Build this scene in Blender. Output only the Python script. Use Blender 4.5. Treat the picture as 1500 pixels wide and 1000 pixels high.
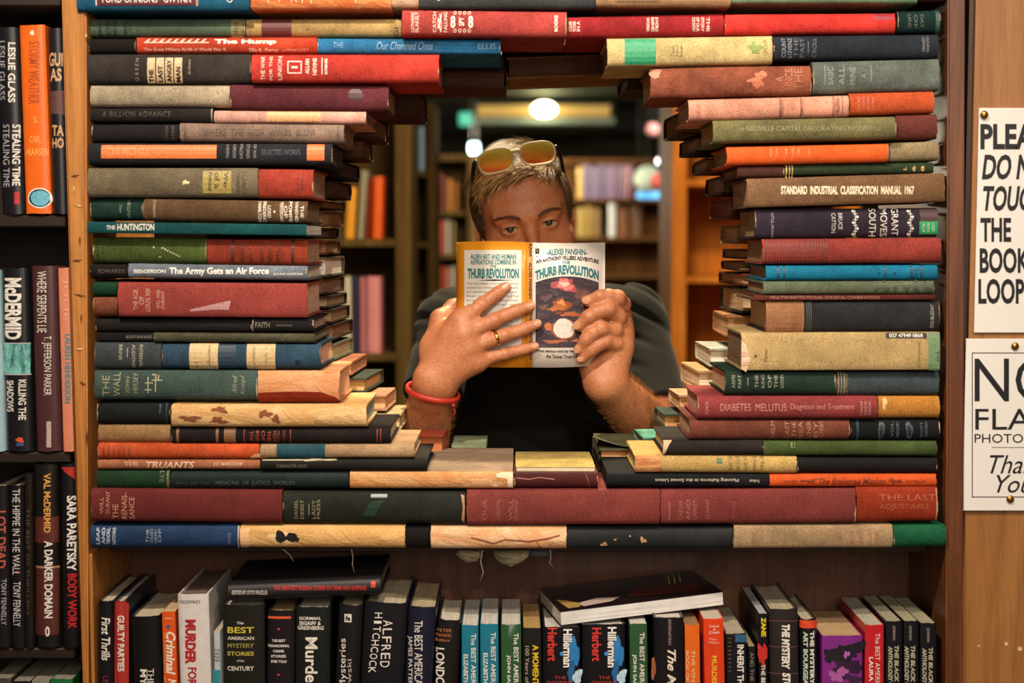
import bpy, bmesh, math, random
import numpy as np
from mathutils import Vector, Matrix, noise as mnoise

for _o in list(bpy.data.objects):
    bpy.data.objects.remove(_o)
SC = bpy.context.scene
COL = SC.collection
random.seed(7)

# ------------------------------------------------------------------ camera
CAM_Z, PITCH, FPX, YF = 1.45, math.radians(4.0), 2159.0, 1.90   # YF: plane of the spines
cam_d = bpy.data.cameras.new('camera')
cam_d.sensor_width = 36.0
cam_d.lens = 36.0 * FPX / 1500.0
cam_d.dof.use_dof = True
cam_d.dof.focus_distance = 2.05
cam_d.dof.aperture_fstop = 3.2
cam = bpy.data.objects.new('camera', cam_d)
COL.objects.link(cam)
cam.location = (0, 0, CAM_Z)
cam.rotation_euler = (math.pi / 2 - PITCH, 0, 0)
SC.camera = cam

# ------------------------------------------------------------------ world, lamps, exposure
SC.view_settings.view_transform = 'Standard'
SC.view_settings.look = 'None'
SC.view_settings.gamma = 1.0
SC.view_settings.use_curve_mapping = False
SC.view_settings.exposure = 0.0
wd = bpy.data.worlds.new('room_ambient')
SC.world = wd
wd.use_nodes = True
wd.node_tree.nodes['Background'].inputs[0].default_value = (1.0, 0.72, 0.5, 1)
wd.node_tree.nodes['Background'].inputs[1].default_value = 0.05

def lamp(name, kind, loc, target, energy, color, size=0.3, spot=60, blend=0.5):
    d = bpy.data.lights.new(name, kind)
    d.energy = energy
    d.color = color
    if kind == 'AREA':
        d.shape = 'DISK'
        d.size = size
    else:
        d.shadow_soft_size = size
    if kind == 'SPOT':
        d.spot_size = math.radians(spot)
        d.spot_blend = blend
    o = bpy.data.objects.new(name, d)
    COL.objects.link(o)
    o.location = loc
    o.rotation_euler = (Vector(target) - Vector(loc)).to_track_quat('-Z', 'Y').to_euler()
    return o

# ceiling spots over the aisle in front of the book wall
lamp('front_spot', 'SPOT', (-0.35, 0.75, 2.85), (-0.12, 1.9, 1.40), 180, (1.0, 0.86, 0.70), 0.05, 68, 0.9)
lamp('front_spot', 'SPOT', (0.85, 0.35, 2.85), (0.55, 1.95, 1.62), 100, (1.0, 0.86, 0.72), 0.08, 64, 0.9)
# spot added further back to brighten his face and hands through the opening
lamp('front_spot', 'SPOT', (0.25, -1.2, 2.72), (0.03, 2.2, 1.36), 150, (1.0, 0.84, 0.66), 0.05, 21, 1.0)
# soft light of the shop in front
lamp('shop_light', 'AREA', (0.35, -0.9, 2.15), (0, 1.9, 1.3), 36, (1.0, 0.84, 0.70), 1.8)
# ceiling lamp over the aisle behind the book wall
lamp('rear_ceiling_lamp', 'SPOT', (0.12, 2.92, 2.75), (0.02, 2.2, 1.35), 230, (1.0, 0.80, 0.50), 0.06, 80, 0.7)
lamp('rear_ceiling_lamp', 'AREA', (0.1, 2.98, 2.42), (-0.5, 5.0, 0.9), 48, (1.0, 0.74, 0.42), 0.6)
lamp('rear_ceiling_lamp', 'AREA', (0.9, 6.6, 2.40), (0.5, 8.2, 1.2), 85, (1.0, 0.85, 0.62), 0.8)
lamp('rear_ceiling_lamp', 'SPOT', (0.35, 3.5, 2.4), (1.30, 5.0, 1.35), 150, (1.0, 0.66, 0.30), 0.08, 60, 0.8)

# ------------------------------------------------------------------ geometry of the view: a pixel of the photo -> a point at depth Y
def P(px, py, Y=YF):
    u = (px - 750.0) / FPX
    v = -(py - 500.0) / FPX
    s, c = math.sin(PITCH), math.cos(PITCH)
    dx, dy, dz = u, v * s + c, v * c - s
    t = Y / dy
    return Vector((dx * t, Y, CAM_Z + dz * t))

# ------------------------------------------------------------------ colours and materials
def lin(c):
    return c / 12.92 if c <= 0.04045 else ((c + 0.055) / 1.055) ** 2.4
def rgb(h):
    if isinstance(h, str):
        h = tuple(int(h[i:i + 2], 16) / 255 for i in (0, 2, 4))
    return tuple(lin(c) for c in h[:3]) + (1.0,)

MATS = {}
def new_mat(key):
    m = bpy.data.materials.new(key)
    m.use_nodes = True
    nt = m.node_tree
    b = nt.nodes['Principled BSDF']
    return m, nt, b
def node(nt, t, **kw):
    n = nt.nodes.new(t)
    for k, v in kw.items():
        setattr(n, k, v)
    return n
def mixrgb(nt, fac, a, b, mode='MIX'):
    n = node(nt, 'ShaderNodeMix', data_type='RGBA', blend_type=mode)
    for sock, v in ((n.inputs[0], fac), (n.inputs[6], a), (n.inputs[7], b)):
        if hasattr(v, 'is_output'):
            nt.links.new(v, sock)
        else:
            sock.default_value = v
    return n.outputs[2]
def ramp(nt, src, p0, p1, c0=(0, 0, 0, 1), c1=(1, 1, 1, 1)):
    r = node(nt, 'ShaderNodeValToRGB')
    r.color_ramp.elements[0].position = p0
    r.color_ramp.elements[1].position = p1
    r.color_ramp.elements[0].color = c0
    r.color_ramp.elements[1].color = c1
    nt.links.new(src, r.inputs[0])
    return r.outputs[0]
def coords(nt, scale=(1, 1, 1), kind='Object', rot=(0, 0, 0)):
    tc = node(nt, 'ShaderNodeTexCoord')
    mp = node(nt, 'ShaderNodeMapping')
    mp.inputs['Scale'].default_value = scale
    mp.inputs['Rotation'].default_value = rot
    nt.links.new(tc.outputs[kind], mp.inputs[0])
    return mp.outputs[0]
def noise(nt, vec, scale, detail=4, rough=0.6, dist=0.0):
    n = node(nt, 'ShaderNodeTexNoise')
    n.inputs['Scale'].default_value = scale
    n.inputs['Detail'].default_value = detail
    n.inputs['Roughness'].default_value = rough
    n.inputs['Distortion'].default_value = dist
    nt.links.new(vec, n.inputs['Vector'])
    return n.outputs['Fac']
def bump(nt, b, h, strength, dist=0.001):
    bp = node(nt, 'ShaderNodeBump')
    bp.inputs['Strength'].default_value = strength
    bp.inputs['Distance'].default_value = dist
    nt.links.new(h, bp.inputs['Height'])
    nt.links.new(bp.outputs[0], b.inputs['Normal'])
def mul(c, k):
    return tuple(min(1, x * k) for x in c[:3]) + (1,)

def cloth(h, rough=0.72, wear=0.35):
    """bookcloth: woven, rubbed and faded in patches"""
    key = 'cloth_%s_%d_%d' % (h, rough * 100, wear * 100)
    if key in MATS: return MATS[key]
    m, nt, b = new_mat(key)
    c = rgb(h)
    v = coords(nt)
    f1 = ramp(nt, noise(nt, v, 22, 5, 0.65), 0.32, 0.72)
    col = mixrgb(nt, f1, mul(c, 0.94 - wear), mul(c, 0.94 + wear * 0.8))
    v2 = coords(nt, (0.8, 1, 1.2))
    f2 = noise(nt, v2, 750, 3, 0.7)
    col = mixrgb(nt, 0.62, col, ramp(nt, f2, 0.3, 0.72, (0.05, 0.05, 0.05, 1), (0.88, 0.88, 0.88, 1)), 'OVERLAY')
    sp = ramp(nt, noise(nt, v, 160, 6, 0.75), 0.64, 0.74)
    spk = node(nt, 'ShaderNodeMath', operation='MULTIPLY')
    nt.links.new(sp, spk.inputs[0]); spk.inputs[1].default_value = 0.22 * min(1, wear * 2)
    col = mixrgb(nt, spk.outputs[0], col, rgb('a89478'))
    nt.links.new(col, b.inputs['Base Color'])
    b.inputs['Roughness'].default_value = min(1, rough + 0.1)
    b.inputs['Specular IOR Level'].default_value = 0.14
    bump(nt, b, f2, 0.25, 0.0006)
    MATS[key] = m
    return m
def torn(h1, h2, h3='3a2418', scale=26):
    """stripped spine: mull, glue and scraps of the lost covering"""
    key = 'torn_%s_%s_%s' % (h1, h2, h3)
    if key in MATS: return MATS[key]
    m, nt, b = new_mat(key)
    v = coords(nt, (0.55, 1, 1.6))
    f1 = ramp(nt, noise(nt, v, scale, 8, 0.7, 0.6), 0.42, 0.56)
    col = mixrgb(nt, f1, rgb(h1), rgb(h2))
    f2 = ramp(nt, noise(nt, v, scale * 2.3, 8, 0.75, 0.4), 0.60, 0.68)
    col = mixrgb(nt, f2, col, rgb(h3))
    f3 = noise(nt, coords(nt), 420, 3)
    col = mixrgb(nt, 0.3, col, ramp(nt, f3, 0.3, 0.7, (0.2, 0.2, 0.2, 1), (0.8, 0.8, 0.8, 1)), 'OVERLAY')
    nt.links.new(col, b.inputs['Base Color'])
    b.inputs['Roughness'].default_value = 0.85
    bump(nt, b, f1, 0.6, 0.002)
    MATS[key] = m
    return m
def plain(h, rough=0.5, metal=0.0, spec=0.4, var=0.12, coat=0.0):
    key = 'plain_%s_%d_%d_%d' % (h, rough * 100, metal * 100, coat * 100)
    if key in MATS: return MATS[key]
    m, nt, b = new_mat(key)
    c = rgb(h)
    f = noise(nt, coords(nt), 60, 4)
    nt.links.new(mixrgb(nt, f, mul(c, 1 - var), mul(c, 1 + var)), b.inputs['Base Color'])
    b.inputs['Roughness'].default_value = rough
    b.inputs['Metallic'].default_value = metal
    b.inputs['Specular IOR Level'].default_value = spec
    b.inputs['Coat Weight'].default_value = coat
    b.inputs['Coat Roughness'].default_value = 0.15
    MATS[key] = m
    return m
def jacket(h, rough=0.32):
    return plain(h, rough, 0, 0.5, 0.16)
def ink(h):
    """stamped or printed lettering, a little rubbed"""
    key = 'ink_%s' % h
    if key in MATS: return MATS[key]
    m, nt, b = new_mat(key)
    c = rgb(h)
    f = ramp(nt, noise(nt, coords(nt), 260, 4, 0.7), 0.34, 0.5)
    nt.links.new(mixrgb(nt, f, mul(c, 0.62), c), b.inputs['Base Color'])
    b.inputs['Roughness'].default_value = 0.5
    MATS[key] = m
    return m
def paper(h='cdb08a'):
    key = 'paper_%s' % h
    if key in MATS: return MATS[key]
    m, nt, b = new_mat(key)
    c = rgb(h)
    f = noise(nt, coords(nt, (6, 6, 1500)), 1.0, 3, 0.6)
    col = mixrgb(nt, ramp(nt, f, 0.3, 0.66), mul(c, 0.55), mul(c, 1.12))
    f2 = noise(nt, coords(nt), 35, 4)
    col = mixrgb(nt, 0.35, col, ramp(nt, f2, 0.3, 0.7, (0.3, 0.27, 0.2, 1), (0.75, 0.75, 0.72, 1)), 'OVERLAY')
    nt.links.new(col, b.inputs['Base Color'])
    b.inputs['Roughness'].default_value = 0.85
    bump(nt, b, f, 0.3, 0.0006)
    MATS[key] = m
    return m
def wood(h1, h2, axis='z', rough=0.42, scale=1.0, coat=0.25):
    key = 'wood_%s_%s_%s_%d' % (h1, h2, axis, scale * 10)
    if key in MATS: return MATS[key]
    m, nt, b = new_mat(key)
    sc = {'z': (34, 34, 2.2), 'x': (2.2, 34, 34), 'y': (34, 2.2, 34)}[axis]
    v = coords(nt, tuple(s * scale for s in sc), 'Object')
    f = noise(nt, v, 1.0, 7, 0.66, 0.8)
    col = mixrgb(nt, ramp(nt, f, 0.33, 0.68), rgb(h1), rgb(h2))
    v2 = coords(nt, tuple(s * 5 * scale for s in sc), 'Object')
    f2 = noise(nt, v2, 1.0, 4, 0.7)
    col = mixrgb(nt, 0.5, col, ramp(nt, f2, 0.3, 0.7, (0.22, 0.22, 0.22, 1), (0.72, 0.72, 0.72, 1)), 'OVERLAY')
    f3 = ramp(nt, noise(nt, coords(nt), 7, 5, 0.6), 0.3, 0.75)
    col = mixrgb(nt, f3, mul(col and rgb(h1), 0.8) if False else col, mixrgb(nt, 0.35, col, rgb(h1)))
    nt.links.new(col, b.inputs['Base Color'])
    b.inputs['Roughness'].default_value = rough
    b.inputs['Coat Weight'].default_value = coat
    b.inputs['Coat Roughness'].default_value = 0.3
    b.inputs['Specular IOR Level'].default_value = 0.5 if coat else 0.12
    bump(nt, b, f2, 0.2, 0.0008)
    MATS[key] = m
    return m
def glow(h, strength):
    key = 'glow_%s_%d' % (h, strength * 10)
    if key in MATS: return MATS[key]
    m, nt, b = new_mat(key)
    b.inputs['Base Color'].default_value = rgb(h)
    b.inputs['Emission Color'].default_value = rgb(h)
    b.inputs['Emission Strength'].default_value = strength
    MATS[key] = m
    return m

# ------------------------------------------------------------------ objects
def link(name, verts, faces, mat, parent=None, smooth=False, loc=None, rot=None):
    me = bpy.data.meshes.new(name)
    me.from_pydata([tuple(v) for v in verts], [], faces)
    me.update()
    if smooth:
        me.polygons.foreach_set('use_smooth', [True] * len(me.polygons))
    if mat: me.materials.append(mat)
    o = bpy.data.objects.new(name, me)
    COL.objects.link(o)
    if parent: o.parent = parent
    if loc is not None: o.location = loc
    if rot is not None: o.rotation_euler = rot
    return o
def link_bm(name, bm, mat, parent=None, smooth=False, loc=None, rot=None):
    me = bpy.data.meshes.new(name)
    bm.to_mesh(me); bm.free()
    if smooth:
        me.polygons.foreach_set('use_smooth', [True] * len(me.polygons))
    for m in (mat if isinstance(mat, (list, tuple)) else [mat]):
        me.materials.append(m)
    o = bpy.data.objects.new(name, me)
    COL.objects.link(o)
    if parent: o.parent = parent
    if loc is not None: o.location = loc
    if rot is not None: o.rotation_euler = rot
    return o
def tag(o, label=None, cat=None, group=None, kind=None):
    if label: o['label'] = label
    if cat: o['category'] = cat
    if group: o['group'] = group
    if kind: o['kind'] = kind
    return o
def empty(name, loc, rot=(0, 0, 0)):
    o = bpy.data.objects.new(name, None)
    o.empty_display_size = 0.02
    COL.objects.link(o)
    o.location = loc
    o.rotation_euler = rot
    return o
def mat_of(o):
    return Matrix.Translation(o.location) @ o.rotation_euler.to_matrix().to_4x4()
def add_box(bm, x0, x1, y0, y1, z0, z1, bev=0.0, seg=1):
    vs = [bm.verts.new((x, y, z)) for x in (x0, x1) for y in (y0, y1) for z in (z0, z1)]
    fs = []
    for q in ((0, 1, 3, 2), (4, 6, 7, 5), (0, 4, 5, 1), (2, 3, 7, 6), (0, 2, 6, 4), (1, 5, 7, 3)):
        fs.append(bm.faces.new([vs[i] for i in q]))
    if bev:
        es = list({e for f in fs for e in f.edges})
        bmesh.ops.bevel(bm, geom=es, offset=bev, segments=seg, affect='EDGES', profile=0.5)
def box(name, x0, x1, y0, y1, z0, z1, mat, parent=None, bev=0.0):
    """box with its origin at its base centre"""
    cx, cy = (x0 + x1) / 2, (y0 + y1) / 2
    bm = bmesh.new()
    add_box(bm, x0 - cx, x1 - cx, y0 - cy, y1 - cy, 0, z1 - z0, bev)
    bm.normal_update()
    return link_bm(name, bm, mat, parent, loc=(cx, cy, z0))
def tube_geo(pts, radii, n=8, cap=True):
    """round tube through pts; returns verts, faces"""
    pts = [Vector(p) for p in pts]
    if not hasattr(radii, '__len__'): radii = [radii] * len(pts)
    vs, fs = [], []
    up = None
    for i, p in enumerate(pts):
        t = (pts[min(i + 1, len(pts) - 1)] - pts[max(i - 1, 0)]).normalized()
        if up is None:
            up = t.orthogonal().normalized()
        up = (up - t * up.dot(t)).normalized()
        w = t.cross(up)
        for k in range(n):
            a = 2 * math.pi * k / n
            vs.append(p + (up * math.cos(a) + w * math.sin(a)) * radii[i])
    for i in range(len(pts) - 1):
        for k in range(n):
            fs.append((i * n + k, i * n + (k + 1) % n, (i + 1) * n + (k + 1) % n, (i + 1) * n + k))
    if cap:
        fs.append(tuple(range(n))[::-1])
        fs.append(tuple(range((len(pts) - 1) * n, len(pts) * n)))
    return vs, fs
def tube(name, pts, radii, mat, parent=None, n=8):
    vs, fs = tube_geo(pts, radii, n)
    return link(name, vs, fs, mat, parent, True)

# ------------------------------------------------------------------ lettering
TXT = {}
def text_geo(s, shear=0.0, bold=0.0, space=1.0):
    """outline of a line of lettering, scaled to a unit box"""
    key = (s, shear, bold, space)
    if key in TXT: return TXT[key]
    cu = bpy.data.curves.new('lettering', 'FONT')
    cu.body = s
    cu.shear = shear
    cu.offset = bold
    cu.space_character = space
    cu.align_x = 'CENTER'
    cu.space_line = 0.85
    cu.resolution_u = 3
    ob = bpy.data.objects.new('lettering', cu)
    me = ob.to_mesh()
    v = np.array([w.co[:2] for w in me.vertices], dtype=float).reshape(-1, 2)
    f = [tuple(p.vertices) for p in me.polygons]
    ob.to_mesh_clear()
    bpy.data.objects.remove(ob)
    bpy.data.curves.remove(cu)
    if len(v):
        lo, hi = v.min(0), v.max(0)
        v = (v - lo) / np.maximum(hi - lo, 1e-6)
    TXT[key] = (v, f)
    return TXT[key]

class Surf:
    """front of a thing: x, z lie in it, its local y comes from a profile along one axis"""
    def __init__(s, parent, Y, off, axis, ts, ys):
        s.parent, s.Y, s.off, s.axis = parent, Y, Vector(off), axis
        o = np.argsort(ts)
        s.ts, s.ys = np.array(ts)[o], np.array(ys)[o]
        s.inv = mat_of(parent).inverted()
    def local(s, px, py):
        return s.inv @ P(px, py, s.Y) - s.off

def stick(surf, name, uv, faces, fx, mat, eps, flip=False):
    """lay flat geometry (uv -> pixel by fx) on a surface, cut where the surface bends"""
    bm = bmesh.new()
    vs = []
    for u, v in uv:
        px, py = fx(u, v)
        q = surf.local(px, py)
        vs.append(bm.verts.new((q.x, 0, q.z)))
    for f in faces:
        try: bm.faces.new([vs[i] for i in f])
        except ValueError: pass
    ax = surf.axis
    if len(surf.ts) > 2 and len(vs):
        vals = [v.co[ax] for v in bm.verts]
        lo, hi = min(vals), max(vals)
        for t in surf.ts[1:-1]:
            if lo < t < hi:
                co = Vector((0, 0, 0)); no = Vector((0, 0, 0))
                co[ax] = t; no[ax] = 1
                bmesh.ops.bisect_plane(bm, geom=bm.verts[:] + bm.edges[:] + bm.faces[:], plane_co=co, plane_no=no)
    for v in bm.verts:
        v.co.y = float(np.interp(v.co[ax], surf.ts, surf.ys)) - eps
    bm.normal_update()
    for f in bm.faces:
        if f.normal.y > 0: f.normal_flip()
    for v in bm.verts:
        v.co += surf.off
    return link_bm(name, bm, mat, surf.parent)

def write(surf, s, x0, y0, x1, y1, rot, col, shear=0.0, bold=0.0, space=1.0, arch=0.0, eps=0.0005, name='lettering'):
    """lettering in the pixel box; rot 0, 90 (reads upward), -90 (reads downward), 180"""
    if s == '\u2014':
        return patch(surf, (x0 + x1) / 2 - .5, y0 + (y1 - y0) * .2, (x0 + x1) / 2 + .5, y1 - (y1 - y0) * .2, ink(col), eps, name)
    uv, f = text_geo(s, shear, bold, space)
    if not len(uv): return
    if len(s) == 1 and s in 'AOLIiJo1':
        k = .34 if s in 'Ii1' else .8                # keep the shape of a single letter
        if rot in (0, 180):
            m = (x0 + x1) / 2; hw = min(x1 - x0, (y1 - y0) * k) / 2; x0, x1 = m - hw, m + hw
        else:
            m = (y0 + y1) / 2; hw = min(y1 - y0, (x1 - x0) * k) / 2; y0, y1 = m - hw, m + hw
    w, h = x1 - x0, y1 - y0
    def fx(u, v):
        if rot == 0:   px, py = x0 + u * w, y1 - v * h
        elif rot == 90: px, py = x0 + (1 - v) * w, y1 - u * h
        elif rot == -90: px, py = x0 + v * w, y0 + u * h
        else: px, py = x1 - u * w, y0 + v * h
        if arch: py += arch * ((2 * u - 1) ** 2)
        return px, py
    o = stick(surf, name, uv, f, fx, ink(col), eps)
    return o
def patch(surf, x0, y0, x1, y1, mat, eps=0.00025, name='label'):
    n = 6
    uv = [(i / n, j / n) for j in range(n + 1) for i in range(n + 1)]
    f = [(j * (n + 1) + i, j * (n + 1) + i + 1, (j + 1) * (n + 1) + i + 1, (j + 1) * (n + 1) + i) for j in range(n) for i in range(n)]
    return stick(surf, name, uv, f, lambda u, v: (x0 + u * (x1 - x0), y0 + v * (y1 - y0)), mat, eps)
def blot(surf, cx, cy, rx, ry, mat, eps=0.0003, rough=0.25, seed=1, name='worn_patch', n=26):
    rnd = random.Random(seed)
    ph = [rnd.uniform(0, 6.28) for _ in range(4)]
    uv = [(0, 0)]
    for k in range(n):
        a = 2 * math.pi * k / n
        r = 1 + rough * (math.sin(2 * a + ph[0]) * .5 + math.sin(3 * a + ph[1]) * .5 + math.sin(5 * a + ph[2]) * .35 + math.sin(9 * a + ph[3]) * .25)
        uv.append((r * math.cos(a), r * math.sin(a)))
    f = [(0, 1 + k, 1 + (k + 1) % n) for k in range(n)]
    return stick(surf, name, uv, f, lambda u, v: (cx + rx * u, cy + ry * v), mat, eps)

# ------------------------------------------------------------------ books
def book_parts(root, L, t, depth, off, cover, pages, kind='hard', bulge=None, seed=0, fray=0.0004, sway=0.0):
    """case (boards and spine), page block; thickness along local z, spine at y = 0. Returns the spine profile"""
    rnd = random.Random(seed)
    bt = min(0.0026 if kind == 'hard' else 0.0007, t * 0.16)
    sq = 0.0032 if kind == 'hard' else 0.0004
    if bulge is None:
        bulge = min(0.30 * t, 0.0075) if kind == 'hard' else 0.0012
    NS = 8
    ang = [math.pi / 2 - math.pi * i / NS for i in range(NS + 1)]
    outer = [(depth, t / 2), (depth * 0.5, t / 2)] + [(bulge * (1 - math.cos(a)), t / 2 * math.sin(a)) for a in ang] + [(depth * 0.5, -t / 2), (depth, -t / 2)]
    k = (t - 2 * bt) / t
    inner = [(depth, k * t / 2), (depth * 0.5, k * t / 2)] + [(bt + bulge * (1 - math.cos(a)), k * t / 2 * math.sin(a)) for a in ang] + [(depth * 0.5, -k * t / 2), (depth, -k * t / 2)]
    NX = 10
    n = len(outer)
    vs, fs = [], []
    for i in range(NX + 1):
        x = -L / 2 + L * i / NX
        for prof in (outer, inner):
            for (y, z) in prof:
                j = Vector((0, 0, 0))
                if i in (0, NX):
                    j = Vector((rnd.uniform(-fray, fray), 0, 0)) * 1.6
                if i in (1, NX - 1): pass
                s = sway * math.sin(math.pi * i / NX)
                vs.append(Vector((x, y, z + s)) + j + off)
    def vid(i, o, p): return (i * 2 + o) * n + p
    for i in range(NX):
        for p in range(n - 1):
            fs.append((vid(i, 0, p), vid(i, 0, p + 1), vid(i + 1, 0, p + 1), vid(i + 1, 0, p)))
            fs.append((vid(i, 1, p), vid(i + 1, 1, p), vid(i + 1, 1, p + 1), vid(i, 1, p + 1)))
        for p in (0, n - 1):
            q = (vid(i, 0, p), vid(i + 1, 0, p), vid(i + 1, 1, p), vid(i, 1, p))
            fs.append(q if p == 0 else q[::-1])
    for i in (0, NX):
        for p in range(n - 1):
            q = (vid(i, 0, p), vid(i, 1, p), vid(i, 1, p + 1), vid(i, 0, p + 1))
            fs.append(q if i == 0 else q[::-1])
    c = link('cover', vs, fs, cover, root)
    for p in c.data.polygons: p.use_smooth = True
    try: c.data.set_sharp_from_angle(angle=math.radians(38))
    except Exception: pass
    # page block, wavy fore-edge
    pf = depth - (0.003 if kind == 'hard' else 0.0005)
    py0 = bulge + bt * 1.2
    zz = k * t / 2 * 0.985
    pv, pfc = [], []
    M = 6
    for i in (0, 1):
        x = (-1 if i == 0 else 1) * (L / 2 - sq)
        for jz in range(M + 1):
            z = -zz + 2 * zz * jz / M
            cv = (0.0 if kind == 'soft' else 0.006) * (1 - (z / zz) ** 2)
            pv.append(Vector((x, py0, z)) + off)
            pv.append(Vector((x + rnd.uniform(-.0004, .0004), (py0 + pf) / 2, z)) + off)
            pv.append(Vector((x, pf - cv, z)) + off)
    def pid(i, jz, e): return (i * (M + 1) + jz) * 3 + e
    for jz in range(M):
        for e in (0, 1):
            pfc.append((pid(0, jz, e), pid(0, jz + 1, e), pid(0, jz + 1, e + 1), pid(0, jz, e + 1)))
            pfc.append((pid(1, jz, e), pid(1, jz, e + 1), pid(1, jz + 1, e + 1), pid(1, jz + 1, e)))
        pfc.append((pid(0, jz, 2), pid(0, jz + 1, 2), pid(1, jz + 1, 2), pid(1, jz, 2)))
        pfc.append((pid(0, jz, 0), pid(1, jz, 0), pid(1, jz + 1, 0), pid(0, jz + 1, 0)))
    for e in (0, 1):
        pfc.append((pid(0, 0, e), pid(0, 0, e + 1), pid(1, 0, e + 1), pid(1, 0, e)))
        pfc.append((pid(0, M, e), pid(1, M, e), pid(1, M, e + 1), pid(0, M, e + 1)))
    link('page_block', pv, pfc, pages, root)
    return [z for (y, z) in outer[2:-2]], [y for (y, z) in outer[2:-2]]

SEED = [100]
def lying(x0, x1, y0, y1, cover, label, slope=0.0, d=0.0, depth=0.15, kind='hard', pages='c9a67c', group=None, yaw=0.0, bulge=None, Y=None, name='book', sway=0.0):
    """a book lying flat with its spine towards us, spine in the pixel box (y0, y1 at its left end)"""
    SEED[0] += 1
    if isinstance(cover, str): cover = cloth(cover)
    if Y is None: Y = YF + d
    a, b = P(x0, (y0 + y1) / 2, Y), P(x1, (y0 + y1) / 2 + slope, Y)
    xm = (x0 + x1) / 2
    t = (P(xm, y0, Y) - P(xm, y1, Y)).z - 0.0004
    L = (b - a).length - 0.0004
    ang = math.atan2(b.z - a.z, b.x - a.x)
    rot = (0, -ang, yaw)
    mid = (a + b) / 2
    base = mid - Vector((0, 0, t / 2))
    root = empty(name, base, rot)
    tag(root, label, 'book', group)
    off = Vector((0, 0, t / 2))
    ts, ys = book_parts(root, L, t, depth, off, cover, paper(pages), kind, bulge, SEED[0], sway=sway)
    sf = Surf(root, Y, off, 2, ts, ys)
    rnd = random.Random(SEED[0] * 3 + 1)
    if kind == 'hard' and y1 > 24:                     # frayed cloth at the ends of old spines
        for (xe, sgn, ys_) in ((x0, 1, 0), (x1, -1, slope)):
            if rnd.random() > 0.5: continue
            a0, a1 = sorted((rnd.uniform(0, .6), rnd.uniform(.5, 1)))
            n = 7
            col = ink(rnd.choice(('a8906c', '9a7a5c', 'b8a488', '7a5c44')))
            edge = [(xe + sgn * .2, y0 + ys_ + (y1 - y0) * (a0 + (a1 - a0) * k / n)) for k in range(n + 1)]
            inn = [(xe + sgn * (.5 + rnd.uniform(.1, 1.9) * math.sin(math.pi * (k + .3) / (n + .6))), q[1]) for k, q in enumerate(edge)]
            stick(sf, 'worn_edge', edge + inn, [(k, k + 1, n + 2 + k, n + 1 + k) for k in range(n)], lambda u, v: (u, v), col, .0006)
    return sf
def standing(x0, x1, ytop, cover, label, height=0.235, d=0.0, depth=0.155, kind='hard', lean=0.0, pages='c4b59c', group=None, bulge=None, zfloor=None, yaw=0.0, name='book'):
    """a book on its tail, spine towards us; x0, x1 at its top in the photo"""
    SEED[0] += 1
    if isinstance(cover, str): cover = jacket(cover)
    Y = YF + d
    a, b = P(x0, ytop, Y), P(x1, ytop, Y)
    t = b.x - a.x - 0.0006
    top = (a + b) / 2
    if zfloor is not None:
        height = (top.z - zfloor) / math.cos(lean)
    axis = Vector((-math.sin(lean), 0, math.cos(lean)))       # lean > 0: top towards the left
    base = top - axis * height
    base.z += t / 2 * abs(math.sin(lean)) + 0.0002
    root = empty(name, base, (0, -math.pi / 2 - lean, 0))
    if yaw: root.rotation_euler = (Matrix.Rotation(yaw, 3, 'Z') @ root.rotation_euler.to_matrix()).to_euler()
    tag(root, label, 'book', group)
    off = Vector((height / 2, 0, 0))
    ts, ys = book_parts(root, height, t, depth, off, cover, paper(pages), kind, bulge, SEED[0])
    return Surf(root, Y, off, 2, ts, ys)

# ================================================================== the setting
def struct(o):
    o['kind'] = 'structure'
    return o
ROOM_X0, ROOM_X1, ROOM_Y1, CEIL = -3.4, 3.2, 13.0, 2.47
struct(box('floor', ROOM_X0, ROOM_X1, -1.5, ROOM_Y1, -0.06, 0.0, wood('4a3020', '6d4a30', 'y', 0.5)))
struct(box('ceiling', ROOM_X0, ROOM_X1, 2.9, ROOM_Y1, CEIL, CEIL + 0.08, plain('6d7562', 0.85, var=0.25)))
struct(box('wall_back', ROOM_X0, ROOM_X1, ROOM_Y1, ROOM_Y1 + 0.1, 0, CEIL, plain('3a3328', 0.9, var=0.3)))
struct(box('wall_left', ROOM_X0 - 0.1, ROOM_X0, 2.3, ROOM_Y1, 0, CEIL, plain('4c3a26', 0.9)))
struct(box('wall_right', ROOM_X1, ROOM_X1 + 0.1, 2.3, ROOM_Y1, 0, CEIL, plain('4c3a26', 0.9)))

W_POST = wood('9a5a22', 'cf9048', 'z', 0.5)
W_DARK = wood('4f2a16', '86502c', 'z', 0.38)
W_DARKX = wood('2e180d', '4f2c17', 'x', 0.5)
W_BACK = wood('4a2a18', '6e432a', 'z', 0.6, 0.8)
W_PLY = wood('8e5c2e', 'aa7642', 'z', 0.4, 0.7)

DB = 0.178                      # depth of each half of the double-sided case
Y_MID, Y_REAR = YF + DB, YF + 2 * DB
Z_SH = P(750, 806.5, YF + 0.02).z     # top of the shelf that carries the book wall
Z_BOT = P(750, 881).z - 0.235   # top of the shelf the paperbacks stand on

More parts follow.
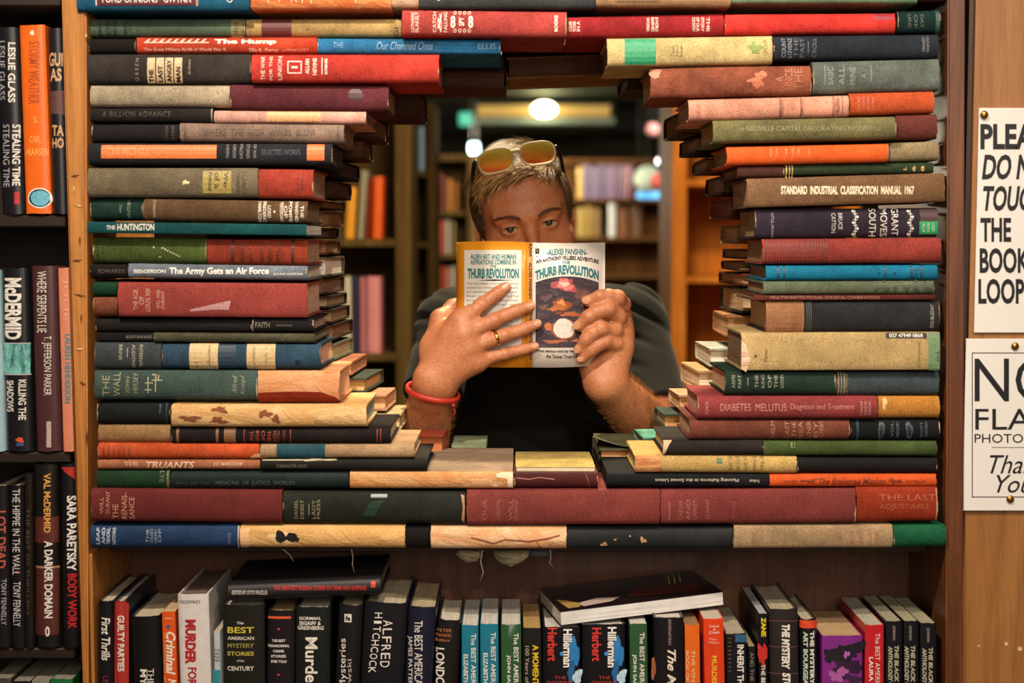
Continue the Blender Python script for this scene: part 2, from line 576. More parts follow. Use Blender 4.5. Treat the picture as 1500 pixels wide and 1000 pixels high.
def slab_px(name, xs_top, xs_bot, y0, y1, mat, parent=None, py0=-130, py1=1290):
    """upright board given by its left and right edge in the photo at the top and at the bottom"""
    vs = []
    for Y in (y0, y1):
        for (xa, xb), py in ((xs_bot, py1), (xs_top, py0)):
            a, b = P(xa, py, y0), P(xb, py, y0)
            vs += [(a.x, Y, a.z), (b.x, Y, b.z)]
    base = Vector(((vs[0][0] + vs[1][0]) / 2, (y0 + y1) / 2, vs[0][2]))
    vs = [Vector(v) - base for v in vs]
    bm = bmesh.new()
    bv = [bm.verts.new(v) for v in vs]
    for q in ((0, 1, 3, 2), (4, 6, 7, 5), (0, 4, 5, 1), (2, 3, 7, 6), (0, 2, 6, 4), (1, 5, 7, 3)):
        bm.faces.new([bv[i] for i in q])
    bmesh.ops.bevel(bm, geom=bm.edges[:], offset=0.0025, segments=2, affect='EDGES')
    bmesh.ops.recalc_face_normals(bm, faces=bm.faces)
    # slightly worn front arrises
    for v in bm.verts: pass
    o = link_bm(name, bm, mat, None, loc=base)
    if parent:
        o.location = base - parent.location
        o.parent = parent
    return o

case = empty('bookcase', (0.0, 2.07, 0.0))
tag(case, 'double-sided wooden bookcase holding the loop of stacked books', 'bookcase')
def cbox(name, x0, x1, y0, y1, z0, z1, mat, bev=0.0015, parent=case):
    o = box(name, x0, x1, y0, y1, z0, z1, mat, None, bev)
    o.location = o.location - parent.location
    o.parent = parent
    return o
lp = slab_px('side_panel', (86, 125.4), (127, 130.0), YF - 0.004, Y_REAR, W_POST, case)
lp['label'] = 'light, knife-notched post left of the book loop'
rp = slab_px('side_panel', (1389, 1414), (1385, 1411), YF - 0.004, Y_REAR, W_DARK, case)
rp['label'] = 'dark red-brown post right of the book loop'
XL, XR = P(136.2, 800).x, P(1386, 800).x
cbox('shelf', XL, XR, YF + 0.085, Y_REAR - 0.004, Z_SH - 0.016, Z_SH - 0.0006, W_DARKX)
cbox('shelf', XL, XR, YF + 0.004, Y_REAR - 0.004, Z_BOT - 0.022, Z_BOT - 0.0006, W_DARKX)
cbox('back_panel', XL + 0.001, XR - 0.001, Y_MID, Y_MID + 0.008, Z_BOT, Z_SH - 0.0165, W_BACK, 0)
cbox('cleat', P(130.6, 850).x, P(136, 850).x, YF - 0.002, Y_REAR - 0.004, Z_BOT, Z_SH - 0.0006, W_POST)
z_top = P(750, -118).z
cbox('shelf', XL, XR, YF + 0.004, Y_REAR - 0.004, z_top, z_top + 0.022, W_DARKX)
# knife cuts and lifted splinters on the front of the left post
spl = plain('6a3a14', 0.7)
for i, (px, py, w, h, sl) in enumerate(((110, 257, 13, 2.2, 3), (114, 301, 13, 2.6, -3), (113, 381, 15, 2.4, 2), (117, 432, 17, 3, -2), (116, 511, 15, 2.4, 1), (121, 561, 9, 4, -3), (117, 352, 3, 13, 1), (108, 276, 3, 9, 1), (119, 466, 2.5, 14, 1), (127, 640, 2, 22, 1), (126, 52, 3, 8, 1))):
    a = P(px - w / 2, py + sl / 2, YF - 0.0045); b = P(px + w / 2, py - sl / 2, YF - 0.0045); c = P(px + w * .1, py + h * .6, YF - 0.0045); t_ = P(px - w * .1, py - h * .5, YF - 0.0045)
    f = Vector((0, -0.0011, 0))
    vs = [a, b, c + f, t_ + f, a - f * 2, b - f * 2]
    vs = [v - case.location for v in vs]
    link('splinter', vs, [(0, 2, 3), (3, 2, 1), (0, 3, 4), (3, 1, 5), (2, 0, 4), (1, 2, 5)], spl if i % 3 != 1 else plain('e0b878', 0.7), case)

# plywood wall and moulding to the right of the case
xg = P(1413, 500).x
pw = box('wall_front', P(1421, 500).x, P(1421, 500).x + 1.0, YF + 0.006, YF + 0.03, 0, 2.6, W_PLY)
struct(pw)
struct(box('trim_1', xg + 0.0006, P(1420, 500).x, YF + 0.012, YF + 0.03, 0, 2.6, wood('2a160c', '3d2212', 'z')))

# signs on the plywood
INK = '171416'
def sign(name, label, x0, x1, y0, y1, Y, slope=0):
    a, b = P(x0, y1, Y), P(x1, y0, Y)
    base = Vector(((a.x + b.x) / 2, Y + 0.0015, a.z))
    root = empty(name, base)
    tag(root, label, 'sign')
    bm = bmesh.new()
    add_box(bm, a.x - base.x, b.x - base.x, -0.0015, 0.0015, 0, b.z - a.z, 0.0004)
    link_bm('panel', bm, plain('e6e3dc', 0.32, var=0.02, coat=0.4), root)
    return root, Surf(root, Y, (0, 0, 0), 2, [0, 1], [-0.0015, -0.0015])
Ys = YF + 0.0025
r1, s1 = sign('notice_sign', 'white sign in bold black capitals on the plywood wall, upper of the two', 1427, 1640, 158, 487, Ys)
def serif_free(): pass
xs = 1436
write(s1, 'PLEASE', xs, 181, 1548, 219, 0, INK, bold=0.035)
write(s1, 'DO NOT', xs + 2, 226, 1552, 263, 0, INK, shear=0.22, bold=0.03)
write(s1, 'TOUCH', xs + 4, 272, 1530, 309, 0, INK, shear=0.22, bold=0.03)
write(s1, 'THE', xs, 319, 1481, 354, 0, INK, bold=0.03)
write(s1, 'BOOK', xs - 1, 363, 1508, 400, 0, INK, bold=0.03)
write(s1, 'LOOP.', xs - 3, 408, 1505, 445, 0, INK, bold=0.03)
r2, s2 = sign('notice_sign', 'white sign with thin black border and script thanks, lower on the plywood', 1410.5, 1660, 496, 748, Ys - 0.003)
r2.location.y = Ys
s2 = Surf(r2, Ys, (0, 0, 0), 2, [0, 1], [-0.0015, -0.0015])
for (x0, y0, x1, y1) in ((1423, 516, 1424.3, 728), (1423, 516, 1648, 517.3), (1423, 726.7, 1648, 728), (1647, 516, 1648, 728)):
    patch(s2, x0, y0, x1, y1, ink('2a2626'), name='border')
write(s2, 'NO', 1427, 524, 1545, 588, 0, INK)
write(s2, 'FLASH', 1428, 598, 1570, 629, 0, INK)
write(s2, 'PHOTOGRAPHY', 1427, 635, 1580, 648, 0, INK)
patch(s2, 1452, 654.5, 1600, 655.3, ink('2a2626'), name='border')
write(s2, 'Thank', 1449, 666, 1536, 693, 0, INK, shear=0.35)
write(s2, 'You', 1459, 695, 1512, 721, 0, INK, shear=0.35)
# brass upholstery pins
brass = plain('a87838', 0.28, 0.9, var=0.2)
def pin(px, py, Y, label):
    bm = bmesh.new()
    bmesh.ops.create_uvsphere(bm, u_segments=16, v_segments=8, radius=0.0052)
    for v in bm.verts: v.co.y *= 0.55
    for v in list(bm.verts):
        if v.co.y > 0.0008: v.co.y = 0.0008
    o = link_bm('brass_pin', bm, brass, None, True, loc=P(px, py, Y))
    tag(o, label, 'pin', 'brass pins of the two signs')
pin(1442, 168, Ys - 0.0025, 'round brass pin in the top left corner of the upper white sign')
pin(1487, 507, Ys - 0.0025, 'round brass pin at the top of the lower white sign')
pin(1480, 731, Ys - 0.0025, 'round brass pin at the foot of the lower white sign')
# old holes in the plywood
for px, py, r in ((1474, 943, 2.6), (1494, 950, 3.4), (1434, 946, 1.5)):
    bm = bmesh.new()
    bmesh.ops.create_cone(bm, cap_ends=True, segments=12, radius1=r * 0.00088, radius2=r * 0.00088, depth=0.001)
    o = link_bm('nail_scar', bm, plain('d8b890', 0.8), None, loc=P(px, py, YF + 0.0058) - pw.location, rot=(math.pi / 2, 0, 0))
    o.parent = pw

# ================================================================== the loop: front row of books, spines towards us
LB = dict(group='books in the front layers of the book loop')
def mid(s): return s
GOLD, CRM, WHT, DK = 'c9a45c', 'd8c8a0', 'e4ddd0', '1c1614'

# ---- course above the arch
s = lying(112, 366, -16, 17, '1d5570', 'teal-blue book with a maroon title label, top left corner of the loop', d=-0.012, **LB)
patch(s, 141, -14, 291, 8, ink('5c1f28')); patch(s, 140, -14, 142, 8.5, ink(WHT)); patch(s, 287, -14, 290, 8.5, ink(WHT))
write(s, 'FOND OPINIONS \u00b7 GWYNN', 150, -7, 280, 4, 0, 'd8d4cc', bold=.02)
write(s, 'O', 330, -8, 343, 4, 0, 'd8d4cc')
s = lying(367, 573, -18, 14, torn('c8642e', 'd98a50', 'e0b088', 30), 'tattered orange book in the top course beside the teal-blue one', d=-0.008, **LB)
for x in (392, 442, 455, 520): patch(s, x, -15, x + 1.5, 5, ink('e0c8a0'), name='band')
write(s, 'V   A', 405, -8, 435, 4, 0, 'e0c8a0')
s = lying(573.5, 613.5, -16, 11, torn('cdb090', 'b89878'), 'short cream torn-spined book in the top course', d=-0.004, **LB)
s = lying(614, 873, -18, 13, '3b3f40', 'slate grey book in the top course over the catching red book', d=-0.01, **LB)
write(s, '.', 640, -4, 645, 1, 0, WHT)
s = lying(873.5, 1070, -18, 10, 'a8825e', 'tan book with a printed label, top course right of the slate one', d=-0.012, **LB)
patch(s, 902, -12, 968, 4, ink('8a6a4a')); patch(s, 985, -12, 1066, 5, ink('96724e'))
for i in range(5): write(s, 'mmmmnnnmmm', 905, -10 + 2.8 * i, 965, -8.4 + 2.8 * i, 0, '4a3424')
s = lying(1070.5, 1345, -20, 5, '7f9c7c', 'pale green book in the top course, right half', d=-0.006, **LB)
s = lying(1346, 1385, -20, 2, '4a2420', 'short dark maroon book, right end of the top course', **LB)

# ---- course with the green and tan books
s = lying(132, 359, 27, 53.6, '4f6150', 'dusty green book at the left post under the teal-blue one', d=0.01, **LB)
for i, w in enumerate(('BOUND', 'OF', 'WATER')): write(s, w, 144 + 11 * i, 31, 149 + 11 * i, 52, 90, DK)
write(s, 'WAUGH', 181, 33, 186, 52, 90, DK); write(s, 'of', 188, 36, 192, 44, 90, DK); patch(s, 338, 27, 356, 56, ink('7f7a4c')); write(s, 'HOUSE', 343, 32, 348, 50, 90, '3c3a22')
s = lying(360, 588, 27, 53.6, 'a88d5a', 'mustard tan book with a maroon band, right of the dusty green one', d=0.012, **LB)
patch(s, 383, 27, 427, 56, ink('5a2626'), name='band'); write(s, 'T\u2014', 449, 32, 454, 46, 90, '4a3a20'); write(s, 'GI', 577, 40, 583, 53, 90, '3a2c1a')
s = lying(588.5, 830, 13.5, 52, 'a5413c', 'rose-red book with a white boxed emblem over the arch', slope=3, d=-0.016, **LB)
for i, (w, a, b_) in enumerate((('KATHARINE', 602, 607), ('BLAKELY', 608, 613), ('CATCH', 634, 639), ('&', 641, 647), ('FALLING', 650, 655))): write(s, w, a, 17, b_, 47, 90, 'ecd9cc')
for k in range(4):
    write(s, 'o', 664 + 7 * k, 15.5, 669 + 7 * k, 21, 0, 'ecd9cc'); write(s, 'o', 664 + 7 * k, 42, 669 + 7 * k, 47.5, 0, 'ecd9cc')
write(s, '8', 660, 23, 667, 41, 0, 'ecd9cc', bold=.03); write(s, '8', 686, 23, 693, 41, 0, 'ecd9cc', bold=.03); write(s, 'SPY', 672, 25, 680, 38, 90, 'ecd9cc', bold=.02); write(s, 'BOOKS', 812, 22, 817, 46, 90, 'f0e0d4', bold=.04)
s = lying(831, 1061, 24, 56, '97262a', 'crimson book stamped in white, right of the rose-red one', slope=-5, d=0.0, **LB)
for w, a in (('COLOR', 828 + 5), ('PICTURES', 836 + 3), ('IN A', 845), ('WORD', 947), ('BARNES', 954), ('& NOBLE', 960), ('COUNTRY', 1014), ('OF OUR', 1020), ('STORY', 1027), ('THE', 1035)):
    write(s, w, a, 25 if a > 900 else 31, a + 4.5, 46, -90 if a > 900 else 90, 'e6cfc0', bold=.02)
s = lying(1062, 1312, 20, 50, 'd33a33', 'bright red unlettered book in the second course, right', slope=-1.5, d=-0.002, **LB)
patch(s, 1280, 20, 1309, 29, ink('9c2a3a'), name='stain')
s = lying(1315, 1378, 15, 48, '17322f', 'short dark green book at the right post, second course', slope=-1, d=0.004, **LB)
for i, w in enumerate(('LAND', 'OF', 'DAY')): write(s, w, 1330 + 9 * i, 21, 1335 + 9 * i, 41, -90, '5f6a58')
patch(s, 1371, 15, 1377, 48, ink('2c504a'))

# ---- third course
s = lying(129.8, 199, 56, 78.2, '1d1917', 'short black book end left of the orange-red airlift history', d=0.004, **LB)
s = lying(199.5, 464, 54, 78.3, 'b8412a', 'orange-red book with white ornamental lettering and a zigzag line, upper left', d=0.0, **LB)
for k in range(9): write(s, '/', 211 + 10.2 * k, 56.5, 221 + 10.2 * k, 63, 0, 'e8c8b0', bold=.02)
patch(s, 211, 61.5, 306, 63, ink('e8c8b0'), name='stripe')
write(s, 'The Hump', 314, 57, 405, 66, 0, 'f0dcc8', bold=.05); write(s, 'The Great Military Airlift of World War II', 211, 70, 330, 75.5, 0, 'e8c8b0'); write(s, 'Ellis K. Pierce', 365, 70.5, 407, 75.5, 0, 'e8c8b0'); write(s, 'LIPPINCOTT', 414, 71.5, 452, 75, 0, 'd89878')
s = lying(465, 733, 55.5, 78, '2c6f9e', 'blue book under the rose-red one at the left of the arch', slope=1.5, d=0.004, **LB)
write(s, 'THE', 488, 62, 503, 70, 0, '6d98b4'); write(s, 'Our Charmed Ones', 552, 61, 634, 73, 0, '78a0ba', shear=.3); write(s, 'ELLIS', 700, 64, 726, 72, 0, '6d98b4')
s = lying(890, 1132, 55.5, 97, 'c7b27c', 'cream-yellow book with a bright green square label, right of the arch', slope=-4, d=-0.006, pages='a08058', **LB)
patch(s, 915, 56, 961, 94, ink('2f9467')); 
for i, w in enumerate(('Texas', 'Papers', 'Remain')): write(s, w, 984 + 6 * i, 66, 988 + 6 * i, 82, 90, '6e6a34')
blot(s, 1107, 70, 10, 5, ink('7f9440'), seed=3, name='emblem'); write(s, 'L', 1101, 60, 1112, 78, 0, '7f9440', bold=.08); write(s, 'OHLSON', 1118, 58, 1124, 80, 90, '8a8a48')
s = lying(1133, 1376, 52.5, 88, '272d35', 'blue-black book stamped in pale letters, third course at right', slope=-3, d=-0.002, **LB)
for i, w in enumerate(('COUNT', 'LOVENZ', 'THE', 'PAST', '\u2014', 'CROLL')): write(s, w, 1145 + 9 * i, 55, 1151 + 9 * i, 84, 90, '8b8f96' if i < 2 else '5c626a')
for i, w in enumerate(('COWARD', 'McCANN')): write(s, w, 1351 + 6 * i, 54, 1355 + 6 * i, 76, -90, '8f9098')

# ---- fourth course
s = lying(128, 367.5, 78.5, 122.5, '38322f', 'charcoal book with four cream title labels, left', d=-0.006, **LB)
for i, w in enumerate(('THE', 'LAST', 'ANGRY', 'MAN')):
    patch(s, 215.5 + 13.2 * i, 84, 227 + 13.2 * i, 121.5, ink('cdb288')); write(s, w, 218 + 13.2 * i, (102, 96, 87, 98)[i], 225 + 13.2 * i, 120, 90, '1c1614', bold=.04)
write(s, 'GREEN', 198, 85, 203, 118, 90, '8c8478', space=1.6); write(s, 'Scribners', 275, 87, 279, 109, 90, 'a89a78', shear=.3)
s = lying(368, 643, 79, 121, 'b83a30', 'bright red book with a boxed numeral one, left of the arch', d=-0.016, **LB)
for i, (w, c) in enumerate((('THE WAR', 6), ('FOR THE', 4.5), ('UNION', 6))): write(s, w, 382 + 12.5 * i, 82, 382 + c + 12.5 * i, 117, 90, 'ecd8cc')
for q in ((421, 89, 442, 90.6), (421, 106, 442, 107.6), (421, 89, 422.6, 107.6), (440.5, 89, 442, 107.6)): patch(s, *q, ink('ecd8cc'), name='border')
write(s, '1', 427, 93, 436, 104, 90, 'ecd8cc', bold=.04); write(s, 'ALLAN', 447, 86, 453, 108, 90, 'ecd8cc', bold=.02); write(s, 'NEVINS', 458, 85, 464, 110, 90, 'ecd8cc', bold=.02); patch(s, 471, 84, 472.3, 109, ink('ecd8cc'), name='stripe'); write(s, 'SCRIBNER', 475.5, 85, 479.5, 109, 90, 'ecd8cc', bold=.03)
s = lying(953, 1189, 100, 144, cloth('8d4f3a', .75, .5), 'rust-brown worn leather book with a leaf ornament, right of the arch', slope=-4.5, d=-0.012, pages='b08a60', sway=0.0008, **LB)
for i, w in enumerate(('A', 'SINCE', 'THE')): write(s, w, 1136 + 14 * i, 100, 1147 + 14 * i, 132, 90, 'a9694e')
blot(s, 1110, 117, 12, 10, ink('b2603c'), rough=.6, seed=5, name='emblem'); blot(s, 960, 108, 8, 7, ink('a8795e'), seed=12)
s = lying(1191, 1377, 90, 137, cloth('666d66', .75, .4), 'grey-green faded book at the right post, fourth course', slope=-4.5, d=-0.004, **LB)
for i, w in enumerate(('BASIC', 'ALL', 'MINE', 'A')): write(s, w, 1213 + 16 * i, 98, 1221 + 16 * i, 124, 90, '8c9289')
patch(s, 1208, 96, 1209, 124, ink('8c9289'), name='stripe'); patch(s, 1276, 95, 1277, 120, ink('8c9289'), name='stripe')

# ---- left stack, downwards
s = lying(132, 336.5, 123.5, 156.5, 'a69880', 'plain grey-beige book left of the plum one', d=-0.002, **LB)
s = lying(337, 569, 123, 161, '5d2a30', 'plum-maroon book with a dark round device, left stack', slope=2, d=-0.006, pages='a88468', **LB)
blot(s, 521, 139, 11, 10, ink('40181f'), rough=.08, seed=2, name='emblem'); patch(s, 554, 128, 568, 130, ink('7a4446'), name='band')
s = lying(132, 313, 157, 179.3, '24201f', 'black book left of the pink one', d=0.002, **LB)
write(s, 'A BILLION ADVANCE', 150, 163, 250, 171, 0, '4c443c', space=1.2); patch(s, 309, 159, 311, 178, ink('8a7f70'), name='worn_edge')
s = lying(313.5, 536, 161.5, 180, 'cf9c8c', 'salmon-pink slim book under the plum one', slope=1.5, d=-0.003, pages='a88468', **LB)
patch(s, 390, 163, 470, 178, ink('d9a474')); write(s, 'mnmunumnmunm', 367, 178, 465, 180, 0, '5c4034')
s = lying(134, 262.5, 181, 208.5, '231f20', 'short black book left of the taupe one', d=0.003, **LB)
for i, w in enumerate(('Oxford', 'and')): write(s, w, 241 + 9 * i, 184, 246 + 9 * i, 206, 90, '4d4742')
s = lying(263, 504, 179.5, 207.5, '877164', 'taupe book lettered in dark wide capitals, left stack', slope=2.5, d=-0.005, pages='a88468', **LB)
write(s, 'WHERE  THE  HIGH  WINDS  BLOW', 298, 189, 462, 199, 0, '4c3d36', space=1.15); write(s, 'WALSH', 269, 182, 273, 206, 90, '4c3d36'); write(s, 'KNOPF', 493, 184, 497, 206, 90, '4c3d36')
s = lying(129, 487, 209, 241.5, '25262b', 'long black book with two orange label blocks, left stack', slope=1, d=-0.008, pages='4a3c40', depth=.15, **LB)
patch(s, 148, 212, 317, 232, ink('e2763a')); patch(s, 449.5, 211, 475, 235, ink('e2763a')); write(s, 'CHURCHILL', 156, 216, 220, 228, 0, 'ee9a64'); write(s, 'THE STRUGGLE FOR SURVIVAL', 226, 216, 310, 228, 0, 'e68548')
for i, w in enumerate(('A FATEFUL', 'ORDER', 'FROM', 'STORIES', 'OF WAR')): write(s, w, 331 + 10 * i, 211, 335.5 + 10 * i, 232, -90, '8c8884')
write(s, 'SELECTED WORKS', 383, 219, 440, 227, 0, '3d4a55')
s = lying(128, 377.5, 245.5, 289.5, cloth('6f6450', .75, .35), 'olive-taupe book with a yellow label and a small star', d=-0.007, **LB)
patch(s, 297, 250, 338.5, 283, ink('a18f4e')); 
for i, (w, c) in enumerate((('Fighter', 303), ('of a', 314), ('Way', 326))): write(s, w, c, 252, c + 8, 281 if i == 0 else 276, -90, '4c4326', bold=.02)
for i, w in enumerate(('CHENNAULT', 'CLAIRE L')): write(s, w, 346 + 9 * i, 250, 351 + 9 * i, 285, -90, '4c4638')
for k in range(4):
    a = k * math.pi / 4
    patch(s, 272 - 5, 266.6, 272 + 5, 267.6, ink('d8cba0'), name='emblem') if k == 0 else None
blot(s, 272, 267, 4, 3.6, ink('d8cba0'), rough=.5, seed=4, name='emblem')
s = lying(378, 459, 246.5, 290.5, 'a33f30', 'short red book with clipped pages, right of the olive-taupe one', slope=1, d=-0.004, pages='c09480', **LB)
for i, w in enumerate(('Harry M.', 'Geiger')): write(s, w, 434 + 7 * i, 254, 438 + 7 * i, 280, -90, '5c1c18')
s = lying(132, 209, 290, 321.5, '1f3a31', 'short dark green book with faint lettering under the olive-taupe one', d=0.002, **LB)
write(s, 'VIRGINIA', 186, 292, 191, 320, -90, '7f8c80'); write(s, 'Dixie', 175, 300, 179, 311, -90, '7f8c80')
s = lying(209.5, 450, 290.5, 323, cloth('5d4630', .75, .3), 'brown book with a block of white title lines at its right end', slope=4, d=-0.006, pages='7c6448', **LB)
for i, (w, c) in enumerate((('HAMILTON', 378), ('FREDERIC', 385), ('LORD', 392), ('YESTERDAY', 410), ('OF', 416), ('POMPS', 423), ('VANISHED', 432), ('THE', 440))):
    write(s, w, c, 295 + (6 if len(w) < 5 else 0), c + 5, 325 - (6 if len(w) < 5 else 0), -90, 'ddd2bf', bold=.02)
blot(s, 402, 310, 1.6, 1.6, ink('ddd2bf'), rough=.05, name='emblem'); write(s, 'DOERHING', 224, 293, 228, 318, -90, 'b0a48c')
s = lying(127.6, 449, 324.5, 341, '12494a', 'slim teal-green book lettered in white that sticks out on the left', slope=4, d=-0.018, kind='soft', pages='dcdcd8', **LB)
write(s, 'THE', 156, 330, 169, 336, 0, 'e2ded2', bold=.02); write(s, 'HUNTINGTON', 172, 327.5, 226, 337.5, 0, 'e2ded2', bold=.02)
s = lying(136, 302.5, 347, 385, cloth('4b5a2a', .75, .4), 'moss green book with rubbed white specks, left stack', slope=1, d=-0.004, **LB)
for i, w in enumerate(('FOR CITY', 'LODGE')): write(s, w, 141 + 7 * i, 352, 146 + 7 * i, 383, 90, '2a3018')
for k in range(9): blot(s, 225 + (k * 37 % 41), 362 + (k * 13 % 15), 1.6, 1.1, ink('bdb890'), rough=.5, seed=k)
s = lying(303, 450, 349.5, 387.5, cloth('8c3826', .75, .35), 'brick-red book with black ruled panels right of the moss green one', slope=1.5, d=-0.006, pages='ad8a70', **LB)
for x in (338, 367, 426): patch(s, x, 350, x + (5 if x != 367 else 1.5), 390, ink('4a1a14'), name='band')
for i, (w, c) in enumerate((('CHESTERTON', 352), ('Illusion', 381), ("World's", 393), ('The', 405))): write(s, w, c, 354, c + 6, 384, -90, '3e1712')
s = lying(132, 187, 386.5, 408, '1b1716', 'short black book end left of the blue-grey one', d=-0.002, **LB)
write(s, 'EDWARDS', 144, 394, 183, 400, 0, '5a5046')
s = lying(187.5, 450, 385.5, 407, '6d7680', 'blue-grey slim book with a bold white title', slope=4, d=-0.007, pages='ddd0c4', **LB)
write(s, 'BERGERSON', 196, 394.5, 243, 400, 0, 'dcdad4', bold=.04); write(s, 'The Army Gets an Air Force', 248, 391.5, 394, 404.5, 0, 'e6e4de', bold=.035); write(s, 'JOHNS HOPKINS', 400, 399.5, 444, 404, 0, 'cfcfcc', bold=.03)
s = lying(136, 171.5, 434.5, 464, '7a4630', 'small rust-brown book end below the tiny green one', d=-0.001, **LB)
s = lying(136, 171.5, 412.5, 434, '164028', 'tiny dark green book end left of the big red history', d=0.0, **LB)
s = lying(172.5, 450, 413, 463.5, cloth('93403a', .75, .22), 'large red cloth book with gold stamping and a pale scuff, left stack', slope=2, d=-0.01, pages='d4a994', bulge=.004, **LB)
for i, (w, c, a, b_) in enumerate((('THE AGE', 195, 424, 454), ('OF', 204, 434, 446), ('LOUIS XIV', 213, 422, 456), ('WILL AND', 229, 424, 452), ('DURANT', 236, 426, 452))): write(s, w, c, a, c + (7 if i < 3 else 5), b_, 90, 'd0a088')
stick(s, 'scuff', [(278, 456), (279, 453), (337, 440), (338, 441), (335, 454), (320, 453)], [(0, 1, 2, 3, 4, 5)], lambda u, v: (u, v), ink('b8898c'), .0003)
s = lying(140, 369, 467, 486.5, '1e1b1a', 'black unlettered book under the large red one', d=0.0, **LB)
s = lying(369.5, 459, 466.5, 486.5, '1c1a1b', 'short black book with small silver lettering, left stack', d=-0.004, pages='ac8e80', **LB)
write(s, 'FAITH', 374, 472, 395, 480, 0, '7d7468'); write(s, 'MACDONALD', 405, 475, 428, 478, 0, '6d6458'); patch(s, 369.5, 468, 370.8, 486, ink('8a8278'), name='worn_edge')
s = lying(142, 224.5, 487, 499.5, '1d1a1b', 'thin black book with a row of small white letters', d=0.002, kind='soft', **LB)
write(s, 'NORTHWARD', 185, 491, 222, 495.5, 0, '9a9288', space=1.5)
s = lying(225, 461, 487, 500.8, '4c4a36', 'thin olive-black book with dim dark capitals', slope=1.5, d=-0.003, pages='ac9c84', **LB)
write(s, 'OFFICE FILING AND FAMILY AFFAIRS', 262, 490.5, 410, 499, 0, '2c2a1c'); patch(s, 418, 488, 420, 503, ink('33311f'), name='band')
s = lying(138, 236, 501.2, 541, cloth('41464a', .75, .3), 'grey audit handbook with vertical pale title, at the left post', d=-0.002, **LB)
for i, (w, c) in enumerate((('BRINK', 174), ('\u2014', 184), ('AUDITING', 193), ('INTERNAL', 204))): write(s, w, c, 505, c + 5, 538 if i > 1 else 528, -90, 'b0aa94')
s = lying(237, 470, 504, 540, '2e4759', 'slate-blue book with two cream label blocks, left stack', slope=.5, d=-0.006, pages='d8b09c', **LB)
patch(s, 277, 503, 319, 541, ink('cfb382')); patch(s, 361, 504, 403, 541, ink('c9ad7e')); patch(s, 320, 504, 345, 540, ink('24394a'), name='band')
write(s, 'papertiger', 304, 506, 309, 538, -90, '5a4a30'); write(s, 'J. E.', 285, 529, 290, 540, -90, '5a4a30'); write(s, 'CHAIRMAN OF', 370, 507, 374, 535, -90, '7a6a48'); write(s, 'The Quick', 388, 516, 392, 535, -90, '7a6a48'); write(s, 'M', 432, 527, 441, 534, -90, '1b2c3a', bold=.05)
s = lying(138, 377, 542.5, 586, cloth('42544f', .75, .3), 'grey-teal cloth book stamped with gold lines, left stack', d=-0.006, **LB)
for i, (w, c, a) in enumerate((('THE', 150, 550), ('WALL', 166, 545), ('JOHN', 184, 552), ('HERSEY', 195, 546))): write(s, w, c, a, c + (10 if i < 2 else 7), 580 if i < 2 else 576, 90, '9a9872')
for (x0, y0, x1, y1) in ((222, 548, 228, 549.5), (227, 548, 228.5, 574), (212, 560, 224, 561.5), (216, 552, 217.5, 576), (212, 570, 222, 571.5), (222, 556, 238, 557.5), (231, 549, 232.5, 557)): patch(s, x0, y0, x1, y1, ink('b0ab86'), name='emblem')
write(s, 'Alfred', 340, 550, 347, 576, 90, '8d9483', shear=.3); write(s, 'Knopf', 352, 549, 360, 578, 90, '8d9483', shear=.3)
s = lying(377.5, 498, 543, 589, torn('cf8a58', 'd79d70', 'a3401f', 20), 'torn orange-tan book with a strip of red cloth along its foot', slope=0, d=-0.006, pages='dba98c', **LB)
stick(s, 'cloth_remnant', [(378, 589), (378, 575), (430, 573), (470, 574), (490, 581), (498, 588), (498, 589)], [(0, 1, 2, 3, 4, 5, 6)], lambda u, v: (u, v), cloth('8c2f18', .8, .3), .0008)
s = lying(142, 249.5, 588, 621, '1c2022', 'short black book with tiny blue lettering, left end', d=0.0, **LB)
write(s, 'EPTON', 233, 592, 236, 606, -90, '557080'); patch(s, 243, 588, 244.5, 621, ink('2f3c44'), name='band')
s = lying(250.5, 537, 592, 625.5, torn('c99a5c', 'd8b27c', '8a5630', 22), 'stripped book of stained bare cream mull, left stack', d=-0.012, pages='9aa294', sway=-0.0006, **LB)
for cx, cy, rx, ry, sd in ((322, 600, 9, 5, 1), (320, 616, 11, 5, 2), (279, 613, 12, 5, 3), (388, 606, 8, 6, 4), (404, 614, 7, 5, 6)): blot(s, cx, cy, rx, ry, plain('80492c', .85), rough=.5, seed=sd, name='stain')
s = lying(143, 249.5, 622.5, 648.5, cloth('9a7850', .8, .3), 'plain tan book end at the left post, above the orange-red one', d=0.0, **LB)
s = lying(250.5, 572, 626.5, 649.5, '1e1818', 'black book with red ruled lettering and tan bands, left stack', d=-0.006, pages='c8bca4', **LB)
for x, w in ((258, 4), (316, 4), (328, 17)): patch(s, x, 627, x + w, 649, ink('7d5636'), name='band')
for i, w in enumerate(('THE', 'RISE', 'OF', 'THE', 'HIGH')): write(s, w, 366 + 8.5 * i, 631, 371 + 8.5 * i, 646, -90, '9c3a26')
for x in (357, 425, 552, 557): patch(s, x, 628, x + 1, 648, ink('9c3a26'), name='stripe')
for x in (406, 414): write(s, 'MARCH', x, 631, x + 4, 646, -90, '7c3020')
s = lying(143, 379.5, 649, 672, cloth('c0522a', .7, .3), 'orange-red worn book above the salmon slim one', slope=1, d=-0.006, **LB)
for i in range(6): patch(s, 150 + 7.6 * i, 652, 153 + 7.6 * i, 669, ink('8f3a20'), name='band')
blot(s, 379, 668, 9, 4, plain('d8a070', .8), rough=.5, seed=8)
s = lying(380.5, 607, 651, 671, cloth('a88a68', .75, .3), 'tan book with a blue-green band, left stack lower end', d=-0.008, pages='c4c0a8', **LB)
patch(s, 405, 651, 476, 672, cloth('2b5360', .7, .3), name='band')
s = lying(143, 381, 673, 687.5, 'a66a4c', 'salmon slim book with a cream italic title', d=-0.004, **LB)
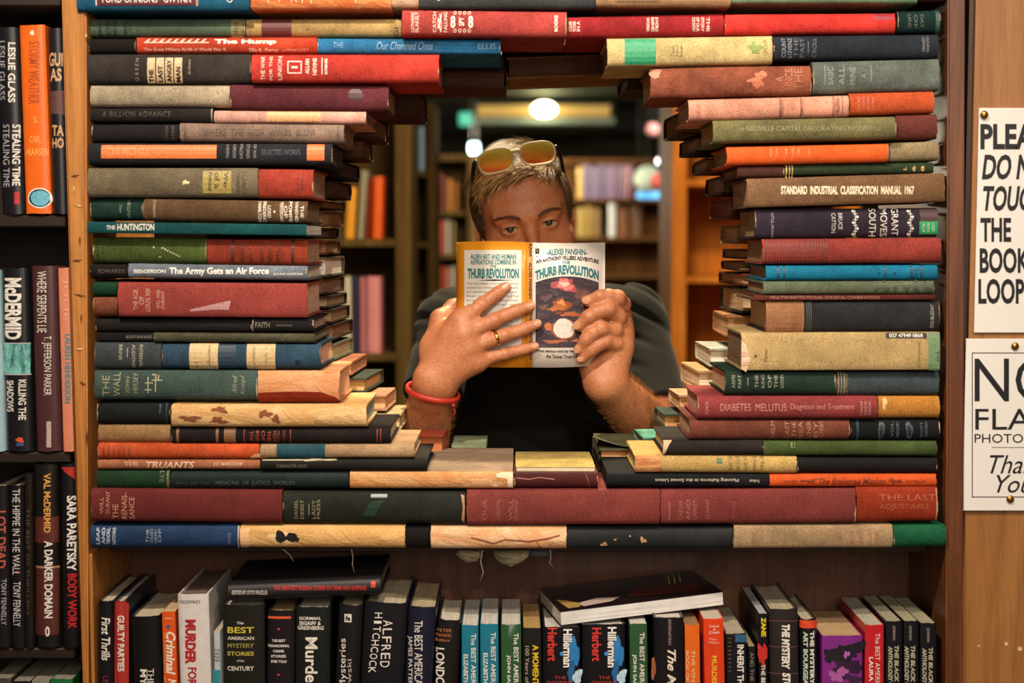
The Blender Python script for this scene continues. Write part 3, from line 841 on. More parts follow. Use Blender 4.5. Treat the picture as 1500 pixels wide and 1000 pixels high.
write(s, 'THE', 182, 676, 203, 683, 0, 'c39478', bold=.02); write(s, 'TRUANTS', 214, 676, 285, 685.5, 0, 'd8b498', shear=.25, bold=.02); write(s, 'J.C. BADCOCK', 312, 677, 356, 683, 0, 'd8b498', shear=.25, bold=.03)
s = lying(382, 626, 672.5, 689, cloth('1d1c18', .6, .3), 'black slim book whose worn edge is rubbed white, left stack foot', slope=0, d=-0.008, pages='8a9082', **LB)
patch(s, 384, 673, 470, 674.4, ink('b8b090'), name='worn_edge'); blot(s, 465, 673.5, 22, 1.6, ink('a8a084'), rough=.5, seed=7); write(s, 'DARKWATER ROAD', 405, 680, 450, 685, 0, '6a6654')
s = lying(141, 249, 688, 716.5, cloth('1f3d26', .7, .3), 'short dark green book in the second course from the foot', d=-0.004, **LB)
write(s, 'LYE', 234, 690, 240, 706, -90, '70785c'); patch(s, 244, 689, 247, 715, ink('6d6848'), name='worn_edge')
s = lying(250, 511, 690, 716.8, cloth('1b2826', .5, .3), 'blue-black book with dim lettering, second course from the foot', d=-0.006, bulge=.008, **LB)
write(s, 'Henry  and  Tom', 258, 705, 306, 711, 0, '3f4c48'); write(s, 'MEDICINE  OF  JUSTICE  WORLDS', 316, 704, 432, 712, 0, '4f5e58')
s = lying(512, 752, 690.5, 716, torn('8a745e', '7a644e', '9c8870', 30), 'stripped orange-tan book with a peeling white edge, foot of the loop', slope=0, d=-0.008, depth=.215, pages='c9a67c', **LB)
patch(s, 512.4, 691.3, 751.7, 715.6, torn('c99866', 'bf8046', 'e2c49c', 16), name='stripped_spine')
stick(s, 'torn_paper', [(726, 694), (735, 692), (751, 692), (751, 715), (744, 714), (743, 701), (728, 699)], [(0, 1, 2, 3, 4, 5, 6)], lambda u, v: (u, v), plain('e0c4a8', .9), .0008)

# ---- right stack, downwards
s = lying(1009, 1244, 145.5, 177, 'd2947c', 'salmon-pink book with thin dark rules, right stack', slope=-6.5, d=-0.01, pages='b08a60', **LB)
for x in (1142, 1144, 1173, 1220, 1222, 1234): patch(s, x, 140, x + 1, 172, ink('6a3c2c'), name='stripe')
write(s, 'GUTTANCE', 1143, 146, 1148, 171, -90, '7a4636'); write(s, 'NOTHING', 1172, 145, 1177, 170, -90, '7a4636'); write(s, 'MARTIN', 1224, 144, 1230, 166, -90, '7a4636'); write(s, 'o', 1158, 150, 1164, 160, 0, 'b8763c'); write(s, 'ATOR PA', 1020, 152, 1026, 176, -90, 'a06a54')
s = lying(1245, 1369, 136, 168.5, cloth('c4552f', .7, .25), 'burnt-orange book right of the salmon-pink one', slope=-3, d=-0.004, **LB)
for i in range(4): write(s, 'WORD', 1256 + 7 * i, 141, 1260 + 7 * i, 162, 90, 'd8795a')
s = lying(1045, 1313, 176, 210, cloth('6f6a46', .72, .4), 'olive green book with thin gold chain lettering, right stack', slope=-6, d=-0.014, pages='b8955e', **LB)
write(s, 'o\u00b7NEUVILLE\u00b7CAPITAL\u00b7DECORATING\u00b7MODERN\u00b7o', 1085, 184.5, 1290, 192, 0, '8b8660')
s = lying(1313.5, 1374, 168, 205, '6d3830', 'short maroon-brown book right of the olive green one', slope=-1.5, d=-0.002, **LB)
s = lying(1065, 1302, 214.5, 242.5, cloth('dd5f29', .68, .2), 'vivid orange book with faint pale lettering, right stack', slope=-5, d=-0.008, pages='a8845c', **LB)
for x in (1128, 1136, 1150, 1160, 1168, 1183): write(s, 'TURN', x, 217, x + 3.5, 230, 90, 'e8976a')
s = lying(1303, 1376, 208.5, 237, '9c8a68', 'short khaki book right of the vivid orange one', slope=-2, d=0.0, **LB)
s = lying(1080, 1149, 243.5, 260.3, cloth('4c2c24', .75, .3), 'dark brown short book under the vivid orange one', slope=-1, d=0.0, pages='a07c54', **LB)
s = lying(1149.5, 1368, 241.5, 257.3, cloth('2c3a26', .7, .3), 'dark green book with gold bands under the vivid orange one', slope=-4, d=0.001, **LB)
for x in (1151, 1156, 1160): patch(s, x, 240, x + (2 if x < 1155 else 1.4), 262, ink('c9a860'), name='band')
for i in range(3): write(s, ('L', '6', '8')[i], 1323 + 13 * i, 243, 1328 + 13 * i, 251, 90, GOLD, bold=.04)
s = lying(1095, 1385, 261.5, 304, cloth('76583e', .75, .3), 'brown cloth manual with a long white capital title, right stack', slope=-8.5, d=-0.014, pages='a88258', bulge=.004, **LB)
write(s, 'STANDARD  INDUSTRIAL  CLASSIFICATION  MANUAL  1967', 1144, 272, 1339, 285, 0, 'e8d6b8', bold=.04, arch=0)
s = lying(1106, 1374, 306, 349.5, '2f2733', 'purple-black history with two white vine ornaments and big vertical capitals', slope=-2, d=-0.006, pages='a88258', **LB)
for i, (w, a, b_) in enumerate((('SOUTH', 305, 346), ('MOVES', 305, 346), ('GRANT', 304, 345))): write(s, w, 1273 + 16.5 * i, a, 1283 + 16.5 * i, b_, -90, 'd9d2c8')
for i, (w, a) in enumerate((('CATTON', 1218), ('BRUCE', 1228))): write(s, w, a, 312, a + 6, 341 if i == 0 else 336, -90, 'c9c2ba')
write(s, 'LITTLE, BROWN', 1129, 312, 1133.5, 348, -90, '9a929a')
for xo in (1253, 1334):
    for k in range(5):
        blot(s, xo + (3 if k % 2 else -3), 309 + 8.5 * k, 2, 2, ink('d9d2c8'), rough=.1, name='emblem'); patch(s, xo - 3, 312.5 + 8.5 * k, xo + 3, 313.6 + 8.5 * k, ink('d9d2c8'), name='emblem')
    patch(s, xo - .5, 307, xo + .5, 346, ink('d9d2c8'), name='emblem')
patch(s, 1347, 324, 1374, 343, ink('1f9a5c')); patch(s, 1348, 306, 1374, 323.5, ink('401a1e'))
for i in range(3): write(s, ('MILLER', 'BOOKS', 'USED')[i], 1351 + 7 * i, 327, 1355 + 7 * i, 340, -90, 'c8e0c8')
s = lying(1117, 1379, 350, 387, cloth('8e3a32', .7, .3), 'ribbed red book below the purple-black history', slope=-2, d=-0.012, pages='a07c54', **LB)
for i in range(22): patch(s, 1122 + 4.2 * i, 350.5, 1123.6 + 4.2 * i, 386.5, ink('5c2420'), name='rib')
s = lying(1122, 1374, 388.5, 411, cloth('157293', .6, .3), 'bright turquoise-blue book in the right stack', slope=-1, d=-0.008, pages='9c7850', **LB)
for x in (1138, 1147, 1295, 1333, 1348): patch(s, x, 389, x + 4, 411, ink('0d4a63'), name='band')
write(s, '\u25c4', 1285, 397, 1289, 403, 0, '0d3a50'); write(s, '\u25c4', 1308, 397, 1312, 403, 0, '0d3a50'); write(s, 'THE', 1337, 392, 1344, 408, 90, '0d4a63')
s = lying(1118, 1369, 412, 431.5, cloth('5f6852', .72, .35), 'grey-green book with dark ornaments at its right end', slope=-1, d=-0.008, pages='9c7850', **LB)
for x in (1285, 1298, 1312, 1328, 1342, 1358): blot(s, x, 421, 5, 7, ink('3f4a38'), rough=.6, seed=x, name='emblem')
s = lying(1104, 1370, 432, 440.5, '5a2822', 'very thin maroon leather booklet, right stack', slope=-1.5, d=-0.004, kind='soft', pages='8a6848', **LB)
write(s, 'MINUTES\u00b7INSTITUTIONAL\u00b7SURGICAL\u00b7COMBINATION', 1128, 433.5, 1288, 438, 0, 'a4705c')
s = lying(1122, 1377, 441, 486.5, '2b2b2d', 'slate-black half-bound book with a tan cloth end', slope=-1, d=-0.004, pages='c4a078', **LB)
patch(s, 1122.3, 440, 1178, 488, cloth('96694a', .8, .3), name='cloth_corner'); 
for x in (1182, 1185, 1188): patch(s, x, 441, x + .7, 487, ink('5a5a58'), name='stripe')
write(s, 'DOUBLEDAY', 1363, 446, 1368, 480, 90, 'a8a49a')
s = lying(1086, 1377, 487.5, 542.5, cloth('b79c6a', .7, .25), 'thick cream-tan book with a torn left edge and a black code strip', slope=-1, d=-0.014, pages='7a5c3c', bulge=.003, **LB)
patch(s, 1298, 487.5, 1358, 495.5, ink('24221f')); write(s, '027 47949 0868', 1303, 488.5, 1352, 494, 0, 'e4e0d4', bold=.02); patch(s, 1360, 487, 1377, 542, ink('6f8e68'))
write(s, 'Compton', 1343, 500, 1350, 537, 90, '8a7446', shear=.2); write(s, 'Tama', 1119, 512, 1124, 530, 90, '5c4a2c', shear=.3); write(s, '\u2605', 1104, 518, 1110, 524, 0, '4a3a20')
stick(s, 'torn_paper', [(1086, 498), (1092, 503), (1095, 512), (1100, 528), (1093, 545), (1086, 540)], [(0, 1, 2, 3, 4, 5)], lambda u, v: (u, v), torn('d8a88c', 'e0c0a0'), .0008); write(s, 'ab+', 1371, 514, 1376, 530, 90, '2a3a28')
s = lying(1062, 1224, 543.5, 579, cloth('1f342a', .65, .35), 'dark green book with a dim vertical title, right stack', d=-0.006, pages='d8b48c', **LB)
for i, (w, c) in enumerate((('ARMS', 1072), ('PART', 1081), ('\u2014', 1093), ('THE', 1106), ('KING', 1115), ('OF', 1125), ('THE', 1134), ('GARDEN', 1143))): write(s, w, c, 549, c + 5, 568, 90, '8f9078')
s = lying(1225, 1376, 544, 579, cloth('414c50', .65, .3), 'blue-grey faded book right of the dark green one', d=-0.003, **LB)
for x in (1228, 1232, 1236): patch(s, x, 545, x + 1.3, 578, ink('9c8a62'), name='stripe')
write(s, 'RONALD', 1237, 548, 1242, 576, -90, '97875f')
s = lying(1022, 1286, 580.5, 614, cloth('87393a', .7, .25), 'rose-maroon medical book with faint capitals, right stack', d=-0.01, pages='d9a490', **LB)
write(s, 'DIABETES  MELLITUS:', 1055, 591, 1154, 602, 0, 'b87a70'); write(s, 'Diagnosis and Treatment', 1158, 591, 1252, 602, 0, 'b87a70')
for i in range(3): write(s, 'DUNCAN', 1260 + 6 * i, 588, 1264 + 6 * i, 608, 90, 'c08a7c')
write(s, 'VAN', 1033, 588, 1038, 606, -90, 'b87a70')
s = lying(1287, 1377, 580.5, 613, cloth('bf8238', .68, .2), 'ochre yellow book right of the rose-maroon one', d=-0.006, **LB)
blot(s, 1296, 590, 3, 9, ink('e0b878'), rough=.4, seed=9)
s = lying(1010, 1245, 615, 644.5, cloth('6b3a2c', .7, .3), 'red-brown book with vertical pale title, right stack', d=-0.006, pages='d8b490', **LB)
for i, (w, c) in enumerate((('HELM', 1129), ('LAST', 1150), ('THE', 1160), ('SEA', 1170), ('LINER', 1182), ('BY', 1192), ('GIBBS', 1200))): write(s, w, c, 617, c + 6, 641, 90, '9d6a54')
s = lying(1246, 1377, 614, 645.3, '191a1c', 'black book with blue oval ornaments at the right post', d=-0.003, **LB)
for x in (1255, 1257): patch(s, x, 614, x + .8, 647, ink('33505c'), name='stripe')
for x in (1291, 1332): blot(s, x, 630, 5, 13, ink('2f4a56'), rough=.2, seed=int(x), name='emblem'); blot(s, x, 630, 2.5, 9, ink('191a1c'), .0006, rough=.2, seed=int(x), name='emblem')
for i, (w, c) in enumerate((('VOL', 1305), ('MEMOIRS', 1313), ('SCOTT', 1348), ('WESTERN', 1355))): write(s, w, c, 618, c + 4, 640, 90, '4f6872')
s = lying(972, 1118, 645.6, 666.5, cloth('2b2624', .7, .35), 'charcoal book with a ragged light edge, right stack', slope=-1, d=-0.006, pages='c4b49a', **LB)
stick(s, 'torn_paper', [(972, 650), (972, 645), (985, 645), (980, 651), (976, 660), (973, 667), (970, 667)], [(0, 1, 2, 3, 4, 5, 6)], lambda u, v: (u, v), plain('c8a888', .9), .0008)
s = lying(1118.5, 1373, 645.5, 667.5, cloth('44542c', .72, .35), 'mid green book in the right stack, fifth course from the foot', slope=1, d=-0.005, **LB)
write(s, 'X 1', 1158, 648, 1164, 656, 0, 'b0b080')
s = lying(930, 1167.5, 667.6, 692.4, cloth('bb9c5e', .7, .2), 'cream-gold book with a small green square and dim lettering', slope=1.5, d=-0.008, pages='c4a070', **LB)
stick(s, 'torn_paper', [(930.5, 668), (969, 668), (966, 676), (970, 684), (964, 692), (930.5, 692)], [(0, 1, 2, 3, 4, 5)], lambda u, v: (u, v), torn('b06a40', 'c8905c', '7a4426', 40), .0008)
patch(s, 1050, 671, 1058, 679, ink('4c6a4a'), name='emblem')
for i, (w, c) in enumerate((('ROME', 1067), ('FROM', 1078), ('NORTH', 1089), ('Helen', 1103), ('Mac', 1114))): write(s, w, c, 669, c + 6, 690, -90, '7a6a38')
s = lying(1168, 1373, 669.5, 693, cloth('1b1817', .65, .3), 'black unlettered book right of the cream-gold one', slope=1, d=-0.004, **LB)
s = lying(889, 1127, 692.5, 713, '18191c', 'black book with upside-down white lettering, foot of the right stack', slope=1.5, d=-0.006, pages='9c8a70', **LB)
write(s, 'Planning Reforms in the Soviet Union', 960, 699.5, 1082, 705.5, 180, 'c4bcae'); write(s, 'Felker', 1097, 702, 1112, 706.5, 180, 'c4bcae')
s = lying(1127.5, 1372, 694.5, 713, cloth('d65a28', .65, .2), 'orange book lettered in dark red italics above the foot course', slope=0, d=-0.006, **LB)
write(s, 'The Braintree Mission', 1199, 700, 1297, 709, 0, '7a2a18', shear=.25, bold=.01); write(s, 'WICKERY', 1147, 703, 1169, 707, 0, '7a2a18', shear=.2); write(s, 'MACMILLAN', 1326, 702.5, 1357, 706.5, 0, '7a2a18', shear=.2)
for x in (1186, 1311): blot(s, x, 704.5, 8, 3.5, ink('8a3018'), rough=.7, seed=x, name='emblem')

# ---- foot of the loop: the gap between the stacks
s = lying(753, 876, 691.5, 715, cloth('4a1d1e', .6, .3), 'dark maroon book with a cracked cover below the man', d=-0.002, depth=.15, pages='d8c090', **LB)
for p_ in (((756, 699), (775, 701), (790, 698.5), (812, 701)), ((858, 694), (862, 704), (864, 712))):
    for (xa, ya), (xb, yb) in zip(p_[:-1], p_[1:]):
        stick(s, 'crack', [(xa, ya), (xb, yb), (xb, yb + 1.3), (xa, ya + 1.3)], [(0, 1, 2, 3)], lambda u, v: (u, v), ink('a86a5a'), .0004)

# ---- two foot courses
s = lying(133, 413, 716.5, 764, cloth('682a28', .7, .2), 'dark maroon volume with pink stamped title, left end of the thick foot course', slope=2.5, d=-0.014, bulge=.0055, **LB)
for i, (w, c, a) in enumerate((('WILL', 146, 728), ('DURANT', 155, 720), ('THE', 165, 738), ('RENAIS-', 178, 722), ('SANCE', 189, 728))): write(s, w, c, a, c + (8 if i > 1 else 5.5), 760 if i > 1 else 752, 90, 'c48874')
s = lying(414.5, 682, 720, 767, cloth('222520', .6, .35), 'greenish black volume with a taped patch in the thick foot course', slope=1, d=-0.010, **LB)
for i, (w, c) in enumerate((('DANIEL', 431), ('DEBST', 440), ('\u2014', 450), ('LADY', 457), ('PRESS', 464))): write(s, w, c, 732, c + 5, 760, 90, '8a8264')
stick(s, 'tape', [(531, 756), (542, 735), (561, 734), (548, 757)], [(0, 1, 2, 3)], lambda u, v: (u, v), plain('24382e', .25), .0004); patch(s, 543, 724, 567, 729, plain('7a8480', .3), name='tape')
for (x0, y0, x1, y1) in ((418, 724, 681, 725), ): pass
stick(s, 'worn_edge', [(675, 724), (680, 726), (681, 745), (680, 766), (676, 762), (678, 742)], [(0, 1, 2, 3, 4, 5)], lambda u, v: (u, v), ink('a87a58'), .0005)
s = lying(683.5, 967, 718.5, 769, cloth('7b3834', .7, .22), 'red-maroon volume with vanishing lettering, centre of the thick foot course', slope=-.5, d=-0.014, bulge=.0055, **LB)
for i, (w, c) in enumerate((('OUR', 707), ('ORIENTAL', 727), ('WILL', 745), ('DURANT', 753))): write(s, w, c, 731, c + 6, 762, 90, '985a54')
s = lying(968, 1254, 718, 768, cloth('7a3734', .7, .22), 'red-maroon volume with a bar and vertical title, right half of thick foot course', slope=-2, d=-0.012, bulge=.0055, **LB)
for i, (w, c) in enumerate((('CAESAR', 994), ('AND', 1005), ('CHRIST', 1015))): write(s, w, c, 732, c + 6, 762, 90, '9d605a')
patch(s, 980, 735, 981.5, 762, ink('9d605a'), name='stripe'); write(s, 'DURANT', 1034, 731, 1039, 760, 90, '9d605a'); write(s, 'SIMON', 1073, 735, 1077, 760, 90, '8a4a46')
s = lying(1255, 1374, 714, 765, cloth('99361f', .7, .25), 'orange-red volume with embossed capitals, right end of the thick foot course', slope=-1, d=-0.010, **LB)
write(s, 'THE LAST', 1288, 724, 1371, 733, 0, 'a9583a'); write(s, 'ADJUSTABLE', 1288, 738, 1362, 748, 0, 'a9583a'); patch(s, 1371.6, 715, 1373, 763, ink('d08a60'), name='worn_edge')
s = lying(132, 350, 769.5, 804, cloth('233c60', .6, .3), 'blue cloth book with white stamping, left end of the lowest course', slope=-1, d=-0.010, **LB)
for i, (w, c) in enumerate((('LEAF', 141), ('AND', 149), ('TENDRIL', 156), ('HUTCHINS', 164.5))): write(s, w, c, 773, c + 5, 797, 90, 'b9c0cc', bold=.02)
for i, (w, c) in enumerate((('THE', 214), ('GOLDEN', 220), ('LIBRARY', 226), ('OF', 232))): write(s, w, c, 775, c + 4, 795, 90, '9aa6b8')
write(s, 'PRESS', 334, 780, 338, 797, 90, '6d80a0'); patch(s, 348, 770, 350, 804, ink('b8b0a0'), name='worn_edge')
s = lying(351, 593, 770, 802.5, torn('c8985a', 'd8ac6c', 'a06a3c', 18), 'stripped tan book with a burnt black hole, lowest course', slope=1, d=-0.012, **LB)
blot(s, 416, 787, 18, 10, plain('d8b888', .9), rough=.3, seed=21, name='torn_paper'); blot(s, 411, 786, 8, 8.5, plain('14100e', .9), .0006, rough=.2, seed=22, name='hole'); blot(s, 428, 787, 10, 6.5, plain('14100e', .9), .0006, rough=.2, seed=23, name='hole')
stick(s, 'torn_paper', [(351, 775), (366, 773), (364, 786), (368, 796), (362, 803), (352, 803)], [(0, 1, 2, 3, 4, 5)], lambda u, v: (u, v), plain('dcae84', .9), .0007)
s = lying(594, 630.5, 770.5, 804, '171414', 'short black tattered book between the two stripped ones in the lowest course', d=-0.004, **LB)
s = lying(631, 830, 772, 804.5, torn('d49a68', 'e0b890', '8a5430', 20), 'stripped flaking cream-orange book with shreds hanging below, lowest course', slope=0, d=-0.012, **LB)
for p_ in (((690, 786), (710, 791), (722, 795), (740, 789), (775, 792), (800, 788), (820, 783)), ((785, 790), (790, 800), (796, 804))):
    for (xa, ya), (xb, yb) in zip(p_[:-1], p_[1:]):
        stick(s, 'crack', [(xa, ya), (xb, yb), (xb, yb + 1.8), (xa, ya + 1.8)], [(0, 1, 2, 3)], lambda u, v: (u, v), plain('7a3e20', .9), .0006)
root_shred = s
def shred(pts, Y, col, name, seed):
    rnd = random.Random(seed)
    vs, n = [], len(pts)
    for dy in (0.0, 0.004):
        for (x, y) in pts: vs.append(P(x, y, Y + dy + rnd.uniform(-.004, .004)))
    c = sum(vs[:n], Vector()) / n + Vector((0, -.005, 0))
    c2 = sum(vs[n:], Vector()) / n
    fs = [(k, (k + 1) % n, 2 * n) for k in range(n)] + [(n + (k + 1) % n, n + k, 2 * n + 1) for k in range(n)] + [(k, n + k, n + (k + 1) % n, (k + 1) % n) for k in range(n)]
    inv = mat_of(root_shred.parent).inverted()
    link(name, [inv @ v for v in vs + [c, c2]], fs, col, root_shred.parent, True)
shred([(672, 806), (705, 806), (704, 815), (698, 822), (685, 824), (674, 818), (668, 812)], YF + .012, torn('6d6450', '8f8468', '3a342c', 60), 'torn_cloth', 1)
shred([(722, 806), (776, 806), (774, 814), (766, 822), (750, 829), (736, 826), (726, 818)], YF + .012, torn('6d6450', '8f8468', '3a342c', 60), 'torn_cloth', 2)
shred([(776, 806), (802, 806), (806, 812), (796, 816), (780, 815)], YF + .014, plain('39444a', .9), 'torn_cloth', 3)
for pts in (((707, 806), (704, 822), (708, 838), (703, 852)), ((806, 805), (807, 816), (805, 824), (810, 830)), ((414, 804), (424, 812), (430, 822)), ((515, 804), (517, 816), (516, 826), (519, 838))):
    inv = mat_of(root_shred.parent).inverted()
    tube('thread', [inv @ P(x, y, YF + .002 + .003 * k) for k, (x, y) in enumerate(pts)], 0.0006, plain('a8988a', .9), root_shred.parent, 5)
s = lying(831, 1075, 772, 804.5, cloth('262829', .55, .35), 'black scuffed book with chipped dots in the lowest course', d=-0.006, **LB)
for x, y, r in ((885, 797, 4), (942, 791, 4.5), (901, 790, 1.8), (923, 785, 1.5)): blot(s, x, y, r, r * .8, plain('b08a68', .8), rough=.5, seed=int(x), name='chip')
s = lying(1075.5, 1308, 770.5, 803.5, cloth('a58a68', .8, .35), 'beige crumpled book with faint red lettering, lowest course', slope=-1, d=-0.012, kind='soft', pages='cdb090', bulge=.004, **LB)
for i, (w, c) in enumerate((('A DIALOG', 1228), ('MAN FOR', 1245), ('EDITH', 1259), ('of', 1271), ('THREE', 1281))): write(s, w, c, 776, c + 6, 798, 90, 'b0765c')
write(s, 'AVON', 1101, 780, 1105, 798, 90, 'b0765c')
s = lying(1309, 1386, 770, 802.5, cloth('1a6040', .6, .35), 'short bright green book, right end of the lowest course', slope=-1, d=-0.010, **LB)

# ================================================================== rear layer of the loop: fore-edges towards us
RG = 'books in the rear layer of the book loop'
Y_R = YF + 0.166
def rear(side, x, y0, y1, cover, pages, label, length=0.2, depth=0.155, yaw=0.0, slope=0.0, Y=Y_R, kind='hard', d=0.0):
    """x: its inner front corner in the photo; the book runs from there into the stack"""
    SEED[0] += 1
    if isinstance(cover, str): cover = cloth(cover)
    Y = Y + d
    p0, p1 = P(x, y0, Y), P(x, y1, Y)
    t = p0.z - p1.z - 0.0004
    ang = math.atan2(-slope, 200) if slope else 0.0
    cx = p0.x + (-length / 2 if side == 'L' else length / 2)
    # local y runs from the spine (rear) to the fore-edge (front)
    root = empty('book', (cx, Y + depth, p1.z), (0, ang, math.pi + yaw))
    tag(root, label, 'book', RG)
    book_parts(root, length, t, depth, Vector((0, 0, t / 2)), cover, paper(pages), kind, None, SEED[0])
    return root
BR, BK, MR, GN, OL = '4a2c1c', '211c19', '5c2a22', '33402c', '5a5438'
# above the arch
rear('L', 741.5, 103, 129, '53302a', '6d4c38', 'maroon-boarded book on edge pages, left half of the arch ceiling, behind the bright red one', 0.16, d=.004)
rear('L', 741.5, 80, 102.4, '2a2c34', '40404a', 'slate-boarded book above the maroon-boarded one in the arch ceiling, left half', 0.16, d=.002)
rear('R', 743, 81, 113, '8a6236', '6a4630', 'wide tan-boarded book spanning the middle of the arch ceiling', 0.166, slope=-7)
rear('R', 916, 108, 131, '3c3a2e', '5c4430', 'dark olive book end under the right side of the arch, behind the cream-yellow one', 0.12, d=.004)
rear('R', 735, 66, 77, 'a8642e', 'b06c34', 'thin orange-edged booklet tucked under the rose-red book at the arch', 0.10, d=0.006, kind='soft')
rear('R', 829, 57, 76, '5a3a28', '84603c', 'brown book with open page edge under the crimson book at the arch', 0.20, d=0.004)
# left stack, downwards
for x, y0, y1, cv, pg, lb in (
    (617, 131, 171, '4a2320', '5a3626', 'maroon thick book, topmost of the left rear stack, behind the plum one'),
    (556, 171, 203, '4c2e20', '8a644c', 'dark brown book jutting out behind the pink slim one, left rear stack'),
    (531, 204, 231, '53321f', '7c5438', 'brown book jutting out behind the taupe one, left rear stack'),
    (511, 236, 261, '231c1a', '4a3428', 'black book jutting out behind the orange-labelled black one, left rear stack'),
    (498, 264, 290, '3c2418', '5c3a26', 'dark brown book behind the short red one, left rear stack'),
    (489, 294, 306, '4c2a1c', 'a06c48', 'thin brown book behind the short red one, left rear stack'),
    (487, 308, 331, '6a4a30', 'a07850', 'tan-edged book behind the brown title-block one, left rear stack'),
    (478, 333, 350, '241a16', '4a3224', 'dark thin book behind the slim teal-green one, left rear stack'),
    (480, 352, 373, '4a2a1a', '8a5c3c', 'red-brown book behind the brick-red one, left rear stack'),
    (487, 376, 405, '55503c', 'e0d2c4', 'book with bright white page ends in the left rear stack'),
    (487, 406, 431, '3a2418', '7a5a40', 'dark brown book below the white-paged one, left rear stack'),
    (491, 433, 451, '2a2018', 'a08460', 'black-boarded tan-paged book behind the large red one, left rear stack'),
    (495, 453, 473, '2c2018', '9a7c58', 'dark-boarded book behind the large red one, lower, left rear stack'),
    (500, 475, 497, '3a2218', '8c6444', 'brown book behind the thin olive-black one, left rear stack'),
    (501, 503, 527, '6a7058', 'c0b488', 'grey-green book with a worn top board behind the slate-blue one'),
    (522, 529, 549, 'a86c4e', 'd8a070', 'salmon-boarded book stepping out behind the torn orange-tan one'),
    (549, 553, 574, '3e463c', 'd0a468', 'book with black-green board and ochre fore-edge, left rear stack'),
    (571, 578, 601, 'b88868', 'd4a070', 'pale salmon book by the man\'s wristband, left rear stack'),
    (590, 605, 629, 'b0a078', 'c8b078', 'tattered cream-green book just left of the man\'s forearm'),
):
    rear('L', x, y0, y1, cv, pg, lb, depth=.155 if y0 < 570 else .115, length=0.16 + 0.04 * ((int(x) * 7) % 5) / 5, yaw=math.radians(((int(y0) * 13) % 7 - 3) * .8 - 2))
rear('L', 654, 636, 664, '8c3a26', 'b0683e', 'brick-red book lying under the man\'s forearm', 0.05 + .09, yaw=math.radians(-3), d=0.012, depth=.07)
rear('L', 712, 653, 666, '8f9a78', 'd0c898', 'thin grey-green book at the foot of the loop right of the brick-red one', 0.05, d=0.06, depth=.12)
# right stack, downwards
for x, y0, y1, cv, pg, lb in (
    (988, 163, 197, '4a3420', 'a07c48', 'olive-brown book jutting out behind the rust-brown leather one'),
    (1013, 200, 223, '2c261e', 'a8844c', 'black-boarded book with ochre pages behind the salmon-pink one, right rear stack'),
    (1033, 231, 251, '6a3a22', 'a07840', 'brown-boarded book behind the olive green one, right rear stack'),
    (1054, 257, 284, '3a3024', '9a7444', 'dark-boarded thick book behind the vivid orange one, right rear stack'),
    (1060, 290, 320, '7c3622', '8a4a2c', 'red leather book behind the brown cloth manual, right rear stack'),
    (1078, 329, 357, '8a6a42', 'b48a52', 'ochre-paged book behind the purple-black history, right rear stack'),
    (1080, 365, 380, '54402a', 'b48c54', 'thin ochre-paged book behind the ribbed red one, right rear stack'),
    (1079, 383, 397, '4a3422', 'a47c4a', 'thin brown book behind the turquoise-blue one, right rear stack'),
    (1074, 400, 418, '6a3c24', 'c09060', 'small red-boarded book behind the grey-green ornamented one, right rear stack'),
    (1076, 422, 458, '3a2e1e', 'd0b084', 'thick cream-paged book behind the half-bound slate-black one'),
    (1066, 462, 493, 'a8744c', 'd8a878', 'salmon-boarded thick book behind the half-bound one, right rear stack'),
    (1038, 510, 537, 'aeb0a4', 'e8dcc8', 'bright white-boarded book on the right rear stack, behind the cream-tan one'),
    (1014, 542, 572, 'c09c70', 'ecd4b4', 'cream-paged book with torn tan board left of the dark green one'),
    (990, 578, 599, 'c8a080', 'dcb080', 'pale pink-boarded book left of the rose-maroon one, right rear stack'),
    (968, 606, 628, '3c4a42', 'c89860', 'book with a small dark green board by the man\'s right forearm in view'),
    (936, 640, 655, '5fa08a', 'c48c5c', 'small mint-green book behind the charcoal one, right rear stack'),
):
    rear('R', x, y0, y1, cv, pg, lb, depth=.155 if y0 < 570 else .10, length=0.15 + 0.05 * ((int(x) * 7) % 5) / 5, yaw=math.radians(((int(y0) * 13) % 7 - 3) * .8 + 2))
rear('R', 878, 657, 672, '55543c', 'c08c5c', 'book whose grey-green cover curls up, right end of the gap below the man', 0.085, d=-0.03, depth=.17)
rear('R', 876, 673, 690, '2a241e', '5a3c2a', 'black-brown book under the curled-cover one at the gap', 0.10, d=-0.022, depth=.16)
# the curled loose cover
cu = []
for i in range(9):
    u = i / 8
    for j in range(9):
        v = j / 8
        p = P(868 + 60 * u, 656, YF + .14 + .12 * v)
        lift = 0.017 * (1 - u) ** 1.5 * math.sin(math.pi * (0.35 + 0.65 * v)) + .0008
        cu.append(p + Vector((0.012 * (1 - u) * v, 0, lift)))
n0 = len(cu)
cu += [v + Vector((0, 0, -.0009)) for v in cu]
fs = []
for i in range(8):
    for j in range(8):
        q = (i * 9 + j, (i + 1) * 9 + j, (i + 1) * 9 + j + 1, i * 9 + j + 1)
        fs.append(q); fs.append(tuple(k + n0 for k in q[::-1]))
base = P(878, 672, Y_R)
curl_root = [o for o in COL.objects if o.get('label', '').startswith('book whose grey-green cover')][0]
inv = mat_of(curl_root).inverted()
link('loose_cover', [inv @ v for v in cu], fs, torn('6f7458', '8c8a68', '3a3a2c', 40), curl_root, True)
# book across the gap, yellow light put into its cover colour
rear('R', 756, 683.3, 690.6, 'b09a58', 'd8ccb0', 'yellow paper-covered book lying across the gap in front of the man', 0.103, Y=YF + .008, depth=.14, kind='soft')

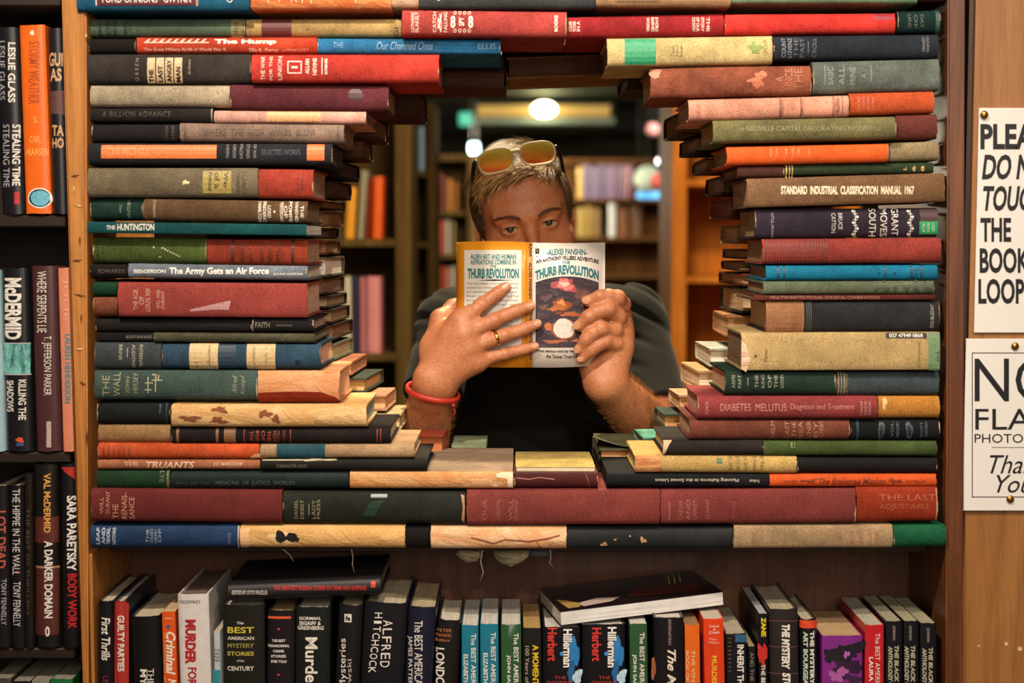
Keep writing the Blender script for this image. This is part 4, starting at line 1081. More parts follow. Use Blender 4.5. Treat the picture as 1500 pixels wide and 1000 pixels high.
# ================================================================== the paperbacks on the shelf below
BG = 'paperbacks and hardbacks standing on the shelf under the book loop'
def stand(x0, x1, y, cover, label, dxb=0.0, **k):
    """dxb: shift in pixels to the right from the top down to the bottom of the frame"""
    xc = (x0 + x1) / 2
    lean = math.atan2(dxb, 1000 - y) - math.radians(4) * 0 - (750 - xc) / FPX * math.tan(PITCH)
    k.setdefault('group', BG)
    return standing(x0, x1, y, cover, label, lean=lean, zfloor=Z_BOT, **k)
KW = 'e4ded4'
s = stand(142, 165.5, 881, '17151a', 'black book with slanted white lettering, first in the row from the left post', 0, depth=.16)
write(s, 'First Thrills', 148.5, 904, 161, 967, -90, KW, shear=.2, bold=.02); write(s, 'LEE CHILD', 151, 990, 158, 1040, -90, '9a2a2c')
s = stand(166.5, 183.5, 881, '1c2030', 'navy book with a red spine panel, second from the left post', 3, depth=.165)
patch(s, 166.5, 880.5, 184, 884, jacket('a03028')); patch(s, 166.5, 884, 187.5, 1135, jacket('a8342c'))
write(s, 'GUILTY PARTIES', 172, 901, 182, 983, -90, KW, bold=.03); patch(s, 176, 888, 177, 893, ink(KW), name='stripe')
s = stand(189, 234, 904, '151416', 'black glossy book with its title near the frame edge, third from the left', 4, depth=.15)
write(s, 'THE', 217, 979, 225, 1003, -90, KW); write(s, 'MYSTERY', 205, 980, 215, 1050, -90, KW, bold=.02); patch(s, 215.3, 980, 216, 1050, ink(KW), name='stripe')
s = stand(236.5, 256.5, 896, 'd3541c', 'bright orange paperback with cream slanted title, left of the white one', 3, kind='soft', depth=.13, pages='c9b088')
write(s, 'Criminal', 243.5, 925, 257, 988, -90, 'f0e2cc', shear=.25, bold=.03); write(s, 'AN ANTHOLOGY OF CRIME AND MYSTERY', 240, 926, 243, 1050, -90, 'f0b060'); blot(s, 246.5, 917.5, 3, 3, ink('3a5a80'), rough=.02, name='emblem'); write(s, 'AMERICA', 241, 904, 253, 906.5, 0, 'f0d8b8'); write(s, 'Noir', 246, 994, 258, 1020, -90, 'f0e2cc', shear=.25, bold=.03)
s = stand(259, 305, 871, 'd2ccc8', 'white hardback with bold red condensed title, tallest at the left', 4, depth=.16, pages='6a564a', bulge=.004)
write(s, 'GODFREY', 263, 879, 294, 883.5, 0, '2a2428'); write(s, 'MURDER', 271, 907, 287, 972, -90, 'b41f28', bold=.05); write(s, 'FOR', 275, 977, 288, 1003, -90, 'b41f28', bold=.03)
for (px0, px1) in ((258, 297), (305, 333)): pass
s = stand(312.5, 322, 925, 'b4bcbc', 'thin grey and teal paperback wedged right of the white hardback', 1.4, kind='soft', depth=.12)
patch(s, 311.5, 981, 323, 1150, ink('2c8a98')); 
for i, w in enumerate(('THE', 'AMAZ', 'ING', 'MEN')): write(s, w, 314, 950 + 5 * i, 322, 953.5 + 5 * i, 0, '1c1c20')
s = stand(325, 387, 887, '1f1d1a', 'broad black hardback with gold and white stacked title', 1, depth=.15, pages='b8b4a8', bulge=.004)
for w, y0, y1, a, b_, c in (('The', 910, 914, 347, 357, 'd8d0c0'), ('BEST', 918, 927, 333, 372, 'c8b83c'), ('AMERICAN', 932, 937, 333, 372, 'd8d0c0'), ('MYSTERY', 942, 948.5, 333, 372, '8f8a44'), ('STORIES', 954, 960, 333, 372, 'c0b048'), ('of the', 965.5, 969, 347, 358, 'c8c0b0'), ('CENTURY', 975.5, 982, 333, 372, 'd8d0c0')): write(s, w, a, y0, b_, y1, 0, c, bold=.02, shear=.2 if len(w) < 4 or w[0] == 'o' else 0)
s = stand(391.5, 432, 895, '1b171b', 'dark hardback with an orange bar and two red dots', -1, depth=.15, pages='a8906c', bulge=.004)
patch(s, 392, 902.5, 426, 906, ink('d8542c'), name='band'); blot(s, 408, 921, 2, 1.6, ink('c8342c'), name='emblem'); blot(s, 408, 988, 2, 1.6, ink('c8342c'), name='emblem')
for i, (w, a, b_) in enumerate((('THE BEST', 398, 418), ('PARANORMAL', 392, 424), ('CRIME', 400, 416), ('STORIES', 397, 419), ('EVER TOLD', 397, 420))): write(s, w, a, 936 + 7.6 * i, b_, 940 + 7.6 * i, 0, KW, bold=.02)
s = stand(433, 484, 890, '191c19', 'black-green hardback with big white vertical word below three author lines', -1, depth=.15, pages='b8b4a8', bulge=.004)
for i, w in enumerate(('GORMAN,', 'SEGRIFF &', 'GREENBERG')): write(s, w, 436 + (2 if i < 2 else 0), 903 + 6.8 * i, 472 + (2 if i == 2 else -2), 908.5 + 6.8 * i, 0, KW, bold=.02)
write(s, 'Murder', 447, 933, 465, 1010, -90, 'e8e2d4', bold=.02); write(s, 'Most Confederate', 449, 1016, 463, 1100, -90, 'e8e2d4')
s = stand(495.5, 532, 888, '1a181a', 'black hardback with a small white emblem and upward white title', -5.5, depth=.14, pages='b0a080')
patch(s, 504.5, 899, 515, 911, ink('d8d2c6'), name='emblem'); write(s, 'fe', 506, 901, 513, 909, 0, '1a181a', bold=.04); write(s, 'Polish Mysteries', 497, 935, 509, 1060, 90, KW); write(s, 'Jakubowski', 508, 965, 517, 1055, 90, 'b8b0a8')
s = stand(534, 597, 885, '17161a', 'wide black hardback with two columns of thin white capitals', -6, depth=.16, pages='b0a48c', bulge=.005)
for i, (c, y) in enumerate(zip('ALFRED', range(908, 985, 12))): write(s, c, 561.5 - i * 0.9, y, 575 - i * .9, y + 9, -90, KW)
for i, (c, y) in enumerate(zip('HITCHCOCK', range(897, 995, 10))): write(s, c, 549 - i * 1.2, y, 560 - i * 1.2, y + 8, -90, KW)
s = stand(598, 640, 891, '1a1b2c', 'navy hardback with two lines of serif title, leaning beside the two-column one', -6, depth=.16, pages='b0a080')
write(s, 'The BEST AMERICAN', 607, 909, 619, 1010, -90, KW); write(s, 'JAMES PATTERSON', 596, 932, 604, 1025, -90, KW)
s = stand(641, 676, 910, '1b181a', 'black book with orange author lines over a white vertical title', -5, depth=.13, pages='c8c0b0')
for i, w in enumerate(('PETER', 'HAINING', 'Editor')): write(s, w, 640 - i, 921 + 7 * i, 662 - i, 925.5 + 7 * i, 0, 'b8743c')
write(s, 'LONDON', 638, 949, 651, 1015, -90, KW, bold=.02)
for (x0, x1, yt, col, lb, nm, dx) in ((676, 701, 916, '1d7088', 'teal paperback, left of the two identical teal ones', 'ELIZABETH GEORGE', 0), (703, 730, 914, '1d7088', 'teal paperback, right of the two identical teal ones, beside the green one', 'ELIZABETH GEORGE', .8), (733.5, 763.5, 915, '2c5233', 'green paperback right of the two teal ones', 'JOHN SANDFORD', .8), (922, 948, 914, '2c5233', 'green paperback standing alone between two black books', 'JOHN SANDFORD', 1)):
    s = stand(x0, x1, yt, col, lb, dx, kind='soft', depth=.14, pages='c0bcb4')
    c = x1 - 9
    write(s, 'The BEST AMERICAN', c - 2, yt + 12, c + 5, yt + 110, -90, KW, bold=.01); write(s, nm, c - 13, yt + (42 if x0 < 720 else 44), c - 6.5, yt + 125, -90, KW, bold=.02)
s = stand(765.5, 793, 920, '1a1917', 'slim black book with yellow vertical title and brown page top', .5, depth=.13, kind='soft', pages='a88850')
write(s, 'A MOMENT', 780, 944, 789, 1003, -90, 'd8b81c', bold=.03); write(s, '100 Years of Crime', 769.5, 946, 775, 1030, -90, 'b8a890')
for k, (x0, x1, yt) in enumerate(((795, 850, 919), (853, 916, 914.5))):
    s = stand(x0, x1, yt, '131215', ('left' if k == 0 else 'right') + ' one of two twin black books with a blue landscape on the spine', 0, depth=.14, pages='c8c4bc', bulge=.003)
    xo = 0 if k == 0 else 65
    write(s, 'Hillerman', 825 + xo, 918 if k else 921, 838 + xo, 977, -90, 'e8e4e0', bold=.03); write(s, 'Herbert', 802 + xo, 919, 816 + xo, 968, -90, 'c8342c', bold=.03)
    blot(s, 841 + xo * 1.0, 955, 7.5, 21, ink('2a78b8'), .0004, rough=.25, seed=31, name='picture'); blot(s, 846 + xo, 992, 7, 11, ink('b8d4e4'), .00045, rough=.3, seed=33, name='picture'); blot(s, 837 + xo, 984, 5, 16, ink('1f5f98'), .00042, rough=.3, seed=35, name='picture')
    write(s, 'THE', 812 + xo, 990, 829 + xo, 994, 0, 'b83a34'); write(s, 'OXFORD', 801 + xo, 997, 838 + xo, 1005, 0, 'b83a34'); write(s, '\u2022', 820 + xo, 954, 826 + xo, 960, 0, '3a88c8')
s = stand(958, 1002, 905, '161416', 'broad black book with white script lettering, left of the orange pair', 0, depth=.14, pages='c8c0b8', bulge=.004)
write(s, 'REIZENSTEIN', 979, 907, 983, 944, -90, 'b8a0a0', space=1.2); write(s, 'The Mystery', 974, 951, 990, 1060, -90, 'e8dcc8', shear=.4, bold=.02); blot(s, 957.5, 980, 3, 18, ink('9a5a3a'), rough=.2, seed=41, name='picture')
s = stand(1003, 1025, 916, 'd8641c', 'slim orange paperback with pale classic lettering', 1, kind='soft', depth=.13, pages='8a6a4c')
write(s, 'THE VINTAGE', 1013, 952, 1018, 1030, -90, 'f0c8a0'); write(s, 'BOOK OF CLASSIC', 1004.5, 953, 1009, 1040, -90, 'f0c8a0')
s = stand(1030, 1060, 907, 'd23f1c', 'orange-red paperback with white stacked lines and yellow title', 2, kind='soft', depth=.14, pages='c0b4a4')
for i, w in enumerate(('Oxford', '&', 'Dell')): write(s, w, 1039 if i != 1 else 1045, 915 + 4.6 * i, 1053 if i != 1 else 1048, 918.6 + 4.6 * i, 0, 'f0dcd0')
write(s, 'Mac-', 1039, 934, 1051, 937.5, 0, 'f0b8a0'); write(s, 'Millan', 1038, 939, 1053, 942.5, 0, 'f0b8a0'); write(s, 'MURDER FOR', 1042.5, 960, 1050, 1030, -90, 'e8b030', bold=.03)
s = stand(1063, 1093, 929, '15161b', 'black book with blue-topped spine and white condensed title', 2, depth=.14, pages='a89c88', kind='soft')
patch(s, 1077, 929, 1093.5, 940, ink('2c5a7c')); write(s, 'INHERIT THE DEAD', 1080, 944, 1089.5, 1040, -90, KW, bold=.03)
for i in range(9): write(s, 'I', 1066, 934 + 6 * i, 1071, 938 + 6 * i, -60, '8a4a3c') if False else patch(s, 1067, 934 + 6 * i, 1071, 935 + 6 * i, ink('8a5a4c'), name='stripe')
s = stand(1096, 1107, 947, '1a1818', 'low black paperback squeezed between taller neighbours', 1, kind='soft', depth=.12, pages='9a8a60')
write(s, 'AND THE DYING', 1099, 955, 1104, 1030, -90, '8a7a80')
s = stand(1111.5, 1125, 899, '151316', 'thin black paperback with yellow and red picture strip', 0, kind='soft', depth=.15, pages='a8a8b0')
write(s, 'ZANE', 1115, 904, 1122, 932, -90, 'd8c020', bold=.05); blot(s, 1117, 958, 6, 18, ink('c02a20'), rough=.4, seed=51, name='picture'); write(s, 'THE BEST', 1115, 973, 1121, 1010, -90, KW, bold=.02)
s = stand(1126.5, 1170, 893.5, '2a2424', 'dark grey-brown broad hardback with bold white capitals and faint hoops', 2, depth=.15, pages='b4a890', bulge=.0065)
for y in (909, 947, 986): patch(s, 1126.5, y, 1171, y + .9, ink('7a4a48'), name='stripe')
write(s, 'THE MYSTERY', 1145, 914, 1157, 980, -90, 'e8e2d4', bold=.05, shear=.15); write(s, 'STORY', 1146, 985, 1158, 1025, -90, 'e8e2d4', bold=.05, shear=.15)
s = stand(1172.5, 1197, 908, '1a1818', 'black book with an orange-red top band and two bold title columns', 2, depth=.14, pages='b4a890')
patch(s, 1172.5, 908.5, 1198, 920, ink('d84a24')); write(s, 'THE MYSTERY', 1186.5, 924, 1193, 1002, -90, KW, bold=.04); write(s, 'ART BOURGEAU', 1177, 925, 1183.5, 1010, -90, 'b8d0b8', bold=.04)
s = stand(1204, 1263.5, 931.5, '7c2a80', 'fat purple paperback with a dark photographic spine', 0, kind='soft', depth=.13, pages='b89870')
for cx, cy, rx, ry, c, sd in ((1240, 955, 24, 14, '1a1020', 61), (1215, 962, 9, 8, '1a1020', 62), (1238, 980, 20, 14, '2c1230', 63), (1228, 988, 12, 10, 'a85aa0', 64), (1240, 958, 4, 5, 'b060b0', 65), (1250, 995, 10, 8, '3a1a40', 66)): blot(s, cx, cy, rx, ry, ink(c), .0003 + sd * 1e-6, rough=.5, seed=sd, name='picture')
s = stand(1267, 1295, 915.5, 'b8202a', 'crimson paperback with white lettering, left of the three identical black ones', 0, kind='soft', depth=.15, pages='b4b0a0')
write(s, 'The BEST AMERICAN', 1282, 927, 1289, 1020, -90, 'e8d8c8'); write(s, 'LAURA LIPPMAN', 1273, 962, 1279, 1045, -90, 'e8d8c8', bold=.03)
for k, (x0, x1, yt, w_) in enumerate(((1298, 1322, 910, 'leftmost'), (1324, 1346, 910, 'middle one'), (1348, 1372, 913, 'rightmost'))):
    s = stand(x0, x1, yt, '16151a', w_ + ' of the three identical black anthology paperbacks at the right post', 0, kind='soft', depth=.14, pages='a09a80')
    c = x1 - 12
    write(s, 'GORMAN', c - 2.5, yt + 6, c + 1.5, yt + 27, -90, 'a8a094'); write(s, 'THE BLACK LIZARD', c, yt + 35, c + 6.5, yt + 125, -90, 'a8a48c', bold=.05, shear=.15); write(s, 'ANTHOLOGY OF', c - 9, yt + 36, c - 2.5, yt + 100, -90, 'a8a48c', bold=.05, shear=.15)

# a thick hardback laid across the left half of the row
s = lying(334, 558, 857, 881.5, jacket('161315', .55), 'thick black hardback lying flat across the tops of the left paperbacks', slope=-10, d=0.004, depth=.15, pages='a08a70', group=None)
write(s, 'EDITED BY OTTO PENZLER', 340, 864.5, 392, 870.5, 0, KW, arch=0); write(s, 'THE GREATEST RUSSIAN STORIES OF CRIME AND SUSPENSE', 401, 857.5, 537, 864, 0, 'c02a24', bold=.02)
patch(s, 543.5, 851, 550, 860, ink('d0402c'), name='emblem')
# a white-edged paperback lying askew across the right half
pr = empty('book', P(822, 916, YF + .004), (0, math.radians(-4.2), math.radians(11)))
tag(pr, 'large paperback with dark pictured cover and white fore-edge lying askew on the row', 'book')
Lp, Tp, Dp = 0.224, 0.0185, 0.13
bmp = bmesh.new()
add_box(bmp, 0.0004, Lp - .0004, 0.0004, Dp - .002, .0006, Tp - .0006)
link_bm('page_block', bmp, paper('dcdad8'), pr)
bmp = bmesh.new(); add_box(bmp, 0, Lp, 0, Dp, 0, .0006); add_box(bmp, 0, Lp, 0, Dp, Tp - .0006, Tp); add_box(bmp, 0, Lp, Dp - .001, Dp, 0, Tp)
link_bm('cover', bmp, jacket('1a1012', .25), pr)
def flat(name, pts, z, mat):
    link(name, [(x, y, z) for x, y in pts], [tuple(range(len(pts)))], mat, pr)
zt = Tp + .0003
flat('picture', [(.035, .012), (.075, .02), (.09, .036), (.06, .045), (.03, .03)], zt, jacket('b8a49c'))
flat('picture', [(.014, .01), (.03, .012), (.034, .03), (.02, .05), (.008, .06)], zt + .0001, jacket('a8884a'))
flat('picture', [(.10, .03), (.2, .02), (.21, .06), (.12, .07)], zt, jacket('4a1a1a'))
for k in range(3): flat('stripe', [(.17 + .008 * k, .07), (.172 + .008 * k, .07), (.185 + .008 * k, .12), (.183 + .008 * k, .12)], zt + .0001, ink('b89850'))

# ================================================================== left bookcase
lc = empty('bookcase', (P(-120, 700).x, 2.0, 0))
tag(lc, 'dark bookcase at the left edge holding three rows of crime novels', 'bookcase')
lx0, lx1 = P(-420, 500).x, P(101, 500).x
lx1 = P(88, 0).x - .0005
W_LC = wood('1c110a', '301c11', 'x', 0.5)
def board(py0, py1): return P(50, py0).z, P(50, py1).z
zA1, zA0 = board(314.5, 332); zB1, zB0 = board(662.5, 678); zC1, zC0 = board(950, 965); zT1, zT0 = board(-12, 8)
zD = P(50, 1235).z
for (z1, z0) in ((zA1, zA0), (zB1, zB0), (zC1, zC0), (zT1, zT0), (zD, zD - .02)):
    cbox('shelf', lx0, lx1, YF + 0.004, YF + 0.22, z0, z1 - .0006, W_LC, parent=lc)
cbox('back_panel', lx0, lx1, YF + 0.2205, YF + .228, 0.2, 2.2, W_LC, 0, parent=lc)
cbox('side_panel', lx0 - .022, lx0 - .0005, YF, YF + .228, 0.0, 2.2, W_LC, parent=lc)
LGp = 'crime novels in the left bookcase'
def ls(x0, x1, y, zf, cover, label, dxb, yb, **k):
    xc = (x0 + x1) / 2
    lean = math.atan2(dxb, yb - y) - (750 - xc) / FPX * math.tan(PITCH)
    return standing(x0, x1, y, cover, label, lean=lean, zfloor=zf + .001, group=LGp, depth=.15, **k)
s = ls(-9, 26.5, 40, zA1, '18171b', 'glossy black novel with white condensed letters at the left frame edge, top row', 10, 312)
write(s, 'LESLIE GLASS', 12, 62, 22, 150, -90, KW, bold=.02); write(s, 'STEALING TIME', 18, 182, 29, 272, -90, KW, bold=.02); write(s, 'LESLIE GLASS', -2, 60, 7, 146, -90, 'a8a8b0'); write(s, 'STEALING TIME', 4, 182, 14, 274, -90, 'a8a8b0'); patch(s, 21, 281, 28, 299, ink('b82a30'))
s = ls(27, 65, 37, zA1, 'e0661c', 'bright orange novel with a blue round badge, top row of the left bookcase', 10, 312, bulge=.004)
write(s, 'STORMY WEATHER', 42, 60, 58, 152, -90, 'b8501c', bold=.01); write(s, 'CARL', 44, 199, 60, 210, 0, 'f0b060'); write(s, 'HIAASEN', 38, 217, 70, 228, 0, 'f0b060'); blot(s, 58, 290, 18, 15, ink('e8e0d8'), .0003, rough=.02, seed=2, name='emblem'); blot(s, 58, 290, 16, 13, ink('20242c'), .00035, rough=.02, seed=2, name='emblem'); blot(s, 58.5, 290, 13.5, 11.5, ink('6ab4cc'), .0004, rough=.04, seed=3, name='emblem'); write(s, 'S', 49, 171, 54, 180, 0, 'f0b060'); blot(s, 47, 48, 2.6, 3.6, ink('f4e8d8'), rough=.2, name='emblem')
s = ls(68.5, 91, 41, zA1, '1a1b20', 'black novel with tan stacked capitals beside the light post, top row', 8, 312)
for w, a, y0, y1 in (('GUI', 71, 77, 97), ('AS', 73, 100, 119), ('TA', 76, 183, 199), ('HO', 76, 202, 217)): write(s, w, a, y0, a + (20 if len(w) > 2 else 17), y1, 0, 'c89c74', bold=.03)
stick(s, 'picture', [(70, 134), (94, 132), (95, 168), (73, 166)], [(0, 1, 2, 3)], lambda u, v: (u, v), ink('5a3a34'), .0004)
s = ls(-30, -1, 396, zB1, '9cbcc4', 'pale blue novel mostly cut off by the frame, middle row', 8, 665)
s = ls(0.5, 40, 393, zB1, '17171b', 'black novel with huge white name and a teal picture band, middle row', 8, 665, bulge=.006)
write(s, 'McDERMID', 6, 407, 31, 497, -90, 'e8e2d8', bold=.04); patch(s, 2.5, 503, 43, 547, torn('1c6a68', '7ac0b8', '14302f', 60), name='picture'); patch(s, 2.5, 502, 43, 503.5, ink('c8c8c8'), name='stripe'); patch(s, 3.5, 547.5, 44, 549, ink('c8c8c8'), name='stripe')
write(s, 'KILLING THE', 27, 556, 38, 615, -90, KW, bold=.02); write(s, 'SHADOWS', 9, 557, 20, 603, -90, KW, bold=.02); blot(s, 29, 644, 5, 4, ink('d8502c'), rough=.3, name='emblem'); patch(s, 24, 648, 35, 653, ink('3a5080'), name='emblem')
s = ls(43.5, 82, 390, zB1, '4a2a2c', 'plum-brown novel with tall thin white capitals, middle row', 8, 661, bulge=.007)
write(s, 'WHERE SERPENTS LIE', 54, 397, 68, 487, -90, 'e0d8cc'); write(s, 'T. JEFFERSON PARKER', 61, 492, 75, 579, -90, 'e0d8cc'); patch(s, 68, 617, 75, 655, ink('b8a49c')); 
s = ls(84.5, 100.3, 393, zB1, 'cf8264', 'slim salmon-orange novel with turquoise lettering beside the post, middle row', 8, 658, kind='soft')
write(s, 'JULIE', 92, 408, 99, 470, -90, 'e0a488'); write(s, 'LAUREN HENDERSON', 95, 489, 103.5, 590, -90, '2a8a98', bold=.02)
s = ls(-14, 11.5, 712, zC1, '1a1618', 'black novel with red stacked letters at the left frame edge, lower row', 4, 952)
write(s, 'LOT DEAD', -4, 748, 8, 832, -90, 'b85a4c', bold=.02); write(s, 'TONY FENNELLY', 2, 848, 9, 915, -90, 'b8b4b8')
s = ls(12.5, 34, 711, zC1, '17161a', 'black novel with one long white title line, lower row of the left bookcase', 3, 948)
write(s, 'THE HIPPIE IN THE WALL', 18, 716, 29, 842, -90, 'd8d4d0'); write(s, 'TONY FENNELLY', 19, 852, 30, 917, -90, 'd8d4d0'); blot(s, 25, 838, 2, 2, ink('c04a6a'), rough=.05, name='emblem')
s = ls(35, 47, 695, zC1, '1d1815', 'dim brown-black novel with tiny lettering, left of the sunset-spined one', 2, 948)
write(s, 'THE BEST OF THRILLERS', 38, 745, 43, 900, -90, '5c4438')
s = ls(48, 82.5, 681, zC1, '1b1715', 'black novel with a dusky red sunset spine and orange name, lower row', 4, 948, bulge=.007)
patch(s, 49, 757, 84, 795, ink('5a2620'), name='picture'); patch(s, 50, 832, 85, 930, ink('53251f'), name='picture'); patch(s, 50, 829, 85, 833, ink('a87a60'), name='stripe')
write(s, 'VAL McDERMID', 64, 693, 74, 780, -90, 'd89a4c', bold=.03); write(s, 'A DARKER DOMAIN', 65, 792, 77, 905, -90, 'e4e0d8', bold=.03); write(s, '0', 66, 917, 73, 932, 0, KW, bold=.03)
s = ls(87, 110, 680, zC1, '161417', 'black novel with white name and red title beside the post, lower row', 4, 945)
write(s, 'SARA PARETSKY', 98, 726, 111, 836, -90, 'e4e0d8', bold=.03); write(s, 'BODY WORK', 99, 840, 112, 921, -90, 'b81f24', bold=.03); stick(s, 'picture', [(88, 684), (108, 684), (109, 702), (96, 692)], [(0, 1, 2, 3)], lambda u, v: (u, v), ink('b02420'), .0004)
for x0, x1, yt, c, lb in ((-12, 16, 994, '4a4438', 'grey-brown book whose page top just shows in the lowest left row'), (18, 44, 998, '1d1a18', 'black book whose page top just shows in the lowest left row'), (46, 72, 997, '8a8478', 'grey book whose page top just shows in the lowest left row'), (74, 106, 995, '1c6a3a', 'bright green-topped book in the lowest left row beside the post')):
    ls(x0, x1, yt, zD, c, lb, 1, 1300, pages='8a8478', kind='soft')

# ================================================================== the aisle behind: cases, books, lamps (all far and out of focus)
W_BG = wood('44341a', '6a5630', 'z', 0.85, 0.5, 0.0)
W_BGR = wood('96581f', 'c88238', 'z', 0.7, 0.5, 0.0)
def bgcase(label, px0, px1, Y, boards, py_top, depth, wmat, wall=0.024, zb=0.0, back=True):
    x0, x1 = P(px0, 350, Y).x, P(px1, 350, Y).x
    root = empty('bookcase', ((x0 + x1) / 2, Y + depth / 2, zb))
    tag(root, label, 'bookcase')
    zt = P(700, py_top, Y).z
    cbox('side_panel', x0, x0 + wall, Y, Y + depth, zb, zt, wmat, .002, root)
    cbox('side_panel', x1 - wall, x1, Y, Y + depth, zb, zt, wmat, .002, root)
    cbox('top_panel', x0 + wall + .0005, x1 - wall - .0005, Y, Y + depth - .012, zt - wall, zt, wmat, .002, root)
    if back: cbox('back_panel', x0 + wall + .0005, x1 - wall - .0005, Y + depth - .011, Y + depth, zb, zt, wmat, 0, root)
    zs = []
    for py in boards:
        z = P(700, py, Y).z
        cbox('shelf', x0 + wall + .0005, x1 - wall - .0005, Y + .004, Y + depth - .012, z - .022, z, wmat, .002, root)
        zs.append(z)
    return root, zs
ORD = 'first second third fourth fifth sixth seventh eighth ninth tenth eleventh twelfth'.split()
CN = {}
def bgbooks(Y, z, items, where, group, depth=0.14):
    """items: px0, px1, py_top, colour, colour word, lean"""
    for i, (a, b, yt, col, word, lean) in enumerate(items):
        xa, xb = P(a, 350, Y).x, P(b, 350, Y).x
        h = P(700, yt, Y).z - z - .001
        zl_ = (xb - xa) / 2 * abs(math.sin(lean))
        lb = '%s book, %s from the left %s' % (word, ORD[i], where)
        SEED[0] += 1
        root = empty('book', ((xa + xb) / 2, Y + .012, z + .0008 + zl_), (0, -math.pi / 2 - lean, 0))
        tag(root, lb, 'book', group)
        book_parts(root, h, xb - xa - .001, depth, Vector((h / 2, 0, 0)), jacket(col), paper('c4b090'), 'hard', None, SEED[0])

Y1 = 4.2
_, (zu, zl, zq) = bgcase('dark bookcase in the aisle left of the man, nearest of the blurred ones', 330, 602, Y1, (350, 518, 690), 40, 0.3, W_BG, .045)
bgbooks(Y1, zu, ((452, 466, 262, '6a3020', 'dull red', 0), (467, 484, 255, '8a6a30', 'ochre', 0), (485, 502, 268, '3a3428', 'dark', 0), (503, 518, 274, 'd89a2c', 'mustard yellow', -.06), (521, 532, 249, '8a8874', 'grey-white', -.07), (535, 539.5, 262, '8a2c14', 'deep red', -.04), (543, 559, 258, 'd2581c', 'orange', -.03)), 'on the upper shelf of the nearest blurred bookcase', 'books on the upper shelf of the near aisle bookcase')
bgbooks(Y1, zl, ((470, 486, 415, '6a6048', 'olive', 0), (487, 501, 412, 'b8b898', 'cream', 0), (502, 513, 405, 'c8c4b4', 'off-white', 0), (513.5, 524, 404, '2c2c48', 'navy', 0), (525, 534, 406, 'b0707c', 'dusky pink', 0), (535, 556, 405, 'd08890', 'pink', 0)), 'on the lower shelf of the nearest blurred bookcase', 'books on the lower shelf of the near aisle bookcase')
Y2 = 5.5
_, z2 = bgcase('second blurred bookcase left of the man, seen past the nearest one', 560, 638, Y2, (250, 354, 440, 528), 150, 0.32, W_BG, .03)
bgbooks(Y2, z2[0], ((583, 591, 190, 'c0d0cc', 'white', 0), (592, 598, 186, '6aa070', 'green', 0), (599, 606, 187, 'd8dcd8', 'bright white', 0), (607, 613, 186, '4a84b0', 'mid blue', 0), (614, 622, 184, '8ab4d0', 'pale blue', 0)), 'on the top shelf of the second blurred bookcase', 'books on the top shelf of the second aisle bookcase')
bgbooks(Y2, z2[1], ((584, 592, 300, 'b8785c', 'dusky orange', 0), (593, 602, 318, 'd8862c', 'amber', 0), (603, 612, 322, '5a4a2c', 'brown', 0)), 'on the second shelf of the second blurred bookcase', 'books on the second shelf of the second aisle bookcase')
bgbooks(Y2, z2[3], ((583, 590, 462, 'a83a20', 'red', 0), (591, 599, 470, 'c8521c', 'vermilion', 0), (600, 611, 500, 'd8882c', 'amber yellow', 0)), 'low on the second blurred bookcase', 'books on the low shelf of the second aisle bookcase')
Y3 = 6.8
_, z3 = bgcase('third blurred bookcase, directly left of the man\'s head', 610, 694, Y3, (309, 372, 442, 510), 226, 0.3, wood('6a5432', '8c744a', 'z', .85, .4, 0.0), .03)
bgbooks(Y3, z3[0], ((624, 630, 246, 'b8a898', 'grey-pink', 0), (631, 637, 238, 'c8bca8', 'cream', 0), (638, 645, 252, 'a85048', 'dull red', 0), (646, 652, 258, '8a4c50', 'plum', 0), (653, 662, 262, 'c8893c', 'ochre', 0), (663, 671, 266, 'b8703c', 'tan', 0)), 'on the top shelf of the third blurred bookcase', 'books on the top shelf of the third aisle bookcase')
bgbooks(Y3, z3[1], ((624, 634, 324, 'a8403c', 'rust red', 0), (635, 643, 322, 'b83438', 'red', 0), (644, 650, 322, 'd86858', 'coral', 0), (651, 658, 322, 'd0ccc0', 'white', 0), (659, 666, 324, '9a8a5c', 'khaki', 0)), 'on the middle shelf of the third blurred bookcase', 'books on the middle shelf of the third aisle bookcase')
bgbooks(Y3, z3[2], ((626, 634, 394, '5a6a34', 'moss green', 0), (635, 643, 392, '98a068', 'pale green', 0), (644, 651, 390, 'c8503c', 'brick red', 0), (652, 659, 392, 'd8a090', 'salmon', 0), (660, 667, 390, 'd4d4c8', 'off-white', 0)), 'on the lower shelf of the third blurred bookcase', 'books on the lower shelf of the third aisle bookcase')
Y4 = 8.6
_, z4 = bgcase('far bookcase behind the man with a row of mauve books', 690, 1010, Y4, (291, 347, 402), 232, 0.3, wood('4a3018', '6a4826', 'z', .85, .4, 0.0), .03)
bgbooks(Y4, z4[0], ((846, 854, 244, 'b89850', 'straw', 0), (855, 866, 241, '5c4c70', 'violet', 0), (867, 877, 243, '6c5878', 'mauve', 0), (878, 888, 240, '54466a', 'dark violet', 0), (889, 899, 242, '74587a', 'plum-mauve', 0), (900, 910, 241, '60486a', 'purple', 0), (911, 929, 242, '7c5064', 'dusky rose', 0)), 'on the top shelf of the far bookcase', 'mauve books on the far bookcase')
bgbooks(Y4, z4[1], ((846, 857, 304, '9a8048', 'tan', 0), (858, 869, 302, '8a7038', 'ochre', 0), (870, 880, 305, '786038', 'brown', 0), (892, 902, 298, 'c8ccd0', 'white', 0), (905, 922, 304, '6a3c18', 'rust', 0), (924, 942, 302, '54341a', 'dark brown', 0)), 'on the lower shelf of the far bookcase', 'books on the lower shelf of the far bookcase')
Y5 = 4.9
x5, z5 = bgcase('honey-coloured empty bookcase right of the man, lit from above', 984, 1260, Y5, (263, 405, 560, 720), 60, 0.42, W_BGR, .05)

